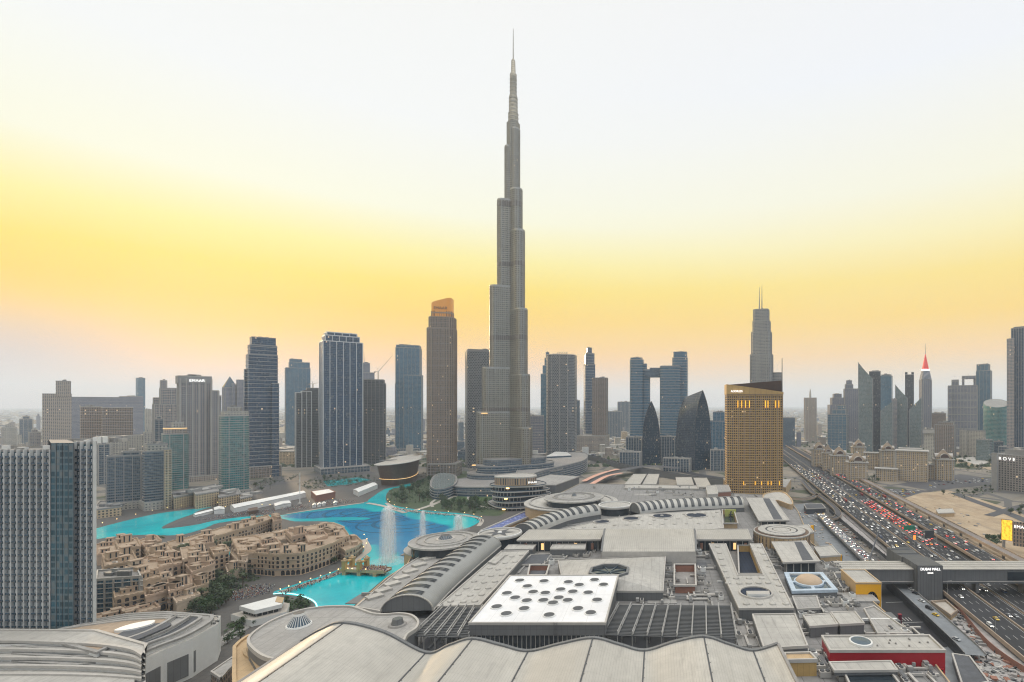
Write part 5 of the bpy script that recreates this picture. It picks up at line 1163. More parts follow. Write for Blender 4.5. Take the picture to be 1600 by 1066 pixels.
# north end: ribbed sheds and sweeping ramps
for i,(a,b,c_,d,lab) in enumerate((((990,741),(1010,741),(1000,757),(976,757),'leftmost'),((1013,741),(1030,741),(1025,757),(1004,757),'second'),((1056,746),(1080,746),(1084,758),(1058,758),'third'),((1084,747),(1104,747),(1112,762),(1090,761),'rightmost'))):
    slabroof('ribbed_shed',f'{lab} of the four ribbed grey roof sheds before the pointed towers','shed',[a,b,c_,d],22,0,'conc2','roofp',.5)
slabroof('shed_front','long lit cream colonnade front beneath the ribbed sheds','building',[(978,758),(1090,759),(1092,764),(976,763)],21,0,'slab','roofw',.5)
slabroof('service_block','white service block between the sheds and brown hotel','building',[(1103,760),(1118,758),(1122,772),(1106,773)],26,0,'slab','roofw',.5)
slabroof('service_block','brown flat roofed block next to the hotel podium','building',[(1118,758),(1138,758),(1142,768),(1122,769)],25,0,'brick','roofg',.5)
mb=MB()
for L in ([(912,752),(928,744),(945,738),(966,733)],[(925,756),(948,744),(972,739)]): ribbon(mb,spline(GP(L,14),6,False),9,14,plain('ramp_sunlight_tint',(.62,.34,.25),.8) if 'ramp_sunlight_tint' not in MC else MC['ramp_sunlight_tint'])  # warm light on the ramps is put into their pink base colour
structure(mb,'ramp_road')
pxp=[(900,762),(930,750),(960,738),(985,732),(1020,728),(1060,732)]
mb=MB(); ribbon(mb,spline(GP(pxp,12),6,False),22,12,M['asphalt2']); structure(mb,'terrace')
pathdeck('flyover_road',[(905,709),(940,717),(980,728),(1030,737),(1080,745),(1136,752)],12,9,M['asphalt'],1.6,M['grey'],True)
# terraced round shop by the lake
def terraced():
    L=[(812,779,50,4.5),(812,774,46,11),(812,769,44,17.5),(812,764,43,24),(811,758,42,30.5),(808,753,31,41)]; Yc=G(808,800,0)[1]+44
    root=thing('terraced_shop','round shop with five curved lit terraces by the lake park','shop',(XD(805,Yc),Yc,0)); 
    for i,(px,py,rp,z) in enumerate(L):
        r_=rp/F*Yc; c=(XD(px,Yc),Yc); N=48; wob=lambda t:1+.10*math.sin(3*t+i*.7)
        C=lambda k,s=1:[(c[0]+(r_*wob(t)+k)*math.cos(t)*1.0,c[1]+(r_*wob(t)+k)*math.sin(t)*.85) for t in [2*math.pi*q/N for q in range(N)]]
        zb=0 if i==0 else L[i-1][3]
        if i<5:
            mb=MB(); mb.prism(C(-5),zb,z-1.5,M['glassd'],M['grey']); mb.fins(C(-5),zb,z-1.5,7,.3,.4,M['frame']); mb.build('glazed_storey',root); mb=MB(); mb.prism(C(0),z-1.5,z,M['slab'],M['roofg'],True); mb.build('terrace_slab',root); mb=MB(); mb.ring(C(-.6),0,z,z+1.1,M['glassb'],inner=M['glassb'],d2=-.15); mb.build('balustrade',root)
            if i%2==0:
                p=C(-4.2)[34]; mb=MB(); mb.box(p[0],p[1],z-3.5,z-1.6,4,.8,M['warm']); mb.build('lamp',root)
        else:
            mb=MB(); mb.prism(C(0),zb,z,M['tan'],M['roofw']); mb.fins(C(0),zb+1,z-1,3.4,.3,1.2,M['brown']); mb.ring(C(0),.5,z-.8,z+.9,M['roofw'],inner=M['roofw'],d2=-1); mb.build('crown_drum',root)
    text('EMAAR',3.6,M['signw'],root,(XD(832,Yc-30),Yc-30,ZD(754,Yc-30)),.35)
terraced()
slabroof('grey_block','grey angled block with round roof opening behind the terraced shop','building',[(838,748),(860,742),(905,745),(868,758),(842,758)],25,0,'grey','roofg',.6)
P=spline(GP([(812,747),(850,735),(890,726),(915,718),(914,708),(880,708),(840,718),(810,733)],26),4)
mb=MB(); shaft(mb,ccw(P),0,26,M['slate'],(4,.6,.9,M['frame']),None); c=cen(P); r=thing('curved_block','long curved grey block of stacked floors right of the skyscraper foot','building',(c[0],c[1],0)); mb.build('block',r)
g=[G(*p,29) for p in ((852,714),(893,712),(886,707),(868,706))]; mb=MB(); mb.prism(g,26,29.5,M['slate'],M['whitefin']); mb.build('roof_pool',r)
for a,b,lab in (((672,752),(712,742),'green roofed'),((700,735),(800,745),'long low')):
    pass
P=spline(GP([(672,760),(678,744),(694,740),(712,744),(712,756),(690,764)],16),4); mb=MB(); shaft(mb,ccw(P),0,16,M['slate'],(4,.6,.8,M['frame']),None); c=cen(P); r=thing('curved_block','small curved block with pale green roof in the lakeside park','building',(c[0],c[1],0)); mb.build('block',r); mb=MB(); mb.prism(offset(ccw(P),-3),16,17,M['teal'],M['wedge']); mb.build('roof_canopy',r)
P=spline(GP([(702,752),(740,746),(780,748),(786,760),(745,762),(706,760)],14),4); mb=MB(); shaft(mb,ccw(P),0,14,M['slate'],(4.5,.6,.8,M['frame']),None); c=cen(P); r=thing('curved_block','long low grey block along the park in front of the skyscraper','building',(c[0],c[1],0)); mb.build('block',r)
# violet blue pool terrace beside the lake edge of the mall
mb=MB(); P=GP([(752,830),(828,797),(846,800),(790,822),(766,836)],12); mb.prism(P,0,12,M['tan'],plain('violet_blue_pool_floor',(.16,.20,.42),.25)); c=cen(P); r=thing('pool_terrace','long violet blue pool terrace between lake and star roofed disc','terrace',(c[0],c[1],0)); mb.build('basin',r); mb=MB(); mb.ring(ccw(P),1.5,11,13,M['slab'],inner=M['slab'],d2=0); mb.build('coping',r)
# low upstands, ducts and patches breaking up the base roof
rp=random.Random(19)
def onbase(px,py): return inpoly(*G(px,py,BZ),BASE)
for i in range(80):
    px,py=rp.uniform(560,1470),rp.uniform(752,1050); g=G(px,py,BZ)
    if not onbase(px,py): continue
    w_,d=rp.uniform(6,26),rp.uniform(5,16); mb=MB(); mb.box(g[0],g[1],BZ-.3,BZ+rp.choice((.12,.14,.16,.5,.9,1.6))+i*.003,w_,d,M[rp.choice(('roofg','roofw','conc2','roofd','grey','roofg'))],0); mb.build('roof_patch',mall)
for i in range(95):
    px,py=rp.uniform(560,1470),rp.uniform(752,1050); g=G(px,py,BZ)
    if not onbase(px,py): continue
    L=rp.uniform(8,34); h=rp.choice((.9,1.3,2.0)); mb=MB()
    if rp.random()<.5: mb.box(g[0],g[1],BZ+.3,BZ+h+i*.002,rp.uniform(.5,1.3),L,M[rp.choice(('slab','frame','grey'))],0)
    else: mb.box(g[0],g[1],BZ+.3,BZ+h+i*.002,L,rp.uniform(.5,1.3),M[rp.choice(('slab','frame','white'))],0)
    mb.build('roof_duct',mall)
# roof machinery
acs=[]
def ac_proto(kind):
    root=thing('air_conditioner','x','air conditioner',(0,0,-500)); r_=random.Random(kind)
    if kind==0:
        mb=MB(); mb.box(0,0,.3,2.3,4.2,2.4,M['slab']); mb.build('casing',root,True)
        for x in (-1,1): mb=MB(); mb.cyl(x,0,2.3,2.7,.85,.8,M['darkmetal'],12); mb.build('fan',root,True)
    elif kind==1:
        mb=MB(); mb.box(0,0,.2,1.7,2.2,6.5,M['frame']); mb.box(0,0,1.7,2.0,1.6,6,M['grey']); mb.build('casing',root,True)
        mb=MB(); mb.box(0,4.6,.4,1.4,1.2,3,M['slab']); mb.build('duct',root,True)
    elif kind==2:
        mb=MB(); mb.box(0,0,.2,3.0,3.2,3.2,M['white']); mb.build('casing',root,True); mb=MB(); mb.cyl(0,0,3,3.6,1.3,1.3,M['grey'],14); mb.build('fan',root,True)
    else:
        mb=MB(); mb.box(0,0,.5,1.3,1.1,13,M['slab']); mb.box(0,-6.5,.5,2.6,1.8,1.8,M['frame']); mb.box(2.6,6,.5,1.3,5,1.1,M['slab']); mb.build('duct',root,True)
        for y in (-4,0,4): mb=MB(); mb.box(0,y,0,.5,1.3,.2,M['darkmetal']); mb.build('support',root,True)
    return root
PR=[ac_proto(k) for k in range(4)]
zones=[([(905,760),(1100,763),(1100,772),(905,770)],16,'at the north end of the mall'),([(760,850),(800,846),(790,852),(770,862)],6,'behind the slanting dotted strip'),([(1240,930),(1300,930),(1330,955),(1260,957)],14,'between the dome and pale blocks'),([(1370,985),(1420,985),(1440,992),(1360,992)],8,'at the rear of the crimson wall'),([(650,930),(684,946),(660,955),(640,950)],6,'by the near end of the gallery'),([(1200,1000),(1225,1000),(1228,1020),(1205,1020)],4,'right of the wave roof'),([(1042,870),(1056,868),(1056,930),(1042,930)],14,'beside the brown walled courtyard'),([(1088,850),(1106,850),(1110,945),(1088,945)],18,'left of the L shaped dotted roof'),([(880,862),(935,862),(935,872),(880,872)],10,'behind the hipped roof'),([(945,866),(1085,866),(1085,870),(945,870)],12,'below the arched roof'),
([(1193,850),(1206,852),(1225,890),(1208,892)],14,'between the dotted roof and slab roof'),([(1284,880),(1306,882),(1345,950),(1318,952)],20,'right of the sand coloured dome'),([(1240,954),(1262,954),(1290,992),(1268,994)],10,'behind the crimson store'),([(862,872),(880,868),(846,898),(830,898)],8,'left of the hipped roof'),
([(950,928),(1130,928),(1135,942),(950,942)],18,'behind the right steel louvre frame'),([(1262,1016),(1290,1020),(1318,1064),(1280,1064)],14,'in front of the gold panelled block'),([(1400,1030),(1445,1030),(1480,1090),(1420,1090)],14,'at the foot of the crimson wall'),([(1150,955),(1172,956),(1190,1012),(1156,1012)],10,'right of the steel louvre frame'),([(1120,772),(1150,774),(1160,786),(1120,786)],8,'behind the far vaulted gallery'),([(985,765),(1100,768),(1110,785),(985,788)],14,'between ribbed sheds and far gallery'),([(1190,815),(1200,816),(1185,846),(1176,846)],6,'left of the gold rotunda')]
KN=['grey two fan air conditioner','long grey air handler','white one fan cooler','pale roof duct run']
rz=random.Random(11)
for poly,n,where in zones:
    P=GP(poly,BZ); xs=[p[0] for p in P]; ys=[p[1] for p in P]; k=0; tries=0; placed=[]
    while k<n and tries<400:
        tries+=1; x,y=rz.uniform(min(xs),max(xs)),rz.uniform(min(ys),max(ys))
        if not inpoly(x,y,P) or any(math.dist((x,y),q)<4.6 for q in placed): continue
        placed.append((x,y)); kd=rz.choice((0,0,1,2,3,3)); dup(PR[kd],(x,y,BZ+.02),rz.choice((0,math.pi/2)),f'{KN[kd]} {where}',f'roof machinery {where}',rz.uniform(.8,1.25)); k+=1
for p in PR:
    for c_ in list(p.children): bpy.data.objects.remove(c_)
    bpy.data.objects.remove(p)
# mast crane arm over the yard
g=G(1345,880,5); h=G(1375,815,5)
# footbridge with grey tower
def footbridge():
    D=372; z0,z1=9.8,20.6; xa=XD(1312,D); xb=XD(1980,D); tw0,tw1=XD(1434,366),XD(1473,366)
    root=thing('footbridge','long enclosed grey footbridge crossing the highway from the mall','footbridge',((xa+xb)/2,D+9,0))
    for a,b in ((xa,tw0),(tw1,xb)):
        mb=MB(); mb.box((a+b)/2,D+9,z0,z1-.8,b-a,18,M['grey']); mb.fins([(a,D),(b,D),(b,D+18),(a,D+18)],z0+1,z1-1,3.2,.12,.16,M['grey']); mb.build('enclosure',root)
        mb=MB(); mb.box((a+b)/2,D+9,z1-.75,z1,b-a,19.4,M['slab'],0,M['roofp']); 
        for k in (.25,.5,.75): mb.box((a+b)/2,D+19.4*k-.7,z1,z1+.35,b-a,.4,M['slab'])
        mb.build('roof',root); mb=MB(); mb.box((a+b)/2,D-.35,z0+1.3,z0+1.7,b-a,.5,M['slab']); mb.build('ledge',root)
    gx=XD(1585,D); mb=MB(); mb.box(gx+8,D-.2,z0+2.5,z1-2.5,26,.4,M['glassd']); mb.build('window_bay',root)
    for px in (1597,1524):
        x=XD(px,D+9); mb=MB(); mb.box(x,D+9,0,z0-.05,2.6,5,M['conc2']); mb.build('pier',root)
    t=thing('bridge_tower','dark grey lift tower with lit lettering astride the footbridge','tower',((tw0+tw1)/2,380,0)); zt=ZD(884,366)
    mb=MB(); mb.box((tw0+tw1)/2,366+11,0,zt,tw1-tw0,22,M['grey'],0,M['darkmetal']); mb.fins([(tw0,366),(tw1,366),(tw1,388),(tw0,388)],.5,zt-.3,2.0,.12,.12,M['darkmetal']); mb.build('shaft',t)
    mb=MB(); 
    for k in range(2): mb.box((tw0+tw1)/2-1.5,366+28.5+k*13,z1-6,zt-.3-k*.02,(tw1-tw0)*.96,12.6,M['grey'],0,M['darkmetal'])
    for k in range(2): mb.box((tw0+tw1)/2-1.5,366+30+k*13,zt-.3,zt+.25,(tw1-tw0)*.96,.6,M['grey'])
    mb.build('link_roof',t)
    text('DUBAI MALL',2.55,M['signw'],t,((tw0+tw1)/2,365.7,ZD(889.5,366)),0,ext=.12); text('EMAAR',1.3,M['signw'],t,((tw0+tw1)/2,365.7,ZD(895.5,366)),0,ext=.12)
footbridge()
# billboard beside the highway
def billboard():
    a=Vector((*G(1564.5,862,0),)); x0,y0=a; d=Vector((.30,-1)).normalized(); root=thing('billboard','brown hoarding on a post with glowing yellow advertising screen and white letters','billboard',(x0,y0,0)); zt,zb=ZD(811,y0),ZD(843,y0); w_=9.5; n=Vector((d.y,-d.x)); 
    d=Vector((.78,-.62)); 
    P=lambda s,o=0:Vector((x0,y0))+d*s+Vector((d.y,-d.x))*o
    mb=MB(); q=[P(0,-1),P(9,-1),P(9,1),P(0,1)]; mb.prism([tuple(p) for p in q],zb,zt,M['darkmetal']); mb.build('screen_box',root)
    mb=MB(); m,t_,b=newmat('yellow_advert_screen'); u,v,uv=uvsep(t_); nn=noise(t_,.35,3,uv); col=t_.mix(t_.mapr(nn,.42,.6),(1,.62,.05,1),(.75,.33,.02,1)); t_.put(b.inputs['Base Color'],col); t_.put(b.inputs['Emission Color'],col); b.inputs['Emission Strength'].default_value=1.0
    p,q=P(.3,1.06),P(8.7,1.06); f=[(p.x,p.y,zb+.3),(q.x,q.y,zb+.3),(q.x,q.y,zt-.3),(p.x,p.y,zt-.3)]; mb.face(f,m,[(0,0),(13,0),(13,19),(0,19)]); mb.build('screen',root)
    mb=MB(); q=[P(9.2,-1),P(60,-1),P(60,.9),P(9.2,.9)]; mb.prism([tuple(p) for p in q],zb-4,zt-1,M['brown']); mb.build('panel',root)
    p=P(16.5,1.2); text('EMAAR',4.0,M['signw'],root,(p.x,p.y,zt-5.5),math.atan2(d.y,d.x))
    for s in (2,30,55): p=P(s); mb=MB(); mb.cyl(p.x,p.y,0,zb,1.3,1.3,M['conc2'],14); mb.build('post',root)
billboard()
# ---------------------------------------------------------------- old town blocks on the lake island
def arch_window(w_,h,arch=True):
    mb=MB(); N=8
    if arch:
        pts=[(-w_/2,0),(w_/2,0),(w_/2,h*.6)]+[(w_/2*math.cos(math.pi*k/N),h*.6+h*.4*math.sin(math.pi*k/N)) for k in range(1,N)]+[(-w_/2,h*.6)]
    else: pts=[(-w_/2,0),(w_/2,0),(w_/2,h),(-w_/2,h)]
    mb.face([(x,-.03,z) for x,z in pts],M['glassd'])
    for (x0,z0),(x1,z1) in zip(pts,pts[1:]+pts[:1]): mb.beam((x0,-.12,z0),(x1,-.12,z1),.28,.22,M['sandstone'])
    mb.beam((0,-.1,0),(0,-.1,h*.95),.12,.12,M['wood']); mb.beam((-w_/2,-.1,h*.5),(w_/2,-.1,h*.5),.12,.12,M['wood'])
    mb.box(0,-.3,-.35,-.05,w_+.7,.7,M['sandstone'])
    o=mb.build('window'); return o
WP=[arch_window(2.2,2.8),arch_window(2.3,2.3,False),arch_window(3.2,4.4)]
def souk(label,px,h,mat='sandstone',court=None,extra_roofs=3,seed=1,arcade=True,name='old_town_block',step=3.5,maxw=98):
    P=ccw(GP(px,h)); c=cen(P); root=thing(name,label,'building',(c[0],c[1],0),'sand coloured old town blocks'); r_=random.Random(seed)
    mat=('cream' if seed%4==0 else mat)
    mb=MB(); mb.prism(P,0,h,M[mat],M['souktop']); mb.build('wall',root)
    mb=MB(); mb.ring(P,.35,h-.5,h+1.1,M[mat],inner=M[mat],d2=-.45)
    n=len(P)
    for i in range(n):
        a,b=Vector(P[i]),Vector(P[(i+1)%n]); L=(b-a).length
        for k in range(int(L/3)): q=a.lerp(b,(k+.5)*3/L); mb.box(q.x,q.y,h+1.1,h+1.6,1,.8,M[mat],math.atan2(b.y-a.y,b.x-a.x))
    mb.build('parapet',root)
    if h>9: mb=MB(); mb.ring(P,.3,4.9,5.4,M['slab']); mb.ring(P,.22,h-4.2,h-3.9,M['slab']); mb.build('string_course',root)
    cnt=0; fl=max(1,int((h-6)/3.4)); cand=[]
    for i in range(n):
        a,b=Vector(P[i]),Vector(P[(i+1)%n]); e=b-a; L=e.length
        if L<4: continue
        e/=L; nn=Vector((e.y,-e.x)); mid=(a+b)/2
        if nn.dot(-mid)<=.02*mid.length: continue
        k=max(1,int(L/step)); ang=math.atan2(e.y,e.x)
        for j in range(k):
            p=a+e*((j+.5)*L/k)+nn*.02
            if arcade and h>9: cand.append((p,.15,2,ang))
            for f in range(fl):
                z=6.2+f*3.4
                if z+2.6>h-.4: continue
                cand.append((p,z,0 if (j//2+f)%3 else 1,ang))
    if len(cand)>maxw: r_.shuffle(cand); cand=cand[:maxw]
    for p,z,w_,ang in cand:
        o=WP[w_].copy(); COL.objects.link(o); o.parent=root; o.location=(p.x-c[0],p.y-c[1],z); o.rotation_euler=(0,0,ang)
    Q=offset(P,-3); xs=[p[0] for p in P]; ys=[p[1] for p in P]; k=0; tr=0
    while k<int(extra_roofs*2.2)+1 and tr<120:
        tr+=1; x,y=r_.uniform(min(xs),max(xs)),r_.uniform(min(ys),max(ys))
        if not inpoly(x,y,Q): continue
        k+=1; mb=MB(); hh=r_.choice((1.6,2.6,3.4,3.4,6.5)); w_=r_.uniform(3,7); d=r_.uniform(3,6); a=math.atan2(P[1][1]-P[0][1],P[1][0]-P[0][0]); mb.box(x,y,h,h+hh,w_,d,M[mat],a,M['souktop']); mb.box(x,y,h+hh,h+hh+.5,w_+.6,d+.6,M['peach'],a,M['souktop']); [mb.box(x+math.cos(a)*o-math.sin(a)*-d/2,y+math.sin(a)*o+math.cos(a)*-d/2,h+.6,h+hh-.5,.9,.12,M['glassd'],a) for o in (-w_*.25,w_*.25)]
        mb.build('roof_room',root)
    for q in range(4):
        x,y=r_.uniform(min(xs),max(xs)),r_.uniform(min(ys),max(ys))
        if inpoly(x,y,Q): mb=MB(); mb.box(x,y,h,h+1.2,1.6,1.2,M['slab']); mb.cyl(x+2,y,h,h+.9,.6,.6,M['white'],10); mb.build('roof_plant',root)
    return root
souk('long curved old town front with arcade facing the turquoise pond',[(372,857),(400,858),(440,852),(470,851),(500,842),(520,836),(536,826),(541,832),(545,838),(520,850),(497,858),(470,866),(430,868),(396,865),(372,868)],17,'sandstone',extra_roofs=6,seed=2,maxw=98)
souk('lower terraced end of the old town front at the lake tip',[(540,838),(556,838),(566,848),(556,856),(540,862),(530,856)],10,'sandstone',extra_roofs=1,seed=3)
souk('old town back wing along the deep blue lake',[(398,838),(440,830),(478,824),(520,818),(538,825),(515,832),(470,840),(420,848)],15,'sandstone',extra_roofs=5,seed=4)
souk('square peach tower block inside the old town courtyard',[(446,830),(468,826),(478,834),(456,840)],21,'peach',extra_roofs=1,seed=5,arcade=False)
souk('second peach block in the middle of the old town island',[(476,836),(502,829),(512,838),(482,848)],19,'peach',extra_roofs=1,seed=6,arcade=False)
souk('sand block with roof terraces at the left end of the pond front',[(362,842),(398,838),(424,850),(400,862),(372,862)],18,'sandstone',extra_roofs=4,seed=7)
souk('old town block by the small turquoise courtyard pool',[(368,850),(384,860),(386,880),(372,878),(360,866)],13,'sandstone',extra_roofs=2,seed=8)
souk('lakeside arcade wing with tall arches running along the canal',[(262,848),(292,842),(325,832),(360,822),(392,812),(418,806),(424,812),(396,822),(362,832),(330,842),(298,851),(268,856)],14,'sandstone',extra_roofs=5,seed=9)
souk('blocky house at the canal bend with warm lights',[(216,846),(244,838),(252,846),(226,856)],15,'peach',extra_roofs=2,seed=10)
souk('white cream tower house at the lake corner of the canal wing',[(424,808),(436,806),(440,813),(428,816)],15,'peach',extra_roofs=1,seed=11,arcade=False)
souk('tall pale stepped old town house left of the courtyard pool',[(282,858),(318,852),(322,868),(286,876)],20,'peach',extra_roofs=3,seed=12)
souk('mid height old town house with roof garden behind the wooded slope',[(290,884),(326,872),(336,882),(300,896)],16,'peach',extra_roofs=3,seed=13)
souk('tall peach block with arched windows rising from the trees',[(222,874),(262,866),(270,882),(226,896)],21,'peach',extra_roofs=3,seed=14)
souk('lower peach wing stepping down to the wooded slope',[(262,908),(298,900),(300,914),(264,926)],13,'peach',extra_roofs=2,seed=15)
souk('lowest terraced peach house beside the curved roofed hall',[(266,930),(296,918),(312,930),(276,944)],8,'peach',extra_roofs=1,seed=16,arcade=False)
souk('small peach house between tall peach block and canal arcade',[(228,858),(264,852),(270,862),(234,870)],16,'sandstone',extra_roofs=3,seed=17)
souk('brown distant old town row by the near canal bank',[(150,852),(196,846),(216,852),(206,862),(152,868)],9,'peach',extra_roofs=3,seed=18)
souk('pale old town block with roof dome left of the peach blocks',[(160,868),(206,862),(214,876),(164,886)],17,'sandstone',extra_roofs=3,seed=19)
def balcony_block():
    P=ccw(GP([(152,893),(214,889),(220,902),(150,907)],22)); c=cen(P); root=thing('balcony_block','bluish old town block with deep balconies right of the striped tower','building',(c[0],c[1],0)); mb=MB(); shaft(mb,P,0,22,M['blue'],(3.3,1.0,.4,M['slab']),(5,1.0,.7,M['slab'])); mb.build('block',root); mb=MB(); plant(mb,offset(P,-2),22,44); mb.build('rooftop_plant',root)
balcony_block()
souk('brown low terrace house at the foot of the bluish balcony block',[(150,962),(210,948),(236,940),(250,950),(200,966),(150,978)],6,'peach',extra_roofs=3,seed=21,arcade=False)
EX=[([(252,872),(284,866),(290,880),(258,887)],17,'peach','peach house wedged between the tall arched block and courtyard house'),([(206,897),(246,888),(252,902),(212,912)],18,'sandstone','sand house in the middle of the old town slope'),([(240,893),(262,888),(268,902),(246,908)],15,'peach','narrow peach stair house beside the middle sand house'),([(222,918),(262,908),(270,922),(228,934)],12,'peach','stepped peach house two rows above the layered hall'),([(176,920),(222,911),(228,926),(180,936)],13,'sandstone','sand house below the bluish balcony block'),([(300,908),(318,902),(326,912),(306,920)],9,'sandstone','small sand house at the edge of the trees'),([(196,888),(222,882),(226,892),(200,898)],20,'peach','tall narrow peach house beside the bluish balcony block'),([(328,858),(352,853),(358,862),(334,868)],17,'sandstone','sand house at the back of the courtyard pool'),([(296,846),(330,838),(334,848),(300,856)],19,'peach','peach penthouse block above the canal arcade'),([(180,846),(214,842),(220,854),(186,860)],17,'sandstone','sand block between the canal bend and the domed roof block'),([(352,884),(372,880),(378,890),(356,896)],7,'peach','low peach terrace by the courtyard pool'),([(404,846),(430,842),(438,850),(410,855)],21,'peach','square peach roof pavilion above the pond front'),([(500,828),(524,824),(530,832),(506,838)],18,'sandstone','sand roof pavilion near the lake tip of the old town')]
for i,(px,h,mt,lab) in enumerate(EX): souk(lab,px,h,mt,extra_roofs=2,seed=50+i,maxw=90)
for px in WP: bpy.data.objects.remove(px)
sheet('courtyard_pool',GP([(338,872),(346,864),(366,861),(352,872)],.3),.3,M['pool'])
# cream blocks along the far canal bank
for i,(px,h,lab) in enumerate((([(268,770),(300,764),(304,772),(272,778)],16,'cream canal bank block below the teal and orange crowned tower'),([(300,766),(336,757),(342,768),(306,774)],19,'taller cream canal bank block between the two teal towers'),([(338,770),(372,764),(376,772),(342,778)],13,'cream canal bank block before the round teal tower'),([(150,790),(186,786),(190,792),(152,797)],11,'cream block behind the far left canal promenade'),([(428,700),(458,700),(460,706),(430,706)],30,'pale pink low block between dark stepped tower and twin towers'),([(372,772),(392,768),(394,776),(376,780)],9,'lowest cream block at the right end of the canal bank'))):
    P=ccw(GP(px,h)); c=cen(P); root=thing('canal_block',lab,'building',(c[0],c[1],0),'cream blocks along the far canal bank'); mb=MB(); shaft(mb,P,0,h,M['sandwin'],None,None); mb.build('block',root); mb=MB(); plant(mb,P,h,70+i); mb.build('rooftop_plant',root)
# event tents and stage by the canal
def tent(label,px,h,m='white',ridge=1.5,name='event_tent'):
    P=[Vector(p) for p in ccw(GP(px,h))]; c=cen(P); root=thing(name,label,'tent' if 'tent' in name else 'building',(c[0],c[1],0)); mb=MB(); mb.walls([tuple(p) for p in P],0,h,M[m])
    a,b,c_,d=P; e=(a-b).length>(b-c_).length
    if not e: a,b,c_,d=b,c_,d,a
    r0,r1=(a+d)/2,(b+c_)/2; z=h+ridge
    mb.face([(*a,h),(*b,h),(*r1,z),(*r0,z)],M[m]); mb.face([(*c_,h),(*d,h),(*r0,z),(*r1,z)],M[m]); mb.face([(*d,h),(*a,h),(*r0,z)],M[m]); mb.face([(*b,h),(*c_,h),(*r1,z)],M[m]); mb.build('canopy',root)
    mb=MB(); mb.ring([tuple(p) for p in P],.2,h-.5,h,M['frame']); mb.build('eave_rail',root); return root
tent('long white event tent along the canal promenade',[(360,789),(472,767),(478,770),(366,794)],7)
tent('small white cabin tent in front of the long event tent',[(428,787),(452,782),(455,786),(430,791)],5)
tent('white marquee with pitched roof left of the opera house',[(552,765),(582,754),(590,757),(560,769)],7)
tent('white stage wall tent at the tip between the two canals',[(334,793),(350,792),(351,796),(335,797)],6)
tent('white narrow canopy pointing along the canal tip',[(302,803),(330,796),(333,798),(305,805)],3.2)
tent('brown wooden booth below the long event tent',[(387,795),(402,792),(404,796),(389,799)],5,'wood',.4,'booth_building')
for i,px in enumerate((491,499,506,524)): tent(f'{("first","second","third","rightmost")[i]} little white pavilion tent from the left by the deep lake edge',[(px-3,788-i*1.2),(px+3,787-i*1.2),(px+3,789-i*1.2),(px-3,790-i*1.2)],3.2,'white',1.6)
P=ccw(GP([(486,768),(514,764),(524,769),(494,775)],9)); c=cen(P); root=thing('terracotta_pavilion','terracotta walled box pavilion with white roof beside the event tents','pavilion',(c[0],c[1],0)); mb=MB(); mb.prism(P,0,9,M['brick'],M['white']); mb.build('block',root); mb=MB(); mb.ring(P,.3,8.2,9.6,M['brick'],inner=M['brick'],d2=-.6); mb.build('parapet',root)
x,y=G(468.5,787); root=thing('flagpole','tall white flagpole standing by the event tents','flagpole',(x,y,0)); mb=MB(); mb.cyl(x,y,0,1.2,2.6,2.2,M['slab'],14); mb.build('plinth',root); mb=MB(); mb.cyl(x,y,1.2,ZD(738,y),.55,.3,M['white'],10); mb.build('pole',root); mb=MB(); mb.lathe(x,y,[(0,ZD(738,y)-.4),(.7,ZD(738,y)+.2),(0,ZD(738,y)+.9)],M['gold'],10); mb.build('finial',root)
P=ccw(GP([(255,826),(300,808),(345,803),(385,797),(395,803),(345,811),(300,820)],.35)); mb=MB(); mb.prism(P,.1,.55,M['conc2'],M['asphalt2']); structure(mb,'pier_plaza')
# opera house shaped like a dhow
def opera():
    z=36; O=ccw(spline(GP([(584,727),(600,722),(616,715.5),(636,712.5),(652,713),(659,716),(655,721),(642,725.5),(622,728),(602,728.5)],z),5)); c=cen(O); D=c[1]; root=thing('opera_house','brown boat shaped opera house with overhanging pale roof and dark central slot','opera house',(c[0],c[1],0)); k=lambda s,sx=None:[(c[0]+(p[0]-c[0])*s,c[1]+(p[1]-c[1])*s) for p in O]
    mb=MB(); A,B=k(.74),k(.90); n=len(A); u=0
    zt=lambda p:z+3.2*max(0,(p[0]-c[0])/40)
    for i in range(n):
        j=(i+1)%n; L=math.dist(A[i],A[j]); mb.face([(*A[i],0),(*A[j],0),(*B[j],zt(B[j])),(*B[i],zt(B[i]))],M['wood'],[(u,0),(u+L,0),(u+L,z),(u,z)]); u+=L
    mb.build('hull',root); mb=MB(); mb.ring(k(.80),.4,11,11.7,M['awning']); mb.build('lit_band',root)
    mb=MB(); T=k(1.0); S_=k(.93)
    for i in range(n):
        j=(i+1)%n; mb.face([(*T[j],zt(T[j])),(*T[i],zt(T[i])),(*B[i],zt(B[i])-.3),(*B[j],zt(B[j])-.3)],M['slab']); mb.face([(*T[i],zt(T[i])),(*T[j],zt(T[j])),(*T[j],zt(T[j])+1),(*T[i],zt(T[i])+1)],M['roofw'])
    mb.face([(*p,zt(p)+1) for p in T],M['roofw']); mb.build('roof',root,smooth=30)
    mb=MB(); q=[(c[0]-14+22*math.cos(t)*(1 if math.cos(t)>0 else 1.3),c[1]+4+14*math.sin(t)) for t in [2*math.pi*i/20 for i in range(20)]]; mb.face([(*p,zt(p)+1.15) for p in q],M['darkmetal']); mb.build('roof_slot',root)
opera()
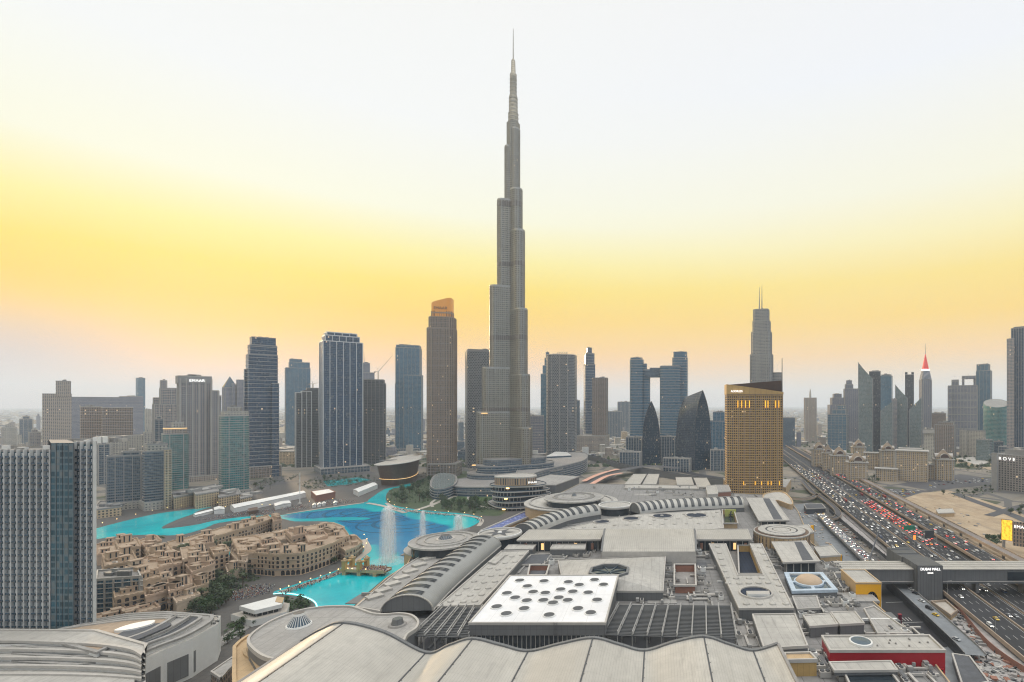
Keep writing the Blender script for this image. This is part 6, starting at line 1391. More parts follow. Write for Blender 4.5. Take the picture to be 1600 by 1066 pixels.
# fountain jets: tall white spray columns
def spraymat(name,a):
    m,t,b=newmat(name); p=objco(t); mv=t.node('ShaderNodeMapping'); mv.inputs['Scale'].default_value=(1,1,.08); t.l.new(p,mv.inputs[0]); n=noise(t,.8,6,mv.outputs[0],.7); n2=noise(t,.10,4,p)
    lw=t.node('ShaderNodeLayerWeight'); lw.inputs[0].default_value=.35
    al=t.m('MULTIPLY',t.mapr(n,.32,.7,.12,1),t.mapr(n2,.25,.65,.5,1)); al=t.m('MULTIPLY',al,t.m('SUBTRACT',1,t.m('POWER',lw.outputs['Facing'],1.5)))
    b.inputs['Base Color'].default_value=(.86,.84,.83,1); b.inputs['Roughness'].default_value=.9; t.put(b.inputs['Alpha'],t.m('MULTIPLY',al,a)); b.inputs['Subsurface Weight'].default_value=0
    return m
M['spray']=spraymat('fountain_spray',.6)
def jet(label,px,py0,py1,wpx):
    x,y=G(px,py1); w_=wpx/2/F*y; h=ZD(py0,y); root=thing('fountain_jet',label,'fountain jet',(x,y,.1),'fountain jets on the lake'); r_=random.Random(px)
    for s,k in ((1,'spray_veil'),(.72,'spray_veil'),(.42,'spray_core')):
        mb=MB(); prof=[(w_*s*1.15,.2),(w_*s*1.0,h*.12),(w_*s*.96,h*.5),(w_*s*.88,h*.8),(w_*s*.74,h*.95),(w_*s*.4,h*(1+.02*s)),(0,h*1.04)]; mb.lathe(x,y,prof,M['spray'],24); mb.build(k,root,smooth=80)
    mb=MB(); mb.lathe(x,y,[(w_*2.3,.25),(w_*1.5,.6),(0,.8)],M['spray'],24); mb.build('splash_pool',root)
jet('widest and tallest white water jet rising from the deep lake',606,793,878,25)
jet('middle slim white water jet on the lake',660.5,799,838,10)
jet('right short broad white water jet near the lake tip',716,806,828,16)
# arched stone bridge over the pond
def pondbridge():
    a,b=Vector(G(536,888,4)),Vector(G(606,891,4)); d=(b-a).normalized(); n=Vector((-d.y,d.x)); L=(b-a).length; root=thing('stone_bridge','tan stone footbridge with gate towers across the turquoise pond','bridge',(*((a+b)/2),0)); Q=[a-n*5,b-n*5,b+n*5,a+n*5]; mb=MB(); mb.prism([tuple(q) for q in Q],2.6,4,M['tan'],M['palepave']); mb.build('deck',root)
    for s in (-5,4.6):
        mb=MB(); q=[a+n*s,b+n*s,b+n*(s+.4),a+n*(s+.4)]; mb.prism([tuple(p) for p in q],4,5.2,M['tan']); mb.build('balustrade',root)
    for t in (.12,.45,.8):
        p=a.lerp(b,t)
        mb=MB(); mb.box(p.x,p.y,0,2.6,3,11,M['tan'],math.atan2(d.y,d.x)); mb.build('pier',root)
    for t in (.12,.45):
        for s in (-4.4,4.4):
            p=a.lerp(b,t)+n*s; mb=MB(); mb.box(p.x,p.y,4,11.5,3,3,M['gold'],math.atan2(d.y,d.x)); mb.box(p.x,p.y,11.5,12.2,3.8,3.8,M['tan'],math.atan2(d.y,d.x)); mb.lathe(p.x,p.y,[(1.5,12.2),(1.2,13.4),(0,14.3)],M['tan'],12); mb.build('gate_tower',root)
        p=a.lerp(b,t); mb=MB(); mb.box(p.x,p.y,9.8,11,2.4,8,M['gold'],math.atan2(d.y,d.x)); mb.build('gate_beam',root)
    for t in (.2,.3,.6): p=a.lerp(b,t)-n*4.8; mb=MB(); mb.lathe(p.x,p.y,[(0,5.4),(.45,5.8),(0,6.2)],M['warm'],8); mb.build('lamp',root)
pondbridge()
mb=MB(); 
for p,q in zip(*(lambda s:(s,s[1:]))(spline(GP([(427,928),(440,927),(457,928),(474,932),(488,938),(495,946),(494,952)],.6),5,False))): mb.beam((*p,.6),(*q,.6),.5,.4,M['cyanled']); mb.beam((*p,1.6),(*q,1.6),.08,.08,M['white'])
tag(mb.build('light_strip'),'glowing cyan light strip along the curved pond edge','light strip')
# cafe pavilion with white canopy by the pond
P=ccw(GP([(374,947),(432,932),(444,934),(440,944),(398,954)],9)); c=cen(P); root=thing('cafe_pavilion','white canopied cafe pavilion with tan rounded end by the pond','pavilion',(c[0],c[1],0)); mb=MB(); mb.prism(P,6.5,9,M['white']); mb.build('canopy',root); mb=MB(); mb.prism(offset(P,-1.5),0,6.5,M['glassd']); mb.fins(offset(P,-1.5),0,6.5,3,.3,.4,M['slab']); mb.build('glazed_wall',root); mb=MB(); mb.prism(GP([(433,932),(444,934),(441,942),(430,940)],9.3),8.8,9.35,M['tan']); mb.build('tan_end',root)
mb=MB(); mb.prism(offset(P,3),0,4.2,M['white'],M['palepave']); mb.build('terrace_base',root)
# white hall with layered curved roof, bottom left
def layered():
    root=thing('layered_roof_hall','white hall with curved overlapping roof bands at the lower left corner','hall',(-330,260,0)); root.location=(*G(200,1010,20),0)
    P=ccw(GP([(60,1000),(120,972),(190,962),(262,962),(345,962),(340,975),(300,998),(255,1016),(215,1036),(200,1120),(-200,1120),(-200,1010)],20)); mb=MB(); mb.prism(P,0,20,M['white'],M['roofw']); mb.build('block',root)
    # wall panels on the right side
    e=[G(*p,20) for p in ((343,968),(300,998),(255,1016),(217,1035))]; mb=MB()
    for a,b in zip(e,e[1:]):
        a,b=Vector(a),Vector(b); d=(b-a); L=d.length; d/=L; n=Vector((d.y,-d.x)); n=n if n.x>0 else -n; k=max(1,int(L/7))
        for i in range(k):
            p=a+d*((i+.5)*L/k)+n*.1; mb.box(p.x,p.y,2,13,L/k*.72,.5,M['grey'],math.atan2(d.y,d.x))
    mb.build('wall_panelling',root)
    edge=[(345,963),(338,977),(300,999),(255,1016),(215,1034)]
    for i,(dx,dy,z,m) in enumerate(((-10,-5,22.0,'roofg'),(-26,-9,23.6,'roofd'),(-44,-12,25.0,'roofg'),(-64,-14,26.2,'souktop'))):
        px=[(x+dx,y+dy) for x,y in edge]; px[0]=(edge[0][0]+dx*1.3,962+i*1.5); px=spline(px,5,False)+[(120-i*10,1040-i*12),(20,1034-i*12),(40,1000-i*2),(130,972+i*2),(200,960+i*3),(260,957+i*3)]
        Q=ccw(GP(px,z)); mb=MB(); mb.prism(Q,z-2.2,z,M['white'],M[m]); mb.build('roof_tier',root); mb=MB(); mb.ring(Q,.5,z-.5,z+.6,M['roofg'],inner=M['slab'],d2=-1.1); mb.build('roof_rim',root)
    Q=ccw(spline(GP([(178,998),(205,982),(250,974),(268,976),(238,990),(200,1004)],26.4),4)); mb=MB(); mb.prism(Q,26,26.6,M['roofd']); mb.build('roof_recess',root)
    Q=ccw(spline(GP([(178,986),(205,976),(240,970),(236,976),(205,984)],27),4)); mb=MB(); mb.prism(Q,26,27.4,M['white']); mb.build('roof_canopy',root)
    for i in range(6):
        z=27-i*1.7; Q=ccw(GP(spline([(-200,1003+13*i),(0,1002+13*i),(90,1004+12.5*i),(160,1008+12*i),(205,1015+11*i),(224,1025+9*i)],6,False)+[(228-i,1008),(150,986),(-200,984)],z)); mb=MB(); mb.prism(Q,z-1.7,z,M['white'],M['roofg'] if i%2 else M['roofw'],True); mb.build('roof_step',root); mb=MB(); mb.ring(Q,.7,z-.6,z+.6,M['slab'],inner=M['slab'],d2=-.7); mb.build('step_rim',root)
    r_=random.Random(5)
    for i in range(10):
        g=G(r_.uniform(300,338),r_.uniform(964,976),20); 
        if inpoly(*g,P): mb=MB(); mb.box(*g,20,21.2,2.2,1.4,M['slab']); mb.cyl(g[0]+1.8,g[1],20,20.8,.5,.5,M['grey'],8); mb.build('roof_plant',root)
    Q=ccw(spline(GP([(255,966),(300,964),(338,964),(332,972),(300,984),(270,978)],21),4)); mb=MB(); mb.prism(Q,19,21,M['white'],M['palepave']); mb.build('roof_terrace',root)
    mb=MB(); Q=ccw(GP([(-60,996),(20,992),(58,996),(50,1006),(-60,1010)],26)); mb.prism(Q,18,26,M['white'],M['roofg']); mb.ring(Q,.6,22,22.8,M['slab']); mb.build('stepped_end',root)
layered()
pxpath('road',[(250,1066),(300,1030),(345,1003),(385,975),(405,955)],9,.3,M['conc2'])
slabroof('roof_terrace','brown low service building beside the golden curved front','building',[(330,1050),(362,1028),(372,1032),(345,1060)],7,0,'brown','roofg',.5)
# ---------------------------------------------------------------- domed villas beyond the highway
def domed_block(label,xl,xr,yt,D,turn=10,domes=True,shape='chamf',a=.9):
    P,th=fit(xl,xr,D,turn,a,shape); P=ccw(P); c=cen(P); z=ZD(yt+ (16 if domes else 4)/ (D/900.0)**1.0,D); root=thing('domed_block',label,'building',(c[0],c[1],0),'cream apartment blocks with domed brown roofs'); mb=MB(); shaft(mb,P,0,z,M['sandwin'],(9.9,.5,.5,M['slab']),(6.5,.4,.9,M['pale'] if 0 else M['slab']),par=.8); mb.build('block',root)
    mb=MB(); Q=offset(P,1.5); mb.prism(offset(P,1.8),z-1,z+.3,M['slab'],M['roofw'],True); mb.build('cornice',root)
    if domes:
        R0=min(max(p[0] for p in P)-min(p[0] for p in P),max(p[1] for p in P)-min(p[1] for p in P))/2; k=lambda s:[(c[0]+(p[0]-c[0])*s,c[1]+(p[1]-c[1])*s) for p in P]
        mb=MB(); mb.prism(k(.78),z+.3,z+4.2,M['sandwin']); mb.build('attic',root); mb=MB(); A,B=k(.84),k(.12); n=len(A); zt=ZD(yt,D)-2
        for i in range(n): j=(i+1)%n; mb.face([(*A[i],z+4.2),(*A[j],z+4.2),(*B[j],zt),(*B[i],zt)],M['brick2'])
        mb.face([(*p,zt) for p in B],M['brick2']); mb.build('roof',root); mb=MB(); mb.lathe(c[0],c[1],[(R0*.14,zt),(R0*.13,zt+1.4),(.3,zt+2.6),(.15,zt+5)],M['slab'],12); mb.build('lantern',root)
        for q in range(4):
            t=th+R(45+90*q+8) if 0 else th+R(90*q); x,y=c[0]+R0*.74*math.cos(t),c[1]+R0*.74*math.sin(t); mb=MB(); w_=R0*.42; N=8
            pts=[(w_*math.cos(math.pi*s/N),w_*math.sin(math.pi*s/N)) for s in range(N+1)]; ca_,sa_=math.cos(t),math.sin(t)
            f=lambda u,v,o:(x+ca_*o-sa_*u,y+sa_*o+ca_*u,z+3.0+v)
            for s in range(N): p,q_=pts[s],pts[s+1]; mb.face([f(p[0],p[1],1.6),f(q_[0],q_[1],1.6),f(q_[0],q_[1],-R0*.5),f(p[0],p[1],-R0*.5)],M['slab']); mb.beam(f(p[0],p[1],1.7),f(q_[0],q_[1],1.7),.8,.8,M['slab'])
            mb.face([f(u,v,1.2) for u,v in pts],M['wood']); mb.face([f(-w_,0,1.3),f(w_,0,1.3),f(w_,-2.6,1.3),f(-w_,-2.6,1.3)],M['slab']); mb.build('arched_dormer',root)
    return root
M['brick2']=plain('brown_tile_roof',(.235,.18,.125),.85,0,.15,.6)
domed_block('nearest domed cream block beside the highway parapet',1322,1356,706,925)
domed_block('second domed cream block up the highway row',1297,1325,697,1010)
domed_block('third domed cream block, partly hidden in the highway row',1285,1302,694,1080)
domed_block('farthest domed cream block at the head of the highway row',1268,1291,689,1160)
domed_block('domed cream block behind the row, below the grey slanted towers',1330,1353,686,1200)
domed_block('domed cream block with white side arches in the middle of the estate',1374,1399,690,1080)
domed_block('domed cream block at the right end with orange lit entrance',1457,1491,702,955)
domed_block('large stepped cream apartment block in the estate centre, flat topped',1400,1450,700,945,0,False,'rect',.6)
domed_block('stepped lower wing left of the large cream apartment block',1368,1402,728,940,0,False,'rect',.5)
domed_block('narrow right wing joined to the large cream apartment block',1448,1460,722,960,0,False,'rect',.9)
domed_block('low cream linking block between the middle domed blocks',1350,1378,704,1110,0,False,'rect',.5)
domed_block('tall rear wing behind the large cream apartment block',1405,1440,697,990,6,False,'rect',.5)
domed_block('low cream linking block behind the highway row',1310,1332,706,1130,0,False,'rect',.5)
for px,py in ((1477,746),(1482,746),(1470,746)):
    g=G(px,py+2); mb=MB(); mb.box(g[0],g[1]-2,2,4.5,3,.4,M['warm']); o=mb.build('entrance_lamp'); tag(o,'small orange entrance light at the foot of the right domed block','lamp','orange entrance lights of the right domed block')
slabroof('low_building','low tan walled shed on the bare sand lot','building',[(1463,796),(1488,795),(1491,801),(1466,802)],5,0,'tan','roofw',.3)
slabroof('low_building','pale flat roofed low house among trees right of the domed blocks','building',[(1494,716),(1520,714),(1545,722),(1530,728)],6,0,'pale','roofw',.4)
slabroof('low_building','long low white roof building behind the domed estate','building',[(1296,688),(1330,687),(1332,692),(1298,693)],12,0,'slab','roofw',.4)
slabroof('low_building','dark grey warehouse roof by the loop ramp','building',[(1256,788),(1284,787),(1290,794),(1260,795)],7,0,'darkmetal','roofd',.4)
slabroof('low_building','flat concrete viaduct station before the white office block','building',[(1452,697),(1520,696),(1522,701),(1454,702)],9,0,'conc2','roofg',.4)
# ---------------------------------------------------------------- trees
def tree_proto(kind):
    r_=random.Random(100+kind); root=thing('palm_tree' if kind==3 else 'broadleaf_tree','x','tree',(0,0,-500)); mb=MB()
    if kind==3:
        mb.cyl(0,0,0,7.5,.28,.2,M['trunk'],7,cap=False); mb.build('trunk',root,True); mb=MB()
        for k in range(16):
            t=k*2.39996; up=r_.uniform(-.2,.9); L=r_.uniform(2.6,3.4); p=Vector((0,0,7.4)); d=Vector((math.cos(t),math.sin(t),up)).normalized(); sd=Vector((-math.sin(t),math.cos(t),0))
            for s in range(5):
                q=p+d*L/5; w0=.55*math.sin(math.pi*(s+.4)/5.6); w1=.55*math.sin(math.pi*(s+1.4)/5.6)
                for sg in (-1,1): mb.face([tuple(p),tuple(q),tuple(q+sd*sg*w1+Vector((0,0,-.25*w1))),tuple(p+sd*sg*w0+Vector((0,0,-.25*w0)))],M['palm'])
                p=q; d=(d+Vector((0,0,-.34))).normalized()
        mb.build('crown',root,True); return root
    H=(6.5,8.0,5.0)[kind]; mb.cyl(0,0,0,H*.5,.32,.2,M['trunk'],7,cap=False)
    for k in range(4):
        t=k*1.7+kind; mb.beam((0,0,H*.35),(math.cos(t)*H*.22,math.sin(t)*H*.22,H*.66),.16,.16,M['trunk'])
    mb.build('trunk',root,True); mb=MB(); lobes=[(r_.uniform(-1,1)*H*.24,r_.uniform(-1,1)*H*.24,H*r_.uniform(.5,.86),H*r_.uniform(.16,.27)) for _ in range(9)]
    for (x,y,z,q) in lobes:
        for _ in range(34):
            v=Vector((r_.gauss(0,1),r_.gauss(0,1),r_.gauss(0,1))).normalized(); p=Vector((x,y,z))+v*q*r_.uniform(.6,1.08); s=H*r_.uniform(.035,.075)
            a=(v+Vector((r_.gauss(0,.5),r_.gauss(0,.5),r_.gauss(0,.5)))).normalized(); u=a.orthogonal().normalized(); w_=a.cross(u)
            mb.face([tuple(p+u*s),tuple(p+w_*s*.8),tuple(p-u*s),tuple(p-w_*s*.8)],M['leaf' if kind!=1 else 'leaf2'])
    mb.build('crown',root,True); return root
TP=[tree_proto(k) for k in range(4)]
rt_=random.Random(21)
def grove(px,n,where,kinds=(0,0,1,2),sc=(.8,1.4),mind=3.5,z=0):
    P=GP(px,z); xs=[p[0] for p in P]; ys=[p[1] for p in P]; k=0; tr=0; pl=[]
    while k<n and tr<3000:
        tr+=1; x,y=rt_.uniform(min(xs),max(xs)),rt_.uniform(min(ys),max(ys))
        if not inpoly(x,y,P) or any(math.dist((x,y),q)<mind for q in pl): continue
        pl.append((x,y)); kd=rt_.choice(kinds); dup(TP[kd],(x,y,z),rt_.uniform(0,6.28),('palm tree ' if kd==3 else 'dusty green tree ' if kd==1 else 'small dark green tree ' if kd==2 else 'dark green tree ')+where,'trees '+where,rt_.uniform(*sc)); k+=1
grove([(296,935),(316,912),(340,900),(388,893),(400,905),(372,925),(350,945),(330,965),(300,960)],46,'on the wooded slope below the old town',(0,0,1,3),(.9,1.5),3)
grove([(352,975),(400,950),(420,955),(380,1000),(350,1010)],7,'by the road beside the white layered hall',(0,2),(.8,1.2))
grove([(620,765),(650,757),(700,745),(690,765),(660,785),(625,788),(608,780)],34,'in the lakeside park left of the lawn',(0,0,1,0,3),(1.2,2.0),4)
grove([(690,784),(720,786),(755,780),(764,792),(735,800),(690,796)],26,'in the park belt along the lake promenade',(0,0,1),(1.1,1.7),4)
grove([(720,760),(790,752),(790,772),(770,772)],10,'on the far side of the park lawn',(0,1),(.8,1.3),4)
grove([(462,757),(500,746),(560,744),(600,752),(560,758),(480,765)],22,'before the white lined tower',(0,2,3,1),(.8,1.3),5)
grove([(392,758),(430,748),(436,760),(400,772)],8,'at the foot of the dark stepped tower',(0,2,3),(.8,1.3),5)
grove([(915,705),(940,700),(952,712),(930,724),(912,720)],14,'beside the flyover right of the woven tower',(0,1),(1,1.6),6)
grove([(968,706),(1000,700),(1000,712),(975,714)],5,'near the small pointed tower',(0,2),(1,1.4),6)
grove([(1352,745),(1374,744),(1372,756),(1352,757)],7,'between the nearest domed block and large cream block',(0,1),(.9,1.4),4)
grove([(1380,732),(1402,728),(1400,722),(1378,724)],6,'behind the stepped wing of the domed estate',(0,3),(.9,1.3),4)
grove([(1490,712),(1540,718),(1556,728),(1552,740),(1500,733),(1488,722)],26,'right of the domed blocks',(0,0,1),(1.0,1.6),6)
grove([(1440,708),(1456,704),(1458,720),(1446,722)],6,'between large cream block and right domed block',(0,1),(1,1.5),5)
grove([(1470,772),(1545,758),(1552,768),(1500,778)],14,'by the slip road before the lettered hotel',(0,2,1),(.7,1.1),5)
grove([(1540,840),(1568,838),(1566,848),(1545,849)],8,'on the sand beside the billboard',(0,2),(.6,.9),2.5)
grove([(1560,800),(1600,796),(1600,806),(1572,808)],5,'under the lettered hotel podium',(0,1),(.7,1.1),4)
grove([(1224,755),(1240,752),(1252,764),(1232,768)],6,'at the foot of the brown hotel',(0,3),(.8,1.2),4)
grove([(1240,700),(1262,694),(1272,698),(1250,705)],6,'inside the far highway loop',(1,2),(.9,1.3),6)
grove([(1390,880),(1400,860),(1410,865),(1400,885)],3,'under the highway deck near the footbridge',(0,),(.7,1),3)
grove([(268,786),(330,776),(384,780),(384,784),(330,782),(270,791)],14,'along the far canal promenade',(3,2,0),(.7,1.2),4)
grove([(436,845),(480,838),(486,846),(440,854)],9,'inside the old town courtyard',(0,3),(.7,1.1),3)
grove([(290,866),(322,862),(326,866),(296,872)],4,'on the old town roof garden',(3,),(.6,.9),3,14)
grove([(440,944),(470,940),(480,950),(440,955)],6,'behind the white cafe canopy',(2,0),(.6,.9),3)
grove([(240,860),(350,845),(360,880),(260,915),(230,900)],14,'standing between the old town houses',(3,),(1.6,2.3),9)
grove([(390,870),(470,872),(500,866),(540,850),(560,862),(520,884),(440,905),(400,895)],12,'along the arcade walk by the pond',(3,3,0),(.9,1.3),6)
for p in TP:
    for c_ in list(p.children): bpy.data.objects.remove(c_)
    bpy.data.objects.remove(p)
# low planting nobody could count
def shrubs(name,polys,n,seed,z=.1,h=2.2):
    r_=random.Random(seed); mb=MB()
    for px in polys:
        P=GP(px,z); xs=[p[0] for p in P]; ys=[p[1] for p in P]; k=0
        while k<n:
            k+=1; x,y=r_.uniform(min(xs),max(xs)),r_.uniform(min(ys),max(ys))
            if not inpoly(x,y,P): continue
            R_=r_.uniform(.8,2.0)
            for _ in range(12):
                p=Vector((x+r_.gauss(0,R_*.6),y+r_.gauss(0,R_*.6),z+abs(r_.gauss(0,h*.45)))); a=Vector((r_.gauss(0,.6),r_.gauss(0,.6),1)).normalized(); u=a.orthogonal().normalized()*r_.uniform(.35,.8); w_=a.cross(u)
                mb.face([tuple(p+u),tuple(p+w_),tuple(p-u),tuple(p-w_)],M[r_.choice(('leaf','leaf2'))])
    o=mb.build(name); o['kind']='stuff'
shrubs('shrubbery',[[(612,770),(640,758),(700,742),(720,752),(695,770),(660,788),(628,790),(606,780)],[(690,782),(735,784),(768,778),(790,790),(740,803),(690,796)],[(296,935),(316,912),(340,900),(388,893),(404,905),(372,925),(350,945),(330,965),(300,960)],[(462,757),(500,746),(560,744),(600,752),(560,758),(480,765)]],420,61)
shrubs('shrubbery',[[(392,756),(430,746),(470,742),(470,748),(430,758),(396,768)],[(230,780),(330,768),(384,776),(384,781),(330,776),(236,789)],[(600,752),(640,746),(670,735),(670,742),(640,752)],[(655,745),(700,738),(760,738),(760,742),(700,744),(660,751)],[(440,940),(480,938),(488,948),(450,955)],[(350,985),(385,960),(398,960),(360,1004)]],160,63)
shrubs('shrubbery',[[(1488,712),(1540,716),(1556,728),(1552,742),(1500,735)],[(1470,772),(1550,758),(1552,770),(1500,780)],[(1540,838),(1570,836),(1568,849),(1545,850)],[(1352,744),(1376,742),(1374,757),(1352,758)],[(912,704),(944,698),(956,712),(930,726)],[(720,758),(800,750),(800,772),(772,776)]],200,62)
# far tree cover as one mass
def farmass():
    r_=random.Random(8); mb=MB(); 
    for i in range(5200):
        Y=1150+ (9000-1150)*r_.random()**2.2; x=XD(r_.uniform(-60,1660),Y)
        if 163<x-SL*Y<262: continue
        s=r_.uniform(2.5,6)*(1+Y/5000); h=r_.uniform(3,7); k=5; o=r_.uniform(0,6)
        top=(x,Y,h)
        for q in range(k):
            t0,t1=o+2*math.pi*q/k,o+2*math.pi*(q+1)/k; mb.face([(x+s*math.cos(t0),Y+s*math.sin(t0),0),(x+s*math.cos(t1),Y+s*math.sin(t1),0),(x+s*.6*math.cos(t1),Y+s*.6*math.sin(t1),h*.8),(x+s*.6*math.cos(t0),Y+s*.6*math.sin(t0),h*.8)],M['leaf2']); mb.face([(x+s*.6*math.cos(t0),Y+s*.6*math.sin(t0),h*.8),(x+s*.6*math.cos(t1),Y+s*.6*math.sin(t1),h*.8),top],M['leaf2'])
    o=mb.build('far_vegetation'); o['kind']='stuff'
farmass()
def farcity():
    r_=random.Random(9); mb=MB(); ms=[M['pale'],M['sandwin'],M['slab'],M['white'],M['lilac'],M['beige']]
    for i in range(9000):
        Y=1350+(15000-1350)*r_.random()**1.7; x=XD(r_.uniform(-80,1680),Y)
        if 150<x-SL*Y<275: continue
        if 1222<X0+F*x/Y<1500 and Y<1750: continue
        s=(1+Y/6000); mb.box(x,Y,0,r_.uniform(4,11)*(1.0 if r_.random()<.93 else 3.2),r_.uniform(8,22)*s,r_.uniform(8,22)*s,r_.choice(ms),r_.uniform(-.3,.3),M['roofw'],False)
    o=mb.build('far_city'); o['kind']='stuff'
farcity()
# mid distance blocks one can tell apart
rb=random.Random(31); nb=0
used=[]
NEARW=[(300,'behind the mauve towers'),(445,'behind the dark stepped tower'),(560,'behind the white lined tower'),(665,'between the grey blue and brown ribbed towers'),(850,'beyond the skyscraper foot'),(960,'beyond the woven tower'),(1060,'beyond the pointed towers'),(1140,'left of the brown hotel'),(1290,'right of the brown hotel'),(1420,'behind the slanted towers'),(1490,'right of the red topped tower'),(1700,'before the right edge towers')]
FIXED=[(30,680,1500),(50,700,1200),(20,720,1000),(130,690,1150),(190,690,1300),(140,720,950),(20,660,2400),(60,650,2800),(130,655,2600),(190,668,1700),(436,685,1600),(606,672,2200),(612,690,1700),(720,660,1900),(718,690,1500),(724,705,1300),(660,655,2600),(700,668,2300),(838,688,1500),(908,672,2300),(916,684,1900),(950,700,1450),(970,668,2100),(975,655,2800),(1022,665,2300),(1104,664,1900),(1122,690,1400),(1232,668,2000),(1248,676,1700),(1280,664,2300),(1284,684,1650),(1450,660,2300),(1476,668,1900),(1474,684,1500),(1560,690,1300),(1536,676,1700),(1528,664,2000)]
for i,(px,py,D) in enumerate(FIXED):
    w_=rb.uniform(12,26)*900/D; where=next(n for x,n in NEARW if px<x); mt=rb.choice(['pale','beige','slate','mauve','lilac'])
    tower(f'{dict(pale="pale cream",beige="beige",slate="slate grey",mauve="mauve",lilac="lilac grey")[mt]} mid rise block {where}'+('' if px>210 else ' at far left')+f', {("low and broad","boxy","narrow","with setback top")[i%4]}',D,[('block',px-w_/2,px+w_/2,py)]+([('upper_block',px-w_/4,px+w_/4,py-3,2,py+3)] if i%4==3 else []),mt,rb.uniform(-20,20),rb.uniform(.5,.9),'rect',None,None,name='office_block',cat='office block',group='mid rise blocks between the towers')
for where,L,z,n in (('along the promenade by the pond',[(438,930),(480,915),(520,902),(548,888)],.3,9),('along the lake tip promenade',[(568,862),(574,852),(569,842)],.3,4),('along the park promenade',[(606,785),(616,794),(650,801),(690,804),(730,807),(752,813)],.3,10),('along the far canal promenade',[(160,823),(230,805),(290,794),(340,790)],.3,9),('by the event tents',[(352,797),(400,794),(440,793),(520,784)],.5,8)):
    Q=spline(GP(L,z),8,False)
    for k in range(n):
        x,y=Q[int(k*(len(Q)-1)/(n-1))]; root=thing('promenade_lamp','small warm glowing lamp '+where,'lamp',(x,y,z),'promenade lamps '+where); mb=MB(); mb.cyl(x,y,z,z+4.2,.1,.07,M['darkmetal'],6); mb.build('post',root); mb=MB(); mb.lathe(x,y,[(0,z+4.1),(.32,z+4.4),(.32,z+4.7),(0,z+5)],M['warm'],8); mb.build('globe',root)
# ---------------------------------------------------------------- vehicles
def paint(n,c): return plain('car_paint_'+n,c,.3,.1,.03,.5)
CP={'white':paint('white',(.68,.68,.67)),'silver':paint('silver',(.38,.39,.40)),'black':paint('black',(.02,.02,.022)),'red':paint('red',(.30,.03,.03)),'blue':paint('blue',(.04,.07,.16)),'yellow':paint('yellow',(.75,.5,.05))}
M['rubber']=plain('tyre_rubber',(.02,.02,.02),.9)
CARS={}
def carmesh(kind,col,lights):
    L,Wd,H=(4.6,1.85,1.45) if kind=='car' else (5.2,2.0,1.9) if kind=='van' else (11.5,2.5,3.1)
    prof={'car':[(-L/2,.35),(-L/2,.8),(-L/2+.25,.95),(-1.5,1.0),(-.85,H),(.75,H),(1.45,.98),(L/2-.25,.85),(L/2,.65),(L/2,.35)],'van':[(-L/2,.4),(-L/2,1.05),(-L/2+.1,H-.1),(-L/2+.35,H),(1.0,H),(1.7,1.15),(L/2-.2,1.0),(L/2,.75),(L/2,.4)],'bus':[(-L/2,.4),(-L/2,H-.2),(-L/2+.3,H),(L/2-.3,H),(L/2,H-.35),(L/2,.4)]}[kind]
    mb=MB(); bd=CP[col]; n=len(prof); w2=lambda z:Wd/2*(1 if z<1.02 or kind=='bus' else .84)
    for i in range(n-1):
        (x0,z0),(x1,z1)=prof[i],prof[i+1]; gl=kind!='bus' and min(z0,z1)>.9 and abs(z1-z0)>.3; mb.face([(x0,-w2(z0),z0),(x1,-w2(z1),z1),(x1,w2(z1),z1),(x0,w2(z0),z0)][::-1],M['glassd'] if gl else bd)
    for s in (-1,1):
        f=[(x,s*w2(z),z) for x,z in prof]; mb.face(f if s>0 else f[::-1],bd)
        if kind=='car': g=[(-1.35,1.03),(-.8,1.38),(.7,1.38),(1.25,1.03)]
        elif kind=='van': g=[(-2.2,1.15),(-2.1,1.7),(.95,1.7),(1.5,1.18)]
        else: g=[(-5.3,1.5),(-5.3,2.6),(5.3,2.6),(5.3,1.5)]
        g=[(x,s*(w2(z)+.03),z) for x,z in g]; mb.face(g if s>0 else g[::-1],M['glassd'])
    for x in (-L*.3,L*.31):
        for s in (-1,1):
            N=10; c=[(x+.33*math.cos(2*math.pi*k/N),s*(Wd/2+.02),.33+.33*math.sin(2*math.pi*k/N)) for k in range(N)]; mb.face(c if s<0 else c[::-1],M['rubber']); 
            for k in range(N): a,b=c[k],c[(k+1)%N]; mb.face([a,b,(b[0],s*(Wd/2-.25),b[2]),(a[0],s*(Wd/2-.25),a[2])],M['rubber'])
    if lights:
        for s in (-.62,.62):
            if lights in('h','b'): mb.box(L/2+.02,s,.55,.78,.08,.36,M['head'])
            if lights in('t','b'): mb.box(-L/2-.02,s,.62,.9,.08,.36,M['tail'])
    o=mb.build(kind); me=o.data; bpy.data.objects.remove(o); return me
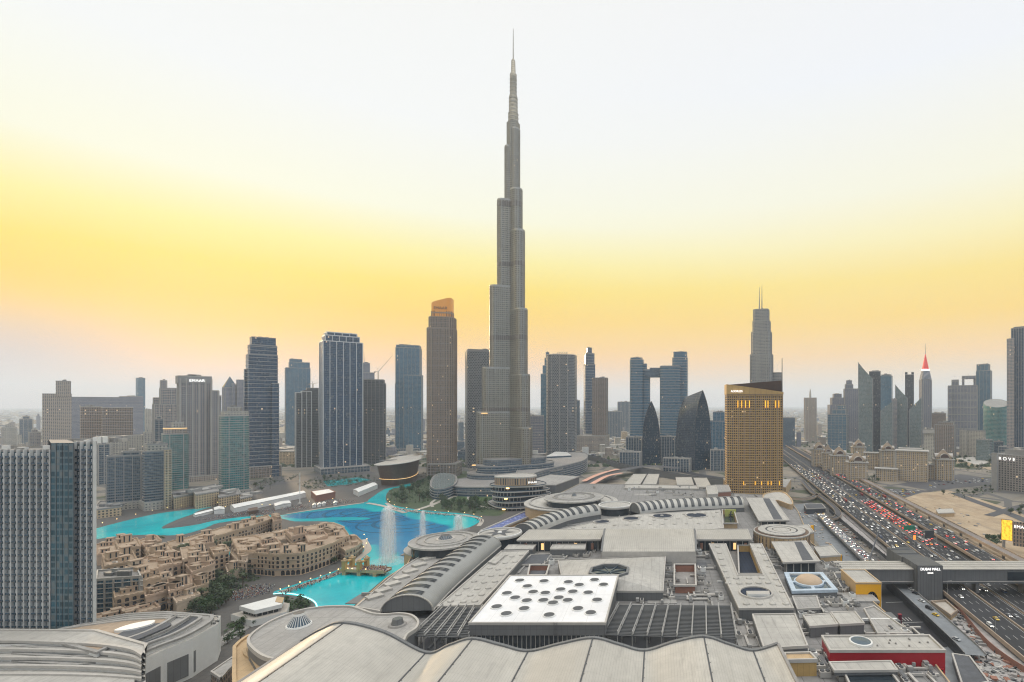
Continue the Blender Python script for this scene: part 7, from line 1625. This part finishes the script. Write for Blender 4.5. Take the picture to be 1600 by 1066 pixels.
def carparts(kind,col,lights,loc,rot,label,group):
    """vehicle near enough to show its parts"""
    key=('p',kind,col,lights)
    if key not in CARS:
        root=thing('car' if kind=='car' else kind,'x',kind,(0,0,-500)); L,Wd=(4.6,1.85)
        mb=MB(); prof=[(-L/2,.35),(-L/2,.8),(-L/2+.25,.95),(1.5,.98),(L/2-.25,.85),(L/2,.65),(L/2,.35)]
        for (x0,z0),(x1,z1) in zip(prof,prof[1:]): mb.face([(x0,Wd/2,z0),(x1,Wd/2,z1),(x1,-Wd/2,z1),(x0,-Wd/2,z0)],CP[col])
        for s in (-1,1): f=[(x,s*Wd/2,z) for x,z in prof]; mb.face(f if s>0 else f[::-1],CP[col])
        mb.build('body',root,True); mb=MB(); P0=[(-1.55,-.85),(1.45,-.85),(1.45,.85),(-1.55,.85)]; P1=[(-.9,-.7),(.7,-.7),(.7,.7),(-.9,.7)]
        for i in range(4): j=(i+1)%4; mb.face([(*P0[i],.96),(*P0[j],.96),(*P1[j],1.42),(*P1[i],1.42)],M['glassd'])
        mb.build('window',root,True); mb=MB(); mb.prism([(-.95,-.74),(.75,-.74),(.75,.74),(-.95,.74)],1.40,1.47,CP[col]); mb.build('roof',root,True)
        for x in (-1.4,1.4):
            for s in (-1,1):
                mb=MB(); N=12
                c=[(x+.34*math.cos(2*math.pi*k/N),s*(Wd/2+.03),.34+.34*math.sin(2*math.pi*k/N)) for k in range(N)]; mb.face(c if s<0 else c[::-1],M['rubber'])
                for k in range(N): a,b=c[k],c[(k+1)%N]; mb.face([a,b,(b[0],s*.68,b[2]),(a[0],s*.68,a[2])],M['rubber'])
                mb.build('wheel',root,True)
        for s in (-.62,.62):
            mb=MB(); mb.box(L/2+.02,s,.55,.78,.08,.4,M['head'] if lights in('h','b') else M['white']); mb.build('headlight',root,True); mb=MB(); mb.box(-L/2-.02,s,.62,.9,.08,.4,M['tail'] if lights in('t','b') else CP['red']); mb.build('taillight',root,True)
        CARS[key]=root
    return dup(CARS[key],loc,rot,label,group)
CARQ=[]
def car(kind,col,lights,loc,rot,label,group,parts=False): CARQ.append((kind,col,lights,loc,rot,label,group,parts))
def place_cars(limit=285):
    Q=sorted(CARQ,key=lambda q:math.hypot(q[3][0],q[3][1])); n=0; mass=MB()
    for kind,col,lights,loc,rot,label,group,parts in Q:
        if parts and kind=='car': n+=1; carparts(kind,col,lights,loc,rot,label,group); continue
        key=(kind,col,lights)
        if key not in CARS: CARS[key]=carmesh(*key)
        if kind=='car': n+=1
        if kind!='car' or n<=limit:
            o=bpy.data.objects.new(kind,CARS[key]); COL.objects.link(o); o.location=loc; o.rotation_euler=(0,0,rot); tag(o,label,kind,group)
        else:
            me=CARS[key]; c,k=math.cos(rot),math.sin(rot); V=[(v.co.x*c-v.co.y*k+loc[0],v.co.x*k+v.co.y*c+loc[1],v.co.z+loc[2]) for v in me.vertices]
            for p in me.polygons: mass.face([V[i] for i in p.vertices],me.materials[p.material_index])
    if mass.f: o=mass.build('distant_traffic'); o['kind']='stuff'
rc=random.Random(77)
cols=['white']*9+['silver']*4+['black']*3+['red','blue','yellow']
HD_=math.pi/2-math.atan(SL)      # heading away from the eye along the highway
def near_mark(Y):
    for y,n in ((300,'in the lower right corner'),(366,'just in front of the footbridge'),(470,'just beyond the footbridge'),(570,'near the green overhead sign'),(680,'beside the bare sand lot'),(820,'past the bare sand lot'),(1000,'beside the nearest domed blocks'),(1e9,'far up beside the brown hotel')):
        if Y<y: return n
occ=[]
def lane_traffic(road,c0,c1,nl,z,away,Y0,Y1,gap,maxn,lights):
    n=0
    for k in range(nl):
        c=c0+(c1-c0)*(k+.5)/nl; Y=Y0+rc.uniform(0,gap)
        while Y<Y1 and n<maxn:
            g=gap(Y) if callable(gap) else gap
            kind=rc.choices(['car','van','bus'],[.8,.16,.04])[0]; col=rc.choice(cols) if kind!='bus' else rc.choice(['white','silver','red']); far=near_mark(Y)
            lt=lights(Y) if callable(lights) else lights
            car(kind,col,lt,(hx_(c,Y)+rc.uniform(-.3,.3),Y,z+.03),HD_ if away else HD_+math.pi,f'{col} {kind} on the {road} {far}',f'vehicles on the {road} {far}',Y<400)
            n+=1; Y+=(g*rc.uniform(.55,1.6)+(8 if kind=='bus' else 0))
dens=lambda a,b:(lambda Y:a if 480<Y<760 else b)
def LT(road,c0,c1,nl,z,away,Y0,Y1,gapf,maxn,lights):
    n=0
    for k in range(nl):
        c=c0+(c1-c0)*(k+.5)/nl; Y=Y0+rc.uniform(0,15)
        while Y<Y1 and n<maxn:
            kind=rc.choices(['car','van','bus'],[.8,.16,.04])[0]; col=rc.choice(cols) if kind!='bus' else rc.choice(['white','silver','red']); far=near_mark(Y)
            lt=lights(Y) if callable(lights) else lights
            car(kind,col,lt,(hx_(c,Y)+rc.uniform(-.3,.3),Y,z+.03),HD_ if away else HD_+math.pi,f'{col} {kind} on the {road} {far}',f'vehicles on the {road} {far}',Y<400)
            n+=1; Y+=gapf(Y)*rc.uniform(.55,1.6)+(8 if kind=='bus' else 0)
LT('near elevated carriageway',164.2,181.8,4,ZA,False,240,1150,lambda Y:70 if Y<400 else 28 if Y<700 else 20,150,lambda Y:'h' if rc.random()<.5 else None)
LT('sunken middle carriageway, near side',186,203.5,4,.35,False,260,1100,lambda Y:55 if Y<420 else 34,90,lambda Y:'h' if rc.random()<.5 else None)
LT('sunken middle carriageway, far side',206.8,225,4,.35,True,280,1100,lambda Y:(9.5 if 540<Y<740 else 20 if 480<Y<560 else 40),150,lambda Y:'t' if 500<Y<740 else None)
LT('far elevated carriageway',228.2,245.8,4,ZA,True,300,1150,lambda Y:55 if Y<430 else 22,150,lambda Y:'t' if rc.random()<.35 else None)
# bright queue on the ramp by the mall, parked cars
Pq=spline(GP([(1281,802),(1300,822),(1330,850),(1361,879)],5),6,False); L_=[0]
for a,b in zip(Pq,Pq[1:]): L_.append(L_[-1]+math.dist(a,b))
def along(s):
    for i in range(len(L_)-1):
        if L_[i+1]>=s: t=(s-L_[i])/(L_[i+1]-L_[i]); a,b=Vector(Pq[i]),Vector(Pq[i+1]); return a.lerp(b,t),(b-a).normalized()
    return Vector(Pq[-1]),(Vector(Pq[-1])-Vector(Pq[-2])).normalized()
for lane in (-3.2,0,3.2):
    s=4+rc.uniform(0,5)
    while s<L_[-1]-4:
        p,d=along(s); n=Vector((-d.y,d.x)); q=p+n*lane; col=rc.choice(cols); car('car',col,'b',(q.x,q.y,5.03),math.atan2(d.y,d.x),f'{col} car with lights on in the queue on the mall ramp','queue of cars on the mall ramp'); s+=rc.uniform(8,20)
def carpark(px,rows,n,where,maxn):
    P=GP(px,.1); k=0; tr=0; pl=[]
    xs=[p[0] for p in P]; ys=[p[1] for p in P]
    for r_ in range(rows):
        for i in range(n):
            if k>=maxn: return
            u=(i+.5)/n; v=(r_+.5)/rows; a=Vector(P[0]).lerp(Vector(P[1]),u); b=Vector(P[3]).lerp(Vector(P[2]),u); q=a.lerp(b,v)
            if rc.random()<.3: continue
            col=rc.choice(cols); car('car',col,None,(q.x,q.y,.12),math.pi/2+rc.choice((0,math.pi))+.25,f'{col} car parked {where}','cars parked '+where); k+=1
carpark([(1372,764),(1440,766),(1402,780),(1372,776)],5,14,'on the lot before the domed estate',38)
carpark([(1450,752),(1545,747),(1545,756),(1450,764)],4,14,'in front of the lettered hotel',30)
carpark([(1245,800),(1268,798),(1300,840),(1276,844)],6,3,'in the yard behind the gold rotunda',9)
carpark([(1252,752),(1290,752),(1270,762),(1240,764)],3,7,'under the loop ramp',10)
carpark([(402,736),(422,735),(430,745),(406,747)],3,4,'at the junction by the dark stepped tower',8)
p,d=along(2)
for (px,py,col,kd) in ((1494,1000,'silver','car'),(1462,962,'yellow','car'),(1430,928,'black','car'),(1440,940,'white','car'),(1424,922,'white','car'),(1452,952,'black','van')):
    g=G(px,py,5); car(kd,col,None,(g[0],g[1],5.03),-1.2,f'{col} {kd} on the near curved service deck below the footbridge','vehicles on the near service deck',True)
place_cars()
for k in [k for k in CARS if k[0]=='p']:
    root=CARS[k]
    for c_ in list(root.children): bpy.data.objects.remove(c_)
    bpy.data.objects.remove(root)
# road furniture
def gantry(label,px,py0,py1,pxr,m,c):
    Y=G((px+pxr)/2,py1+12,0)[1]; x0,x1=XD(px,Y),XD(pxr,Y); root=thing('overhead_sign',label,'road sign',((x0+x1)/2,Y,0)); mb=MB(); mb.box((x0+x1)/2,Y-.3,ZD(py1,Y),ZD(py0,Y),x1-x0,.3,m); mb.build('sign_panel',root); mb=MB(); mb.beam((x0-3,Y,ZD(py0,Y)),(x1+3,Y,ZD(py0,Y)),.4,.5,M['frame']); mb.beam((x0-3,Y,ZD(py1,Y)),(x1+3,Y,ZD(py1,Y)),.4,.5,M['frame']); mb.build('truss',root)
    for x in (x0-3,x1+3): mb=MB(); mb.cyl(x,Y,0,ZD(py0,Y),.35,.3,M['frame'],8); mb.build('post',root)
gantry('green overhead direction sign above the highway',1412,821,828,1429,plain('sign_green',(.02,.22,.13),.5),0)
gantry('black electronic sign board above the highway',1445,829,841,1459,M['darkmetal'],0)
g=G(1429,852,.5); root=thing('warning_beacon','orange glowing warning beacon on the highway median','beacon',(*g,.4)); mb=MB(); mb.cyl(*g,.4,6,.2,.2,M['frame'],8); mb.build('post',root); mb=MB(); mb.box(*g,6,10.2,2.2,.5,glow('orange_arrow_board',(1,.22,.03),1.6)); mb.build('lit_board',root)
nl=0
for c,side in ((163.2,-1),(226,0),(247,1)):
    Y=300
    while Y<1100:
        z=ZA+1.1; x=hx_(c,Y); root=thing('street_lamp',f'slim grey lamp post on the {("near","inner","outer")[side+1]} highway parapet {near_mark(Y)}','street lamp',(x,Y,z),'lamp posts along the highway'); mb=MB(); mb.cyl(x,Y,z,z+9,.14,.08,M['frame'],6); mb.build('post',root); mb=MB(); mb.beam((x,Y,z+9),(x+2.2,Y,z+9.4),.14,.12,M['frame']); mb.box(x+2.4,Y,z+9.25,z+9.5,.9,.35,M['slab']); mb.build('lamp_head',root); Y+=62
g=G(1358,878,5); root=thing('mobile_crane','thin dark crane boom leaning over the mall ramp','crane',(*g,2.4)); mb=MB(); h=WD(1377,818,g[1]+40); mb.beam((*g,6),tuple(h),.9,.9,M['darkmetal']); mb.build('boom',root); mb=MB(); mb.box(*g,2.5,6,3.5,6,M['crane']); mb.build('carrier',root)
P=spline(GP([(1296,800),(1340,838),(1388,878)],2.4),6,False); mb=MB()
for a,b in zip(P,P[1:]): mb.beam((*a,4.2),(*b,4.2),.25,4.0,M['darkmetal']); mb.box(*a,2.4,7,.4,.4,M['darkmetal'])
tag(mb.build('site_hoarding'),'long dark hoarding fence along the building site beside the ramp','fence')
P=spline(GP([(1398,909),(1425,931),(1470,972),(1505,1004),(1524,1024)],5),6,False); mb=MB(); Q=[]
for i,p in enumerate(P):
    d=(Vector(P[min(i+1,len(P)-1)])-Vector(P[max(i-1,0)])).normalized(); n=Vector((-d.y,d.x)); n=n if n.x<0 else -n; q=Vector(p)+n*6.0; Q.append((q.x,q.y))
for a,b in zip(Q,Q[1:]):
    for z in (.6,1.5,2.4,3.3,4.2,5.1,6.0): mb.beam((*a,z),(*b,z),.2,.4,M['darkmetal'])
    for k in range(4): t=k/4; mb.box(a[0]+(b[0]-a[0])*t,a[1]+(b[1]-a[1])*t,0,6.4,.3,.3,M['darkmetal'])
tag(mb.build('lattice_screen'),'black lattice screen below the near curved service deck','fence')
g=G(1406,975); root=thing('totem_sign','maroon totem sign standing in the dark loading yard','sign',(*g,0)); mb=MB(); mb.box(*g,.1,6,2.0,1.2,plain('maroon_panel',(.12,.01,.03),.4)); mb.build('panel',root); mb=MB(); mb.box(*g,5.9,6.3,2.2,1.4,M['red']); mb.build('cap',root)
g=[G(*p,3) for p in ((1455,942),(1478,940),(1496,956),(1486,964))]; mb=MB(); mb.prism(g,0,3,M['tan'],M['palepave']); c=cen(g); r=thing('site_cabin','cream walled site compound at the foot of the lift tower','building',(c[0],c[1],0)); mb.build('block',r); mb=MB(); mb.ring(ccw(g),.2,2.6,4.4,M['concrete'],inner=M['concrete'],d2=-.5); mb.build('parapet',r)
slabroof('yard_block','dark stepped yard building at the lower right corner beside the crimson store','building',[(1488,1022),(1515,1026),(1545,1066),(1505,1075)],5,0,'darkmetal','roofd',.5)
# building site clutter and crowds: nobody could count these
def clutter(name,polys,n,seed,ms,smin,smax,h):
    r_=random.Random(seed); mb=MB()
    for px in polys:
        P=GP(px,0); xs=[p[0] for p in P]; ys=[p[1] for p in P]; k=0
        while k<n:
            x,y=r_.uniform(min(xs),max(xs)),r_.uniform(min(ys),max(ys)); k+=1
            if inpoly(x,y,P): mb.box(x,y,.1,r_.uniform(.3,h),r_.uniform(smin,smax),r_.uniform(smin,smax),M[r_.choice(ms)],r_.uniform(0,3))
    o=mb.build(name); o['kind']='stuff'
clutter('building_site_debris',[[(1470,950),(1500,950),(1600,1040),(1600,1090),(1520,1040)],[(1318,806),(1420,895),(1400,900),(1300,815)],[(1500,1030),(1560,1040),(1600,1100),(1540,1100)]],420,4,['dust','conc2','slab','frame','brick','darkmetal'],.5,4,1.6)
clutter('yard_debris',[[(1255,800),(1280,800),(1340,878),(1300,880)],[(1420,790),(1500,790),(1560,850),(1500,850)]],90,5,['dust','conc2','sandstone','frame'],.6,4,1.2)
def crowd(polys,n,seed,z=.4):
    r_=random.Random(seed); mb=MB(); ms=[CP['black'],CP['white'],CP['blue'],CP['silver'],CP['red'],M['sandstone']]
    for px in polys:
        P=GP(px,z); xs=[p[0] for p in P]; ys=[p[1] for p in P]; k=0; t=0
        while k<n and t<n*20:
            t+=1; x,y=r_.uniform(min(xs),max(xs)),r_.uniform(min(ys),max(ys))
            if not inpoly(x,y,P): continue
            k+=1; a=r_.choice(ms); b=r_.choice(ms); s=r_.uniform(.92,1.06)
            for o in (-.1,.1): mb.cyl(x+o,y,z,z+.8*s,.07,.1,b,5,cap=False)
            mb.cyl(x,y,z+.78*s,z+1.25*s,.18,.24,a,6); mb.cyl(x,y,z+1.25*s,z+1.45*s,.24,.08,a,6)
            for o in (-.27,.27): mb.cyl(x+o,y,z+.8*s,z+1.35*s,.05,.07,a,4,cap=False)
            mb.lathe(x,y,[(.06,z+1.42*s),(.11,z+1.55*s),(.09,z+1.68*s),(0,z+1.73*s)],M['sandstone'] if r_.random()<.7 else M['trunk'],6)
    o=mb.build('crowd'); o['kind']='stuff'
crowd([[(565,884),(604,886),(606,894),(560,893)]],260,1,4.05)
crowd([[(616,793),(650,799),(690,802),(752,811),(755,818),(735,808),(690,806),(650,803),(612,796)],[(436,926),(480,911),(520,898),(545,884),(550,888),(520,903),(480,918),(440,931)],[(330,935),(400,915),(430,915),(420,928),(370,940)],[(300,815),(380,800),(430,796),(430,803),(340,811)],[(430,795),(540,780),(560,784),(450,799)]],300,2,.6)

# ---------------------------------------------------------------- evening haze over the whole city
mb=MB(); mb.box(0,12800,-3,870,45000,27000,M['white']); hz=mb.build('haze'); hz['kind']='stuff'
hz.data.materials.clear(); m=bpy.data.materials.new('evening_haze'); m.use_nodes=True; t=NT(m.node_tree); t.n.clear()
pv=t.node('ShaderNodeVolumePrincipled'); pv.inputs['Color'].default_value=(.74,.85,1,1); pv.inputs['Density'].default_value=8e-5; pv.inputs['Anisotropy'].default_value=.1
o_=t.node('ShaderNodeOutputMaterial'); t.l.new(pv.outputs[0],o_.inputs['Volume']); hz.data.materials.append(m); m.cycles.homogeneous_volume=True
